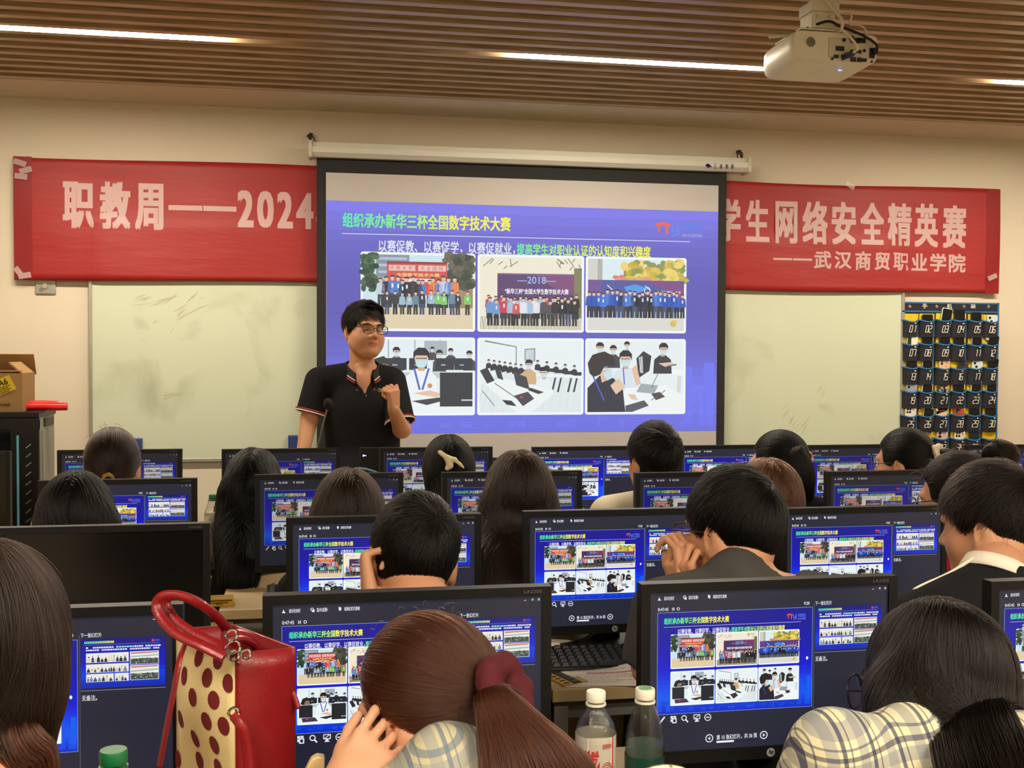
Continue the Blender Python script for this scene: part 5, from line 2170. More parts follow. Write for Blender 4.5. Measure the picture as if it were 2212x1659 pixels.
SC_C, SC_R = np.array((0, -.008, .025)), np.array((.077, .096, .095))
HL_Y = np.array([-.2, -.10, -.06, -.03, -.005, .02, .035, .05, .07, .12])
HL_Z = np.array([-.075, -.074, -.062, -.03, .022, .000, .022, .055, .072, .080])


def hairline(y):
    return np.interp(y, HL_Y, HL_Z)


def norm(a):
    return a / (np.linalg.norm(a, axis=-1, keepdims=True) + 1e-9)


def cap_ell(t, top):
    return SC_C + np.array((0, -.004, top * .5)), SC_R + np.array((t, t, t + top * .5))


def scalp_roots(n, rs, t=0.0, top=0.0):
    out = np.zeros((0, 3))
    c, r = cap_ell(t, top)
    while len(out) < n:
        d = norm(rs.normal(size=(n * 2, 3)))
        q = c + d * r
        out = np.concatenate([out, q[q[:, 2] > hairline(q[:, 1]) + rs.normal(size=len(q)) * .004]])
    return out[:n]


def flow_strands(roots, d0, length, n, field, coll, off, inertia=.55, hold=0.0):
    """march N strands along a wish-direction field, kept outside the collision surface"""
    P = [roots]
    p, d = roots.copy(), d0.copy()
    ds = (length / (n - 1))[:, None]
    for i in range(n - 1):
        g = field(p, i / (n - 1))
        d = norm(inertia * d + (1 - inertia) * g)
        q = p + d * ds
        f = coll.value(q)
        e = 1e-3
        grd = norm(np.stack([coll.value(q + np.array(v)) - f for v in ((e, 0, 0), (0, e, 0), (0, 0, e))], -1))
        of = off * (.35 + .65 * (i + 1) / (n - 1))
        pen = np.clip(of - f, 0, .05) + hold * np.clip(of - f, -.03, 0)
        q = q + grd * pen[:, None]
        d = norm(q - p)
        p = q
        P.append(p)
    return np.stack(P, 1)


def bundle(path, rad, N_, n, rs, frizz=.002, spread=1.0, squash=1.0, lenvar=.15):
    """a tail: strands that keep their place in a cross-section that swells and narrows along a path"""
    C_ = np.array([V3(p) for p in catmull([Vector(p) for p in path], 10)])
    s = np.concatenate([[0], np.cumsum(np.linalg.norm(np.diff(C_, axis=0), axis=1))])
    s /= s[-1]
    T = norm(np.gradient(C_, axis=0))
    W = norm(np.cross(T, np.array((1.0, 0, .25))))
    U = np.cross(W, T)
    ang = rs.uniform(0, 2 * PI, N_)
    rr = np.sqrt(rs.uniform(.25, 1, N_)) * spread
    e = 1 - lenvar * rs.uniform(0, 1, N_) ** 2
    out = np.zeros((N_, n, 3))
    ph = rs.uniform(0, 6, (N_, 2))
    for i in range(n):
        t = e * i / (n - 1)
        c = np.stack([np.interp(t, s, C_[:, k]) for k in range(3)], -1)
        u = np.stack([np.interp(t, s, U[:, k]) for k in range(3)], -1)
        w = np.stack([np.interp(t, s, W[:, k]) for k in range(3)], -1)
        R = np.interp(t, np.linspace(0, 1, len(rad)), rad) * rr
        fz = frizz * t
        out[:, i] = c + u * (R * np.cos(ang) + fz * np.sin(ph[:, 0] + 7 * t))[:, None] + w * (R * squash * np.sin(ang) + fz * np.cos(ph[:, 1] + 6 * t))[:, None]
    return out


# ------------------------------------------------------------------ people
SKIN = {k: mat('skin ' + k, C(*c), .48, var=.05, scale=14, bump=.08, bscale=260, spec=.35) for k, c in
        {'fair': (204, 152, 120), 'tan': (190, 134, 98), 'warm': (192, 138, 104), 'pale': (218, 172, 146)}.items()}
M_lip = mat('lips', C(176, 108, 88), .45, var=.05)
M_brow = mat('brow', C(40, 30, 26), .8)
HAIRC = {'black': C(10, 9, 8), 'dark': C(20, 15, 13), 'brown': C(74, 46, 31), 'umber': C(34, 23, 18), 'chestnut': C(66, 37, 24)}
HM = {k: hair_mat('hair ' + k, c) for k, c in HAIRC.items()}
HCAP = {k: mat('hair base ' + k, tuple(q * .7 for q in c[:3]) + (1,), .7, var=.2, scale=80, stretch=(8, 8, 1), spec=.2) for k, c in HAIRC.items()}
M_rim = mat('dark glasses rim', C(36, 30, 30), .3)
M_silver = mat('silver glasses rim', C(190, 186, 180), .25, .9)
M_lens = bpy.data.materials.new('lens')
M_lens.use_nodes = True
_nt = M_lens.node_tree
_nt.nodes.clear()
_t = _nt.nodes.new('ShaderNodeBsdfTransparent')
_g = _nt.nodes.new('ShaderNodeBsdfGlossy')
_g.inputs['Roughness'].default_value = .03
_m = _nt.nodes.new('ShaderNodeMixShader')
_m.inputs[0].default_value = .07
_o = _nt.nodes.new('ShaderNodeOutputMaterial')
_nt.links.new(_t.outputs[0], _m.inputs[1])
_nt.links.new(_g.outputs[0], _m.inputs[2])
_nt.links.new(_m.outputs[0], _o.inputs[0])


def head_prims(s, T, R, full=0.0):
    """T: head-frame point -> body frame"""
    e = lambda c, r, k=.015, op=1, Q=I3: s.ell(T(c), r, R @ Q, k, op)
    e((0, -.010, .024), (.075, .094, .093))
    e((0, .030, -.030), (.060, .060, .080), .03)
    e((0, .045, -.072), (.042, .040, .040), .03)
    e((0, .066, -.094), (.024, .020, .018), .02)
    for sx in (-1, 1):
        e((sx * .040, .052, -.030), (.026, .026, .026), .03)
        s.cap(T((sx * .055, .005, -.055)), T((sx * .022, .058, -.094)), .020, .016, .03)
        if full:
            e((sx * .042, .036, -.048), (.024 + full, .034 + full, .036 + full), .03)
        # ear
        Q = rot(sx * -22, 0, 0)
        e((sx * .080, -.014, -.006), (.008, .019, .031), .006, 1, Q)
        e((sx * .078, -.006, -.030), (.007, .010, .012), .008, 1, Q)
        e((sx * .088, -.010, -.002), (.0055, .011, .019), .004, -1, Q)
        e((sx * .074, -.022, -.008), (.010, .014, .022), .008, 1)
    # nose, brow ridge, mouth
    s.cap(T((0, .084, .012)), T((0, .106, -.024)), .009, .012, .012)
    for sx in (-1, 1):
        e((sx * .013, .094, -.028), (.009, .010, .008), .008)
    e((0, .080, .026), (.052, .014, .012), .02)
    for sx in (-1, 1):
        e((sx * .032, .088, .006), (.017, .012, .010), .012, -1)
        e((sx * .032, .074, .004), (.014, .013, .0125), .004)
    e((0, .086, -.054), (.022, .010, .0055), .006)
    e((0, .084, -.066), (.018, .010, .0065), .006)
    s.cap(T((-.020, .099, -.0598)), T((.020, .099, -.0598)), .0045, .0045, .003, -1)


def hand_prims(s, wrist, fwd, back, side, curl=(20, 30, 20), spread=4, thumb=(35, 20), sc=.92, twist=0, fing=None):
    """fwd: along the fingers, back: normal of the back of the hand, side: +1 if the thumb is on fwd x back"""
    f = V3(Vector(fwd).normalized())
    b = V3(back)
    b = b - f * (b @ f)
    b /= np.linalg.norm(b)
    t = np.cross(f, b) * side
    W_ = V3(wrist)
    pt = lambda x, y, z: W_ + (t * x + f * y + b * z) * sc
    for x0, x1, r0, r1 in ((-.020, -.032, .014, .0105), (-.006, -.011, .015, .011), (.008, .011, .015, .011), (.020, .031, .014, .0105)):
        s.cap(pt(x0, .006, 0), pt(x1, .078, .002), r0 * sc, r1 * sc, .012)
    s.cap(pt(.024, .016, -.006), pt(.040, .048, -.012), .016 * sc, .012 * sc, .012)
    tips = []
    for i, (x, L_) in enumerate(((.031, (.044, .026, .021)), (.011, (.048, .030, .023)), (-.011, (.045, .028, .022)), (-.032, (.035, .021, .019)))):
        p = pt(x, .080, .002)
        a = 0
        cu = curl if fing is None else fing[i]
        sp = math.radians((1.5 - i) * spread)
        rad = (.0088, .0088, .0085, .0076)[i] * sc
        for j in range(3):
            a += math.radians(cu[j])
            dv = f * math.cos(a) * math.cos(sp) - b * math.sin(a) + t * math.sin(sp) * math.cos(a)
            q = p + dv * L_[j] * sc
            s.cap(p, q, rad * (1 - .06 * j), rad * (.95 - .08 * j), .0035)
            p = q
        tips.append((p, dv))
    p = pt(.040, .044, -.010)
    a1, a2 = math.radians(thumb[0]), math.radians(thumb[1])
    d1 = f * math.cos(a1) + t * math.sin(a1) - b * .25
    d1 /= np.linalg.norm(d1)
    d2 = f * math.cos(a1 - a2) + t * math.sin(a1 - a2) - b * .45
    d2 /= np.linalg.norm(d2)
    q = p + d1 * .034 * sc
    s.cap(p, q, .0115 * sc, .0098 * sc, .006)
    q2 = q + d2 * .028 * sc
    s.cap(q, q2, .0098 * sc, .0085 * sc, .003)
    tips.append((q2, d2))
    return tips


def glasses(parent, T, R, rim=M_rim, w=.030, h=.020, name='glasses', lens_y=.112):
    g = MB()
    for sx in (-1, 1):
        ring_ = [T((sx * .034 + w * math.copysign(abs(math.cos(a)) ** .7, math.cos(a)), lens_y, .002 + h * math.copysign(abs(math.sin(a)) ** .8, math.sin(a)))) for a in np.linspace(0, 2 * PI, 25)]
        g.tube([Vector(p) for p in ring_], .0016, 6, cap=False)
        g.tube([Vector(T(q)) for q in ((sx * (.034 + w), lens_y - .001, .010), (sx * .074, .085, .012), (sx * .083, .0, .010), (sx * .082, -.018, -.002), (sx * .078, -.032, -.022))], .0018, 6)
    g.tube([Vector(T(q)) for q in ((-.008, lens_y, .006), (0, lens_y + .003, .009), (.008, lens_y, .006))], .0016, 6)
    go = g.build(name, rim, parent, smooth=60)
    for sx in (-1, 1):
        l = MB()
        cv = [Vector(T((sx * .034 + w * .97 * math.copysign(abs(math.cos(a)) ** .7, math.cos(a)), lens_y, .002 + h * .97 * math.copysign(abs(math.sin(a)) ** .8, math.sin(a))))) for a in np.linspace(0, 2 * PI, 20, endpoint=False)]
        l.add(cv, [tuple(range(20))])
        l.build('lens', M_lens, go, smooth=0)
    return go


M_trous = {'navy': mat('navy trousers', C(36, 40, 56), .85), 'black': mat('black trousers', C(28, 28, 30), .85)}
M_shoe = mat('dark shoes', C(34, 32, 32), .6)


class Person:
    def __init__(self, label, u, v, Y, yaw=0, pitch=-8, roll=0, skin='warm', lean=.12, sw=.165, hs=1.0, face=1, seated=True, group='students at the desks', nb=None):
        """(u, v): centre of the head in the photo; Y its distance"""
        hc = at(u, v, Y)
        self.face = face
        self.root = thing('person', label, 'person', (hc.x, hc.y - lean * face, 0), 0 if face > 0 else PI, group)
        self.h = np.array((0, lean, hc.z))
        self.R = rot(yaw, pitch, roll)
        self.Y, self.u, self.v = Y, u, v
        self.skin, self.sw, self.hs, self.lean = SKIN[skin], sw, hs, lean
        self.T = lambda p: self.h + self.R @ (V3(p) * self.hs)
        self.nb = self.h + np.array((0, -.078, -.106)) if nb is None else self.L(at(*nb))
        self.sh = {}
        z = self.nb[2]
        for s in (-1, 1):
            self.sh[s] = np.array((self.nb[0] + s * sw, self.nb[1] - .012, z - .062))
        self.arms = {}
        self.hands = []
        self.seated = seated
        self.pel_dx = 0.0
        self.coll = Sdf()

    def L(self, p):
        """world -> own frame"""
        d = Vector(p) - self.root.location
        return np.array((d.x * self.face, d.y * self.face, d.z))

    def px(self, u, v, Y):
        return self.L(at(u, v, Y))

    def torso(self, s, g, neck=True):
        sw, nb = self.sw, self.nb
        pel = np.array((self.pel_dx, 0, .53 if self.seated else nb[2] - .52))
        sd_ = norm(pel - nb)
        up_ = nb + sd_ * .19 + np.array((0, -.012, 0))
        mid = (up_ + pel) / 2 + np.array((0, -.02, 0))
        s.ell(up_, (sw * .88 + g, .098 + g, .16 + g), I3, .05)
        s.ell(mid, (sw * .80 + g, .095 + g, .17 + g), I3, .06)
        s.ell(pel, (sw * .92 + g, .125 + g, .13 + g), I3, .06)
        for q in (-1, 1):
            s.cap(nb + np.array((q * .025, -.016, -.03)), self.sh[q], .042 + g, .050 + g, .04)

    def arm(self, side, elbow, wrist):
        self.arms[side] = (V3(elbow), V3(wrist))
        return self

    def default_arms(self):
        for s in (-1, 1):
            if s not in self.arms:
                a = self.sh[s]
                e = np.array((s * (self.sw + .03), a[1] + .13, max(.79, a[2] - .25)))
                self.arms[s] = (e, np.array((s * .13, e[1] + .21, .785)))

    def build_body(self, fine=.0045, coarse=.009, lips=False, full=0.0):
        self.default_arms()
        b = Sdf()
        self.torso(b, 0)
        b.cap(self.T((0, -.03, -.06)), self.nb, .050, .056, .03)
        for s, (e, w) in self.arms.items():
            b.cap(self.sh[s], e, .045, .038, .02)
            b.cap(e, w, .039, .026, .015)
        pz = .50
        if self.seated:
            for s in (-1, 1):
                b.cap((s * .085, .02, pz), (s * .11, .40, pz - .01), .075, .055, .03)
                b.cap((s * .11, .40, pz - .01), (s * .11, .38, .10), .052, .04, .02)
                b.cap((s * .11, .36, .05), (s * .12, .50, .035), .04, .03, .02)
        else:
            pel = self.nb[2] - .52
            for s in (-1, 1):
                b.cap((s * .085, 0, pel), (s * .10, .01, .48), .085, .058, .03)
                b.cap((s * .10, .01, .48), (s * .11, -.01, .09), .056, .04, .02)
                b.cap((s * .11, -.02, .045), (s * .13, .13, .035), .04, .032, .02)
        parts = [b.mesh(coarse)]
        hd = Sdf()
        head_prims(hd, self.T, self.R, full)
        hd.cap(self.T((0, -.03, -.05)), self.T((0, -.03, -.05)) * .35 + self.nb * .65, .050, .0525, .03)
        V, Q = hd.mesh(fine)
        if self.hs != 1:
            pass
        parts.append((V, Q))
        done = set()
        for side, hs_ in self.hands:
            parts.append(hs_.mesh(.0028))
            done.add(side)
        for s, (e, w) in self.arms.items():
            if s not in done:
                hh = Sdf()
                hand_prims(hh, w, V3(norm(w - e)) * .5 + np.array((0, .6, -.12)), (0, 0, 1), -s, (12, 22, 14))
                parts.append(hh.mesh(.004))
        Ri, h0 = self.R.T, self.h

        def mi(c):
            q = (c - h0) @ self.R
            lip = (np.abs(q[:, 0]) < .0215 * (1 - ((q[:, 2] + .060) / .016) ** 2 * .6)) & (q[:, 1] > .084) & (q[:, 2] > -.0705) & (q[:, 2] < -.0505)
            return lip.astype(int) if lips else np.zeros(len(c))
        self.body = np_mesh('body', parts, [self.skin, M_lip], self.root, mi)
        # collision shape for hair
        self.torso(self.coll, .012)
        self.coll.cap(self.T((0, -.03, -.06)), self.nb, .050, .056, .03)
        self.coll.ell(self.T((0, -.010, .024)), (.075, .094, .093), self.R, .015)
        self.coll.ell(self.T((0, .035, -.04)), (.058, .058, .075), self.R, .02)
        for s, (e, w) in self.arms.items():
            self.coll.cap(self.sh[s], e, .058, .05, .02)
        return self

    def shirt(self, material, sleeve=.55, neck_r=.062, h=.008, name='shirt', long=False, g=.012, neck_h=0.0, arms=True):
        s = Sdf()
        self.torso(s, g)
        pieces = []
        for q, (e, w) in self.arms.items():
            if not arms:
                continue
            a = self.sh[q]
            end = a + (e - a) * min(1, sleeve)
            d = norm(e - a)
            sl_ = Sdf()
            sl_.cap(a, end + d * .05 if not long else e, .050 + g, (.050 if not long else .044) + g, .03)
            if long:
                d2 = norm(w - e)
                sl_.cap(e, w, .043 + g, .033 + g, .012)
                sl_.cyl(w - d2 * .012, w + d2 * .12, .085)
            else:
                sl_.cyl(end, end + d * .25, .10)
            pieces.append(sl_.mesh(h))
        nn = self.nb
        up_ = norm(self.T((0, -.03, -.06)) - nn)
        if neck_h:
            s.cap(nn - up_ * .03, nn + up_ * neck_h, .058, .056, .02)
            s.cyl(nn + up_ * neck_h, nn + up_ * .25, .10)
        else:
            s.cyl(nn - up_ * .012, nn + up_ * .25, neck_r)
        if not self.seated:
            s.box((0, 0, self.nb[2] - 1.12), (.5, .5, .52))
        else:
            s.box((0, 0, -.05), (.6, .6, .5))
        return np_mesh(name, [s.mesh(h)] + pieces, [material], self.root)

    def trousers(self, k='navy'):
        s = Sdf()
        if self.seated:
            s.ell((0, 0, .51), (self.sw * .95 + .014, .14, .11), I3, .05)
            for q in (-1, 1):
                s.cap((q * .085, .02, .50), (q * .11, .40, .49), .088, .068, .03)
                s.cap((q * .11, .40, .49), (q * .11, .38, .12), .066, .058, .02)
        else:
            pel = self.nb[2] - .52
            s.ell((0, 0, pel), (self.sw * .92 + .006, .13, .14), I3, .05)
            for q in (-1, 1):
                s.cap((q * .085, 0, pel), (q * .10, .01, .48), .096, .072, .03)
                s.cap((q * .10, .01, .48), (q * .11, -.01, .06), .070, .062, .02)
        np_mesh('trousers', [s.mesh(.012)], [M_trous[k]], self.root)
        f = Sdf()
        for q in (-1, 1):
            y = .38 if self.seated else -.0
            f.cap((q * .11, y - .02, .05), (q * .12, y + .13, .04), .048, .04, .02)
            f.box((0, 0, -.1), (1, 1, .1))
        np_mesh('shoes', [f.mesh(.01)], [M_shoe], self.root)
        return self

    # ---- hair
    def cap(self, key, t=.010, ears=True, top=.012, face_cut=True, extra=None, nape=-.078, name='hair', k=.02):
        s = Sdf()
        c, r = cap_ell(t, top)
        s.ell(self.T(c), r, self.R, .01)
        if extra:
            extra(s)
        if face_cut:
            s.box(self.T((0, .098, -.05)), (.2, .045, .118), self.R, .03, .012)
            s.box(self.T((0, .060, -.075)), (.2, .04, .075), self.R, .02, .012)
            if ears:
                for sx in (-1, 1):
                    s.ell(self.T((sx * .095, .0, -.02)), (.030, .032, .045), self.R, .008, -1)
            s.box(self.T((0, -.02, nape - .1)), (.2, .2, .1), self.R, .02, .012)
        o = np_mesh(name, [s.mesh(.005)], [HCAP[key]], self.root)
        self.hair_ob = o
        return o

    def short(self, key, n=5000, top_len=.055, side_len=.018, lift=.012, rad=.00045, whorl=(.012, -.088, .07), seed=1, t=.004, fringe=0, messy=.35, nape=-.07):
        rs = np.random.RandomState(seed)
        self.cap(key, t, top=.008, nape=nape)
        c, r = cap_ell(t, .008)
        q = scalp_roots(n, rs, t, .008)
        w = np.array(whorl)
        R, h0 = self.R, self.h

        def tangent(q):
            nr = norm((q - c) / r ** 2)
            tn = q - w
            return norm(tn - nr * (tn * nr).sum(1, keepdims=True)), nr
        tn, nr = tangent(q)
        wob = rs.normal(size=(n, 3)) * messy * .5
        d0 = norm(tn + nr * .35 + wob)
        zt = np.clip((q[:, 2] - .0) / .09, 0, 1)
        ln = (side_len + (top_len - side_len) * zt) * rs.uniform(.7, 1.15, n)
        qr = np.array([self.T(x) for x in q])
        col = Sdf().ell(self.T(c), r, R, .01)

        def fld(p, f):
            t_, n_ = tangent((p - h0) @ R)
            return norm(norm(t_ + wob * (.6 + f)) @ R.T + np.array((0, 0, -.5)) * f)
        off = .0006 + lift * rs.uniform(0, 1, n) ** 1.3 * np.clip(zt * 1.1 + .08, 0, 1)
        P = flow_strands(qr, d0 @ R.T, ln, 8, fld, col, off, .55, .7)
        strands('hair_strands', P, rad, rad * .5, HM[key], self.hair_ob)

    def long(self, key, outline, n=7000, steps=26, rad=.0005, part=.0, seed=2, depth=-.045, t=.006, thick=.045, ears=False, end_var=.06, back_only=False, mass=True, face_cut=True, fringe=True, wav=.0):
        """outline: [(v, left u, right u)] of the hair in the photo, top to bottom"""
        rs = np.random.RandomState(seed)
        Yb = self.Y + depth
        oz, xl, xr, yy = [], [], [], []
        for row in outline:
            v, a, b = row[:3]
            dz_ = self.h[2] - at(a, v, Yb).z
            yb_ = self.Y + (row[3] if len(row) > 3 else depth - .15 * min(1, max(0, (dz_ - .04) / .22)))
            p, q = self.px(a, v, yb_), self.px(b, v, yb_)
            oz.append((p[2] + q[2]) / 2)
            xl.append(min(p[0], q[0]))
            xr.append(max(p[0], q[0]))
            yy.append(p[1])
        oz, xl, xr, yy = map(np.array, (oz, xl, xr, yy))

        def extra(s):
            if not mass:
                return
            for i in range(len(oz) - 1):
                for f in np.linspace(0, 1, 4)[:-1] if i < len(oz) - 2 else np.linspace(0, 1, 4):
                    z = oz[i] + (oz[i + 1] - oz[i]) * f
                    a, b, y = (np.interp(-z, -oz, w) for w in (xl, xr, yy))
                    if z > self.h[2] + .03:
                        continue
                    s.ell(((a + b) / 2, y, z), (max(.012, (b - a) / 2 * .90), thick * .8, .045), I3, .03)
        s0 = self.cap(key, t, ears=ears, extra=None, nape=-.085, face_cut=face_cut, top=.006)
        if mass:
            m_ = Sdf()
            extra(m_)
            if m_.p:
                np_mesh('hair_fall', [m_.mesh(.008)], [HCAP[key]], s0)
        q = scalp_roots(n, rs, t, .006)
        if back_only:
            q = q[(q[:, 1] < .05)]
            n = len(q)
        R = self.R
        qr = np.array([self.T(x) for x in q])
        nrm = norm((q - SC_C) / SC_R ** 2)
        side = np.sign(q[:, 0] - part) + (q[:, 0] == part)
        pref = np.stack([side * (.9 - np.clip(np.abs(q[:, 0]) / .08, 0, 1) * .4), np.where(q[:, 2] > .06, -.35, -.1), np.full(n, -.45)], 1)
        pref = pref - nrm * (pref * nrm).sum(1, keepdims=True)
        d0 = norm(norm(pref) + nrm * .25 + rs.normal(size=q.shape) * .06) @ R.T
        fpos = np.clip(.5 + q[:, 0] / .16 + rs.normal(size=n) * .22, .0, 1)
        zend = oz[-1] + rs.exponential(end_var, n) * .8
        ln = np.maximum(.08, (qr[:, 2] - zend) * 1.18 + .04)
        col = Sdf()
        col.p = list(self.coll.p)
        col.ell(self.T(cap_ell(t, .006)[0]), cap_ell(t, .006)[1], R, .01)
        if mass:
            extra(col)
        ph = rs.uniform(0, 6, n)

        def fld(p, f):
            z = p[:, 2]
            a, b, y = (np.interp(-z, -oz, w) for w in (xl, xr, yy))
            tx = a + (b - a) * fpos + wav * np.sin(ph + z * 40)
            lat = np.clip((tx - p[:, 0]) * 14, -.9, .9)
            below = np.clip((self.h[2] + .06 - z) / .05, 0, 1)
            dy = np.clip((y - p[:, 1]) * 8, -.6, .6) * below
            return norm(np.stack([lat * (.25 + .75 * below), dy, np.full(len(p), -1.0)], 1))
        P = flow_strands(qr, d0, ln, steps, fld, col, .001 + .008 * rs.uniform(0, 1, n), .55)
        strands('hair_strands', P, rad, rad * .4, HM[key], self.hair_ob)
        return self

    def pulled(self, key, tie, n=5000, rad=.0005, seed=3, t=.006, steps=14, ears=True, loose=.05):
        """hair combed back to a tie point given in head coordinates"""
        rs = np.random.RandomState(seed)
        self.cap(key, t, ears=ears, top=.004, nape=-.08)
        q = scalp_roots(n, rs, t, .004)
        R = self.R
        tp = self.T(tie)
        qr = np.array([self.T(x) for x in q])
        d0 = norm(tp - qr)
        ln = np.linalg.norm(tp - qr, axis=1) * rs.uniform(1.0, 1.22, n) + .004
        col = Sdf().ell(self.T(cap_ell(t, .004)[0]), cap_ell(t, .004)[1], R, .01)
        wob = rs.normal(size=(n, 3)) * loose

        def fld(p, f):
            return norm(tp - p) + wob * (1 - f)
        P = flow_strands(qr, d0, ln, steps, fld, col, .0006 + .005 * rs.uniform(0, 1, n), .3, .5)
        strands('hair_strands', P, rad, rad * .8, HM[key], self.hair_ob)
        return tp

    def tail(self, key, path, rad, n=2500, pts=18, r=.0005, seed=5, frizz=.004, core=True, squash=.7, lenvar=.2, name='ponytail'):
        rs = np.random.RandomState(seed)
        P = bundle(path, rad, n, pts, rs, frizz, squash=squash, lenvar=lenvar)
        if core:
            cs__ = Sdf()
            C_ = [V3(p) for p in catmull([Vector(p) for p in path], 4)]
            for i in range(len(C_) - 1):
                ra_ = np.interp(i / (len(C_) - 1), np.linspace(0, 1, len(rad)), rad) * squash * .55
                rb_ = np.interp((i + 1) / (len(C_) - 1), np.linspace(0, 1, len(rad)), rad) * squash * .55
                cs__.cap(C_[i], C_[i + 1], max(.004, ra_), max(.003, rb_), .01)
            o = np_mesh(name, [cs__.mesh(.005)], [HCAP[key]], self.root)
        else:
            o = self.hair_ob
        strands('ponytail_strands', P, r, r * .4, HM[key], o)
        return o

    def wisps(self, key, n=60, r=.0003, seed=9, length=.05, parent=None):
        rs = np.random.RandomState(seed)
        q = scalp_roots(n, rs, .01, .01)
        nr = norm((q - SC_C) / SC_R ** 2)
        d = norm(nr * .6 + rs.normal(size=q.shape) * .6)
        tt = np.linspace(0, 1, 6)[None, :, None]
        P = q[:, None] + d[:, None] * tt * length * rs.uniform(.4, 1, (n, 1, 1)) + np.array((0, 0, -.02)) * tt ** 2
        P = np.array([[self.T(x) for x in s_] for s_ in P])
        strands('stray_hairs', P, r, r * .3, HM[key], self.hair_ob)


def scrunchie(p, c, normal, R, r, m, name='scrunchie', seed=1, lumps=9):
    """a gathered fabric ring"""
    rs = np.random.RandomState(seed)
    nrm = V3(Vector(normal).normalized())
    a = V3(Vector(normal).orthogonal().normalized())
    b = np.cross(nrm, a)
    s = Sdf()
    for i in range(lumps):
        t0, t1 = 2 * PI * i / lumps, 2 * PI * (i + .8) / lumps
        jit = rs.normal(size=3) * r * .22
        s.cap(V3(c) + (a * math.cos(t0) + b * math.sin(t0)) * R + jit, V3(c) + (a * math.cos(t1) + b * math.sin(t1)) * R * rs.uniform(.9, 1.15) - jit, r * rs.uniform(.8, 1.15), r * rs.uniform(.55, 1.1), .004)
    return np_mesh(name, [s.mesh(max(.0022, r * .16))], [m], p.root)


# chairs: bent plywood back and seat on steel legs
M_ply = mat('bent plywood', C(216, 190, 138), .45, var=.08, scale=6, stretch=(2, 2, 14))
M_steel = mat('chair steel', C(150, 150, 150), .3, .8)
_ch = thing('plywood_chair', 'chair', 'chair', (0, 0, 0))


def seat_pt(a, c):
    return Vector(((a - .5) * .40, -.19 + .40 * c, .445 + .02 * (1 - c) ** 3 - .012 * math.sin(a * PI)))


def back_pt(a, c):
    x = (a - .5) * (.40 - .10 * max(0, c - .55) ** 1.2)
    return Vector((x, -.215 - .04 * c + .30 * abs(a - .5) ** 2.2, .52 + .20 * c))


MB().grid(seat_pt, 10, 10).build('seat', M_ply, _ch, smooth=180, solid=.012)
MB().grid(back_pt, 14, 8).build('backrest', M_ply, _ch, smooth=180, solid=.012)
for sx in (-1, 1):
    MB().tube(catmull([(sx * .17, .17, 0), (sx * .16, .15, .43), (sx * .15, -.15, .435), (sx * .14, -.222, .58)], 5), .010, 8).build('side_frame', M_steel, _ch)
    MB().tube([(sx * .17, -.20, 0), (sx * .15, -.15, .435)], .010, 8).build('leg', M_steel, _ch)
_chairs = [0]


def chair(p, label):
    c = _ch if not _chairs[0] else copy_tree(_ch)
    _chairs[0] += 1
    c.location = (p.root.location.x, p.root.location.y + .02, 0)
    tag(c, label, 'chair', 'plywood chairs at the desks')
    return c
# ------------------------------------------------------------------ clothes
M_blackT = mat('black cotton', C(26, 26, 28), .9, var=.15, scale=20, bump=.3, bscale=40, spec=.2)
M_greyT = mat('washed grey cotton', C(66, 64, 62), .92, var=.25, scale=14, bump=.35, bscale=40, spec=.2)
M_beige = mat('beige vest cloth', C(232, 220, 192), .9, var=.05, scale=14, bump=.35, bscale=30, spec=.2)
M_redC = mat('crimson knit', C(150, 22, 40), .9, var=.1, scale=20, bump=.3, bscale=60, spec=.2)
M_cream = mat('cream blouse', C(214, 204, 182), .85, var=.05, bump=.3, bscale=40, spec=.2)
M_whiteC = mat('white collar', C(232, 224, 206), .85, var=.03)
M_crochet = mat('beige crochet', C(186, 164, 128), .95, var=.3, scale=120, bump=.6, bscale=160, spec=.1)
M_plaidY = plaid('yellow and blue check', C(188, 180, 150), C(104, 118, 134), C(134, 142, 146), C(226, 160, 50), .045, .2)
M_plaidN = plaid('navy and cream check', C(214, 204, 170), C(40, 50, 84), C(124, 130, 142), C(60, 70, 104), .044, .05)


def collar_ring(p, m, r0=.060, r1=.067, h=.035, z0=-.03, name='collar', tilt=.25):
    """a standing band round the neck"""
    up_ = norm(norm(p.T((0, -.03, -.06)) - p.nb) + np.array((0, 0, 1.6)))
    a = norm(np.cross(up_, np.array((0, 1.0, 0))))
    b = np.cross(a, up_)
    c = MB()
    vs = []
    for j in range(4):
        t = j / 3
        for k in range(28):
            th = 2 * PI * k / 28
            r = r1 + (r0 - r1) * t
            vs.append(Vector(p.nb + up_ * (z0 + h * t) + a * r * math.cos(th) * 1.02 + b * r * math.sin(th)))
    c.add(vs, [(j * 28 + k, j * 28 + (k + 1) % 28, (j + 1) * 28 + (k + 1) % 28, (j + 1) * 28 + k) for j in range(3) for k in range(28)])
    return c.build(name, m, p.root, smooth=180, solid=.004)


# ================================================================== the speaker
sp = Person('person standing by the screen in a black polo shirt and glasses, one fist raised', 786, 716, 5.0, yaw=24, pitch=2, roll=-3, skin='warm', lean=.03, sw=.19, face=-1, seated=False,
            group='speaker')
sp.root['group'] = 'speaker at the screen'
YS = 5.0
sp.nb = sp.h + np.array((.004, -.035, -.160))
shR, shL = sp.px(690, 824, YS + .03), sp.px(846, 824, YS + .03)
sp.sh = {1: shR, -1: shL}
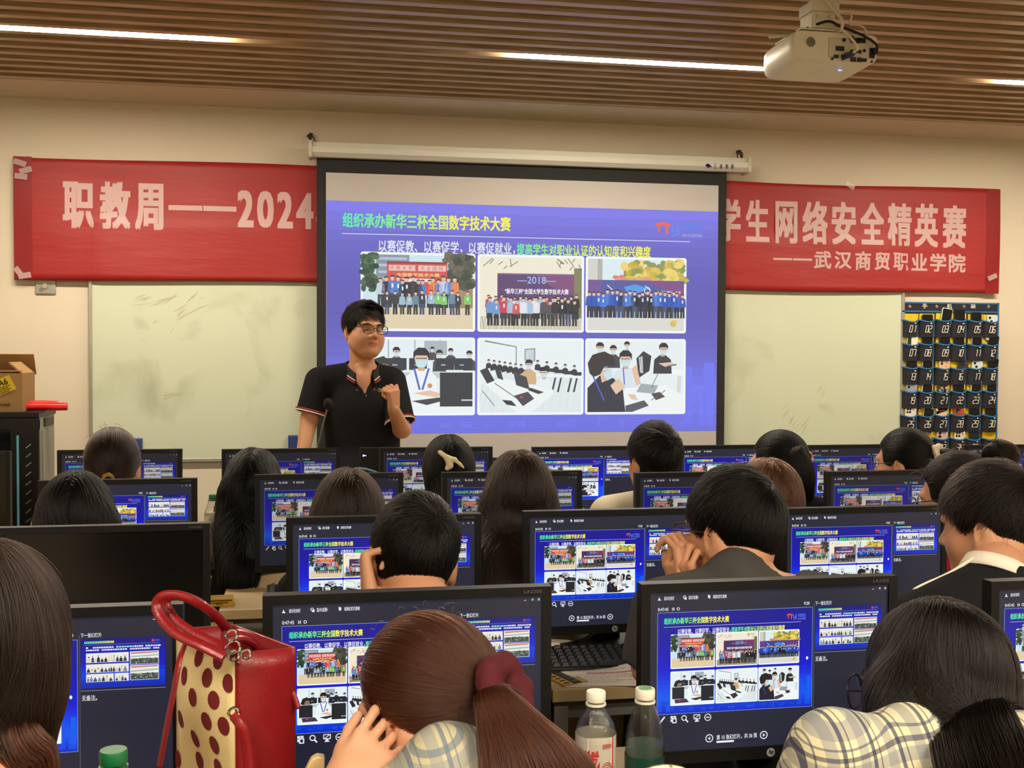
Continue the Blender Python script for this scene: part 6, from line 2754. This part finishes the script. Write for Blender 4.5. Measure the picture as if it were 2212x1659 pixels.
# own frame x is mirrored: the arm at the picture's left is at +x
sp.arm(1, sp.px(668, 905, YS + .01), sp.px(650, 1000, YS - .10))
elL, wrL = sp.px(868, 928, YS - .06), sp.px(850, 884, YS - .26)
sp.arm(-1, elL, wrL)
hs_ = Sdf()
fw_ = norm(np.array((.02, .10, 1.0)))
hand_prims(hs_, wrL, fw_, sp.px(900, 858, YS - .30) - sp.px(850, 858, YS - .22), 1, fing=[(62, 70, 40), (70, 88, 50), (76, 92, 55), (80, 95, 55)], thumb=(30, 10), sc=.95)
sp.hands.append((-1, hs_))
sp.build_body(fine=.0026, coarse=.007, lips=True, full=.004)
sp.trousers('black')
ps = sp.shirt(M_blackT, sleeve=.86, neck_r=.066, name='polo_shirt', h=.007, g=.016)
for s in (-1, 1):
    e = sp.arms[s][0]
    a = sp.sh[s]
    d = norm(e - a)
    end = a + (e - a) * .86
    u_ = norm(np.cross(d, np.array((0, 1.0, 0))))
    w_ = np.cross(d, u_)
    for off, m_, nm in ((-.004, mat('white rib', C(222, 210, 200), .8), 'cuff_stripe'), (-.012, mat('red rib', C(150, 40, 36), .8), 'cuff_stripe')):
        cf = MB()
        cf.tube([Vector(end + d * off + u_ * .0685 * math.cos(t) + w_ * .0685 * math.sin(t)) for t in np.linspace(0, 2 * PI, 33)], .0036, 6, cap=False)
        cf.build(nm, m_, ps)
# turned-down collar with two stripes, opened at the throat
upv = norm(sp.T((0, -.03, -.06)) - sp.nb)


def col_pt(t, c, g=0.0):
    th = math.radians(-62 + t * 304)          # runs round the back, open at the front
    ax = np.array((math.sin(th), -math.cos(th), 0)) if False else np.array((math.cos(th - PI / 2 - math.radians(90 - 0)), math.sin(th - PI / 2 - math.radians(90)), 0))
    r = .062 + .020 * c + g
    fr = 1 - abs(t - .5) * 2                    # 0 at the tips
    z = .026 - .045 * c - .060 * (1 - fr) ** 2.5 * 1.0 - .012 * c * (1 - fr)
    return Vector(sp.nb + np.array((ax[0] * r * 1.08, ax[1] * r, 0)) + upv * z)


def col_pt(t, c, g=0.0):
    th = math.radians(90 + 24 + t * 312)        # 90 = straight ahead, gap of 48 degrees at the throat
    fr = abs(t - .5) * 2
    r = .064 + .024 * c + g + .012 * fr ** 3
    z = .030 - .050 * c - .058 * fr ** 3
    return Vector(sp.nb + np.array((math.cos(th) * r * 1.1, math.sin(th) * r, 0)) + upv * z)


co = MB().grid(lambda a, c: col_pt(a, c), 40, 6).build('collar', mat('black rib', C(34, 34, 36), .9), ps, smooth=180, solid=.004)
for c0, c1, m_ in ((.78, .88, MATS['red rib']), (.58, .66, MATS['white rib'])):
    for t0, t1 in ((0, .2), (.8, 1)):
        MB().grid(lambda a, c: col_pt(t0 + (t1 - t0) * a, c0 + (c1 - c0) * c, .0035), 14, 2).build('stripe', m_, co, smooth=180)
# open placket: skin triangle and buttons
pl = MB()
chest_y = sp.nb[1] + .085
tri = [sp.nb + np.array((.052, .072, -.040)), sp.nb + np.array((-.052, .072, -.040)), sp.nb + np.array((-.006, .094, -.112))]
pv = Sdf()
pv.cap((tri[0] + tri[1]) / 2, tri[2], .020, .006, .03)
pv.cap(sp.nb + np.array((0, .02, -.01)), sp.nb + np.array((0, .052, -.06)), .05, .035, .03)
np_mesh('throat', [pv.mesh(.004)], [sp.skin], sp.root)
bt = MB()
for z, y in ((-.125, .112), (-.10, .100)):
    bt.ell(sp.nb + np.array((-.010 if z < -.11 else .03, y, z)), (.005, .003, .005))
bt.build('buttons', mat('dark button', C(90, 84, 80), .3), ps)
# chest logo
lgp = Art()
lgp.poly([(0, 4), (6, 0), (12, 4), (12, 14), (9, 14), (9, 6), (7, 6), (7, 12), (5, 12), (5, 6), (3, 6), (3, 14), (0, 12)], (170, 40, 36))
lgp.poly([(14, 4), (16, 4), (16, 15), (14, 15)], (60, 60, 120))
lgp.text('华育智远', 20, 2, 52, 12, (206, 200, 196), .02)
lgp.rect(20, 14, 52, 16, (190, 186, 182))
q = sp.px(806, 838, YS - .15)
rotp = Matrix(((-1, 0, 0), (0, 0, 1), (0, 1, 0))).to_4x4()
lgo = art_obj('chest_logo', lgp, 1000, 1000, 1.05, 1.05, .0004, art_mat('fabric print', 0, .8), ps, (q[0], q[1], q[2]), rot=rotp)
LOGO = (lgo, ps, q)
# brows, eyes, hair, glasses
br = MB()
for sx in (-1, 1):
    br.tube([Vector(sp.T(q_)) for q_ in ((sx * .014, .0965, .022), (sx * .030, .0985, .028), (sx * .048, .086, .025), (sx * .056, .074, .020))], [.0022, .0034, .003, .0015], 6, flat=1.2)
br.build('eyebrows', M_brow, sp.root)
ey = MB()
for sx in (-1, 1):
    ey.tube([Vector(sp.T(q_)) for q_ in ((sx * .019, .0845, .0015), (sx * .027, .0885, .0005), (sx * .036, .088, .000), (sx * .045, .0815, .001))], [.0008, .0019, .0019, .001], 6)
ey.build('eyes', mat('dark iris', C(24, 18, 16), .2), sp.root)
glasses(sp.root, sp.T, sp.R, M_rim, .027, .019)
sp.short('black', 7000, .06, .022, .014, .0006, whorl=(.055, .045, .10), seed=4, t=.006, messy=.18)
sp.wisps('black', 40, .0005, 2, .06)
fr_ = []
rs = np.random.RandomState(8)
for i in range(700):
    k_ = rs.uniform(0, 1)
    p0 = np.array((.045 - .02 * k_, .040 + .03 * k_, .116 - .008 * k_)) + rs.normal(size=3) * .004
    p3 = np.array((-.066 - .008 * k_, .052 - .03 * k_, .052 + .01 * k_)) + rs.normal(size=3) * .004
    p1 = np.array((.015, .072 + .016 * k_, .126)) + rs.normal(size=3) * .003
    p2 = np.array((-.045, .070 + .004 * k_, .100)) + rs.normal(size=3) * .003
    fr_.append([V3(sp.T(p)) for p in catmull([Vector(p0), Vector(p1), Vector(p2), Vector(p3)], 3)])
strands('fringe', np.array(fr_), .0007, .0004, HM['black'], sp.hair_ob)

# ================================================================== farthest row
d1 = Person('person with dark brown hair gathered low in a mustard tie, farthest row', 243, 1012, 3.72, yaw=3, pitch=-12, skin='fair', lean=.14).build_body(.006)
d1.shirt(M_cream, .5)
d1.trousers()
tp = d1.pulled('umber', (.0, -.112, -.045), 6000, .0007)
scrunchie(d1, tp, d1.R @ np.array((0, -1, -.5)), .014, .007, mat('mustard elastic', C(158, 116, 50), .8), 'hair_tie', lumps=8)
d1.tail('umber', [tp, tp + np.array((0, -.035, -.03)), tp + np.array((.0, -.035, -.12)), tp + np.array((0, -.02, -.24))], [.012, .03, .028, .012], 900, r=.0007)
d1.wisps('umber', 50, .0004, 5, .04)

d2 = Person('person leaning over with very long black hair falling to the desk edge, farthest row', 542, 1058, 3.62, yaw=-10, pitch=-30, roll=8, skin='fair', lean=.24, nb=(598, 1112, 3.66))
d2.pel_dx = .14
d2.build_body(.006)
d2.shirt(M_crochet, 1.0, long=True)
d2.trousers()
d2.long('black', [(985, 500, 590), (1030, 480, 608), (1080, 472, 596), (1130, 468, 572), (1180, 466, 556), (1230, 474, 552), (1262, 486, 548)], 8000, rad=.0008, part=.0, seed=6, depth=-.06, end_var=.03, thick=.05)
st_ = MB()
stp = d2.px(590, 1238, 3.50)
st_.grid(lambda a, c: Vector(stp + np.array(((a - .5) * .20, -.03 * math.sin(a * PI), (c - .5) * .09 + .035 * math.sin(a * PI) - .03 * a))), 24, 12)
stm, nt, b = nodes_of('striped sleeve')
wv = nt.nodes.new('ShaderNodeTexWave')
wv.inputs['Scale'].default_value = 26
wv.bands_direction = 'Z'
tcn = nt.nodes.new('ShaderNodeTexCoord')
nt.links.new(tcn.outputs['Object'], wv.inputs['Vector'])
crr = nt.nodes.new('ShaderNodeValToRGB')
crr.color_ramp.elements[0].position = .25
crr.color_ramp.elements[0].color = C(84, 66, 50)
crr.color_ramp.elements[1].position = .35
crr.color_ramp.elements[1].color = C(206, 186, 150)
nt.links.new(wv.outputs[0], crr.inputs[0])
nt.links.new(crr.outputs[0], b.inputs['Base Color'])
st_.build('striped_sleeve', stm, d2.root, smooth=180, solid=.02)

d3 = Person('person with black hair held by a white claw clip, farthest row', 968, 1024, 3.72, yaw=6, pitch=-10, skin='fair', lean=.14).build_body(.006)
d3.shirt(M_blackT, .5)
d3.trousers()
d3.long('black', [(960, 930, 1004), (1000, 926, 1012), (1040, 926, 1012), (1080, 938, 1012), (1120, 945, 1010)], 5000, rad=.0008, seed=7, end_var=.05)
cl = Sdf()
cpos = lambda u, v, dy=0: d3.px(u, v, 3.58 + dy)
cl.cap(cpos(950, 977), cpos(968, 991), .0075, .009, .006)
cl.cap(cpos(968, 991), cpos(982, 993), .011, .008, .006)
cl.cap(cpos(982, 993), cpos(994, 1003), .007, .005, .006)
cl.cap(cpos(994, 1003), cpos(1001, 1010), .005, .004, .006)
cl.cap(cpos(968, 993), cpos(972, 1006), .011, .010, .006)
cl.cap(cpos(972, 1006), cpos(966, 1012), .011, .008, .006)
np_mesh('hair_clip', [cl.mesh(.003)], [mat('cream clip', C(226, 208, 166), .5, var=.04)], d3.root)

d4 = Person('person with thick short black hair in a beige sleeveless vest, farthest row', 1413, 998, 3.68, yaw=10, pitch=-4, skin='warm', lean=.12, sw=.185).build_body(.005)
d4.shirt(M_blackT, .9, name='dark_shirt', g=.008)
d4.shirt(M_beige, .06, name='vest', g=.018, neck_r=.07, arms=True)
d4.trousers('black')
d4.short('black', 6000, .05, .02, .014, .0007, seed=11, t=.007)
hd_ = Sdf()
c_ = d4.nb + np.array((0, -.012, .012))
for k in range(12):
    t0, t1 = 2 * PI * k / 12, 2 * PI * (k + 1) / 12
    f_ = lambda t: c_ + np.array((.074 * math.cos(t), .066 * math.sin(t) - .006, .022 * -math.sin(t) - .004))
    hd_.cap(f_(t0), f_(t1), .017, .017, .012)
np_mesh('hood_collar', [hd_.mesh(.005)], [M_beige], d4.root)

d5 = Person('person in black with glasses and a high black ponytail, farthest row', 1681, 1009, 3.70, yaw=38, pitch=-6, skin='fair', lean=.13, face=1).build_body(.005)
d5.shirt(M_blackT, 1.0, long=True)
d5.trousers('black')
tp = d5.pulled('black', (.012, -.118, .03), 6000, .0007, seed=12)
scrunchie(d5, tp, d5.R @ np.array((0, -1, 0)), .014, .007, mat('pink hair tie', C(206, 150, 140), .7), 'hair_tie', lumps=7)
d5.tail('black', [tp, d5.px(1722, 975, 3.60), d5.px(1736, 1010, 3.58), d5.px(1738, 1060, 3.58), d5.px(1728, 1110, 3.60)], [.010, .030, .036, .034, .016], 1800, r=.0008)
glasses(d5.root, d5.T, d5.R, M_silver, .030, .024)

d6 = Person('person with glasses and hair tied in a white scrunchie, farthest row', 1953, 1003, 3.70, yaw=36, pitch=-6, skin='warm', lean=.13).build_body(.005)
d6.shirt(M_cream, .5)
d6.trousers()
collar_ring(d6, M_whiteC, .056, .066, .03)
tp = d6.pulled('black', (.010, -.112, .040), 6000, .0007, seed=13)
scrunchie(d6, tp + d6.R @ np.array((0, -.012, 0)), d6.R @ np.array((0, -1, 0)), .018, .012, mat('white scrunchie cloth', C(226, 214, 188), .8), 'scrunchie', seed=3)
d6.tail('black', [tp, tp + d6.R @ np.array((0, -.05, -.01)), tp + np.array((.05, -.03, -.08)), tp + np.array((.05, .0, -.17))], [.010, .022, .026, .010], 900, r=.0008)
glasses(d6.root, d6.T, d6.R, M_rim, .029, .022)

# ================================================================== third row
c1 = Person('person with straight black hair in front of the left lit monitor, third row', 165, 1138, 2.80, yaw=0, pitch=-14, skin='fair', lean=.16).build_body(.006)
c1.shirt(M_blackT, .5)
c1.trousers()
c1.long('black', [(1040, 122, 215), (1070, 104, 235), (1100, 94, 244), (1130, 84, 252), (1180, 80, 258), (1240, 84, 256)], 7000, rad=.0007, seed=14)

c2 = Person('person with smooth dark brown hair before the dim monitor, third row', 752, 1128, 2.76, yaw=4, pitch=-14, skin='fair', lean=.16, sw=.13, nb=(768, 1222, 2.72))
c2.arm(-1, c2.px(680, 1350, 2.90), c2.px(710, 1360, 3.1))
c2.build_body(.006)
c2.shirt(M_blackT, .5)
c2.trousers()
c2.long('umber', [(1030, 712, 792), (1060, 694, 812), (1090, 684, 820), (1120, 676, 826), (1180, 672, 830), (1250, 676, 826)], 7000, rad=.0007, part=.01, seed=15)

c3 = Person('person with long dark parted hair reaching the waist, third row', 1120, 1084, 2.78, yaw=0, pitch=-4, skin='fair', lean=.12).build_body(.006)
c3.shirt(M_cream, .6)
c3.trousers()
c3.long('umber', [(995, 1075, 1162), (1030, 1060, 1180), (1070, 1048, 1192), (1110, 1040, 1202), (1160, 1036, 1214), (1220, 1034, 1206), (1290, 1044, 1190)], 9000, rad=.0007, part=-.005, seed=16, end_var=.05)

c4 = Person('person with brown hair half hidden by the man in grey, third row', 1656, 1098, 2.76, yaw=8, pitch=-10, skin='fair', lean=.14).build_body(.006)
c4.shirt(M_blackT, .6)
c4.trousers()
c4.long('brown', [(1012, 1622, 1690), (1045, 1606, 1708), (1090, 1596, 1722), (1150, 1596, 1714), (1220, 1608, 1692), (1260, 1620, 1684)], 7000, rad=.0007, seed=17)

c5 = Person('person in a crimson top with glasses and a small bun, third row', 2070, 1080, 2.74, yaw=40, pitch=-12, skin='warm', lean=.14, sw=.16).build_body(.0045)
c5.shirt(M_redC, 1.0, long=True)
c5.trousers()
tp = c5.pulled('dark', (.0, -.095, .085), 6000, .0006, seed=18, loose=.16)
scrunchie(c5, tp, c5.R @ np.array((0, -.6, .6)), .017, .005, mat('mustard elastic', C(158, 116, 50), .8), 'hair_tie', lumps=8)
c5.tail('dark', [tp, tp + c5.R @ np.array((0, -.02, .03)), tp + c5.R @ np.array((.03, -.045, .02)), tp + c5.R @ np.array((.035, -.05, -.02))], [.014, .028, .024, .012], 700, r=.0006, frizz=.012)
c5.wisps('dark', 120, .0004, 6, .05)
glasses(c5.root, c5.T, c5.R, M_rim, .029, .022)

# ================================================================== second row
b1 = Person('person with cropped black hair resting a cheek on the left fist, second row', 890, 1214, 2.12, yaw=4, pitch=-10, roll=9, skin='warm', lean=.16, sw=.18, nb=(900, 1290, 2.05))
w1 = b1.px(800, 1290, 2.06)
b1.arm(-1, b1.px(770, 1440, 2.10), w1)
k1 = Sdf()
hand_prims(k1, w1, norm(b1.px(790, 1205, 2.09) - w1), norm(np.array((-.8, .1, .2))), -1, fing=[(70, 80, 45), (75, 85, 50), (80, 85, 50), (80, 85, 50)], thumb=(20, 10))
b1.hands.append((-1, k1))
b1.build_body(.0038)
b1.shirt(M_blackT, .6)
b1.trousers('black')
b1.short('black', 9000, .042, .016, .008, .00045, seed=21, t=.004, whorl=(.022, -.082, .078), nape=-.075)

b2 = Person('person in a washed grey T-shirt and glasses with both hands at the mouth, second row', 1584, 1152, 2.12, yaw=27, pitch=-6, roll=0, skin='warm', lean=.16, sw=.158, nb=(1596, 1238, 2.05))
wl2, wr2 = b2.px(1488, 1296, 2.10), b2.px(1502, 1296, 2.0)
b2.arm(-1, b2.px(1408, 1440, 2.06), wl2)
b2.arm(1, b2.px(1560, 1420, 2.24), wr2 + np.array((.02, .10, 0)))
k1 = Sdf()
hand_prims(k1, wl2, norm(b2.px(1470, 1226, 2.10) - wl2), norm(np.array((-.9, -.5, .15))), -1, fing=[(40, 55, 30), (46, 62, 36), (50, 66, 40), (56, 70, 40)], thumb=(28, 10))
b2.hands.append((-1, k1))
k2 = Sdf()
w_ = wr2 + np.array((.02, .10, 0))
hand_prims(k2, w_, norm(b2.px(1482, 1200, 2.12) - w_), norm(np.array((.5, -.6, .6))), 1, fing=[(30, 50, 30), (34, 56, 34), (38, 60, 36), (44, 60, 36)], thumb=(30, 10))
b2.hands.append((1, k2))
b2.build_body(.0038)
b2.shirt(M_greyT, .95, neck_h=.010)
b2.trousers()
b2.short('black', 11000, .060, .016, .011, .00045, seed=22, t=.005, whorl=(.02, -.075, .085), nape=-.07)
glasses(b2.root, b2.T, b2.R, M_rim, .028, .020)

b3 = Person('person in a black top with a white collar and white piping, second row', 2142, 1142, 2.1, yaw=34, pitch=-8, roll=0, skin='warm', lean=.15, sw=.19, nb=(2152, 1224, 2.03))
b3.sh[-1][2] -= .045
b3.build_body(.0038)
s3 = b3.shirt(M_blackT, 1.0, long=True, name='sports_top', g=.014)
b3.trousers('black')
collar_ring(b3, M_whiteC, .058, .068, .030, -.022)
sh_ = b3.sh[-1]
e_ = b3.arms[-1][0]
pp3 = []
for f in np.linspace(.0, 1.15, 8):
    base_ = b3.nb + np.array((-.03, -.02, -.03))
    p_ = base_ + (sh_ - base_) * min(f, 1) + (e_ - sh_) * max(0, f - 1)
    pp3.append(Vector(p_ + np.array((0, .004, .064 + .002 * math.sin(f * 9)))))
MB().tube(catmull(pp3, 6), .0035, 6).build('piping', M_whiteC, s3)
b3.short('dark', 11000, .055, .012, .018, .00045, seed=23, t=.005, whorl=(.015, -.08, .085), messy=.5, nape=-.06)
b3.wisps('dark', 120, .0003, 8, .035)

# ================================================================== nearest row
a1 = Person('person with long brown hair cut off by the left edge, nearest row', -42, 1432, 1.27, yaw=-22, pitch=-10, skin='fair', lean=.2)
a1.build_body(.004)
a1.shirt(mat('rust blouse', C(120, 62, 46), .85), .6)
a1.trousers()
a1.long('umber', [(1270, -150, 40), (1320, -160, 78), (1380, -165, 98), (1440, -168, 108), (1500, -168, 106), (1540, -165, 92)], 9000, rad=.00045, seed=31, depth=-.02, end_var=.02, thick=.055, face_cut=True)
a1.tail('chestnut', [a1.px(-20, 1560, 1.24), a1.px(10, 1610, 1.2), a1.px(50, 1650, 1.2), a1.px(80, 1720, 1.2)], [.03, .035, .035, .02], 1500, r=.0005, name='hair_lock')

a2 = Person('person in a yellow checked shirt, brown ponytail in a dark red scrunchie', 932, 1536, 1.46, yaw=40, pitch=-16, roll=-8, skin='fair', lean=.34, sw=.165, nb=(972, 1655, 1.36))
a2.sh = {-1: a2.px(825, 1790, 1.34), 1: a2.px(1165, 1712, 1.33)}
wr_ = a2.px(740, 1706, 1.37)
a2.arm(-1, a2.px(690, 1830, 1.38), wr_)
kh = Sdf()
tips = hand_prims(kh, wr_, (.62, .22, .72), (-.35, -.9, .2), -1,
                  fing=[(18, 34, 18), (26, 34, 18), (32, 36, 20), (36, 38, 20)], thumb=(20, 10), sc=.80)
kh.cap(wr_ - norm(wr_ - a2.px(690, 1830, 1.38)) * .05, wr_ + norm(np.array((.62, .22, .72))) * .02, .027, .022, .02)
a2.hands.append((-1, kh))
a2.build_body(.0034, .008)
nl_ = MB()
for p_, d_ in tips[:4]:
    nl_.ell(Vector(p_ + V3(norm(d_)) * .001), (.0066, .0066, .0066), 10)
nl_.build('nails', mat('dark red nail varnish', C(84, 22, 26), .25, var=.05), a2.root)
a2.shirt(M_plaidY, 1.0, long=True, name='checked_shirt', g=.016, neck_h=.035)
a2.trousers()
tie = (.004, -.118, .012)
tp = a2.pulled('chestnut', tie, 14000, .00042, seed=32, steps=16)
tpx = a2.px(1034, 1440, 1.37)
scrunchie(a2, tp + a2.R @ np.array((0, -.016, .006)), a2.R @ np.array((0, -1, .1)), .026, .018, mat('dark red satin', C(74, 10, 22), .85, var=.25, scale=40, bump=.6, bscale=60), 'scrunchie', seed=5, lumps=11)
a2.tail('chestnut', [tp, tp + a2.R @ np.array((0, -.028, -.008)), a2.px(1066, 1500, 1.325), a2.px(1092, 1560, 1.295), a2.px(1140, 1660, 1.26), a2.px(1170, 1760, 1.26), a2.px(1190, 1850, 1.27)],
        [.010, .012, .028, .046, .070, .080, .06], 9000, 28, .00042, frizz=.008, squash=.42)
a2.wisps('chestnut', 80, .00025, 3, .03)
lk = []
rs = np.random.RandomState(5)
for i in range(160):
    j = rs.normal(size=3) * .002
    lk.append([a2.T(np.array(q_) + j * k_) for q_, k_ in (((-.076, .03, .05), 1), ((-.083, .012, .02), 1.2), ((-.086, -.002, -.03), 1.5), ((-.074, .0, -.08), 2), ((-.066, .0, -.13), 3))])
strands('side_lock', np.array(lk), .0004, .0002, HM['chestnut'], a2.hair_ob)

a3 = Person('person in a navy and cream checked shirt with long dark hair and glasses, nearest row', 2022, 1486, 1.50, yaw=43, pitch=-10, roll=0, skin='fair', lean=.26, sw=.18, nb=(1990, 1600, 1.41))
a3.sh = {-1: a3.px(1802, 1634, 1.39), 1: a3.px(2215, 1640, 1.36)}
a3.arm(-1, a3.px(1720, 1830, 1.42), a3.px(1790, 1800, 1.62))
a3.build_body(.004, .008)
a3.shirt(M_plaidN, 1.0, long=True, name='checked_shirt', g=.016, neck_h=.035)
a3.trousers()
a3.long('dark', [(1320, 1935, 2095), (1360, 1900, 2130), (1410, 1884, 2150), (1470, 1880, 2165), (1525, 1890, 2172, -.05), (1560, 1930, 2176, -.07)], 13000, 30, .00042, seed=33, part=.0, depth=-.03, end_var=.03, thick=.05)
a3.tail('dark', [a3.px(2072, 1455, 1.50), a3.px(2086, 1512, 1.43), a3.px(2102, 1562, 1.365), a3.px(2114, 1612, 1.305), a3.px(2130, 1680, 1.25), a3.px(2150, 1780, 1.20), a3.px(2158, 1900, 1.17)], [.02, .048, .056, .058, .058, .056, .05], 8000, 32, .00042, frizz=.006, squash=.30, lenvar=.1, name='hair_fall')
glasses(a3.root, a3.T, a3.R, M_rim, .030, .024)

for p_, lb in ((a2, 'plywood chair under the girl with the red scrunchie'), (a3, 'plywood chair under the girl in the navy checked shirt'), (a1, 'plywood chair under the woman at the left edge'),
               (b1, 'plywood chair under the man with cropped black hair'), (b2, 'plywood chair under the man in the grey T-shirt'), (b3, 'plywood chair under the man with the white collar'),
               (c1, 'plywood chair under the black-haired woman, third row left'), (c2, 'plywood chair under the woman with smooth brown hair'), (c3, 'plywood chair under the woman with waist-long hair'),
               (c4, 'plywood chair under the brown-haired woman'), (c5, 'plywood chair under the woman in crimson'), (d1, 'plywood chair under the woman with the mustard tie'),
               (d2, 'plywood chair under the woman with the longest black hair'), (d3, 'plywood chair under the woman with the white clip'), (d4, 'plywood chair under the man in the beige vest'),
               (d5, 'plywood chair under the woman with the high ponytail'), (d6, 'plywood chair under the woman with the white scrunchie')):
    chair(p_, lb)

# small pale things at the bottom edge, standing on the nearest desk
q = at(668, 1640, 1.45)
t = thing('phone_stand', 'pale wooden phone stand rising beside the checked sleeve', 'stand', (q.x, 1.45, DZ))
zt_ = at(668, 1631, 1.45).z - DZ
MB().prism([(-.016, 0), (.018, 0), (.020, zt_ - .002), (.010, zt_), (.002, zt_ - .004), (-.006, zt_ - .02)], -.008, .008).build('back_plate', M_ply, t, smooth=30, bevel=.002)
MB().box((0, -.02, .008), (.05, .09, .016)).build('foot', M_ply, t, smooth=0, bevel=.003)
q = at(1432, 1655, 1.42)
t = thing('snack_pouch', 'cream speckled pouch at the bottom edge before the clear bottles', 'pouch', (q.x, 1.42, DZ))
zt_ = at(1432, 1651, 1.42).z - DZ
m, nt, b = nodes_of('speckled film')
vz = nt.nodes.new('ShaderNodeTexVoronoi')
vz.inputs['Scale'].default_value = 70
tcn = nt.nodes.new('ShaderNodeTexCoord')
nt.links.new(tcn.outputs['Object'], vz.inputs['Vector'])
crr = nt.nodes.new('ShaderNodeValToRGB')
crr.color_ramp.elements[0].position = .16
crr.color_ramp.elements[0].color = C(110, 92, 60)
crr.color_ramp.elements[1].position = .3
crr.color_ramp.elements[1].color = C(226, 214, 176)
nt.links.new(vz.outputs['Distance'], crr.inputs[0])
nt.links.new(crr.outputs[0], b.inputs['Base Color'])


def pouch_pt(a, c):
    th = a * 2 * PI
    top = zt_ * (1 - .16 * abs(math.cos(th)) ** 2)
    w = .064 * (1 - .08 * c)
    d = .035 * (1 - c) ** .5 + .002
    return Vector((w * math.cos(th), d * math.sin(th), top * c))


MB().grid(pouch_pt, 28, 12).build('pouch', m, t, smooth=180)
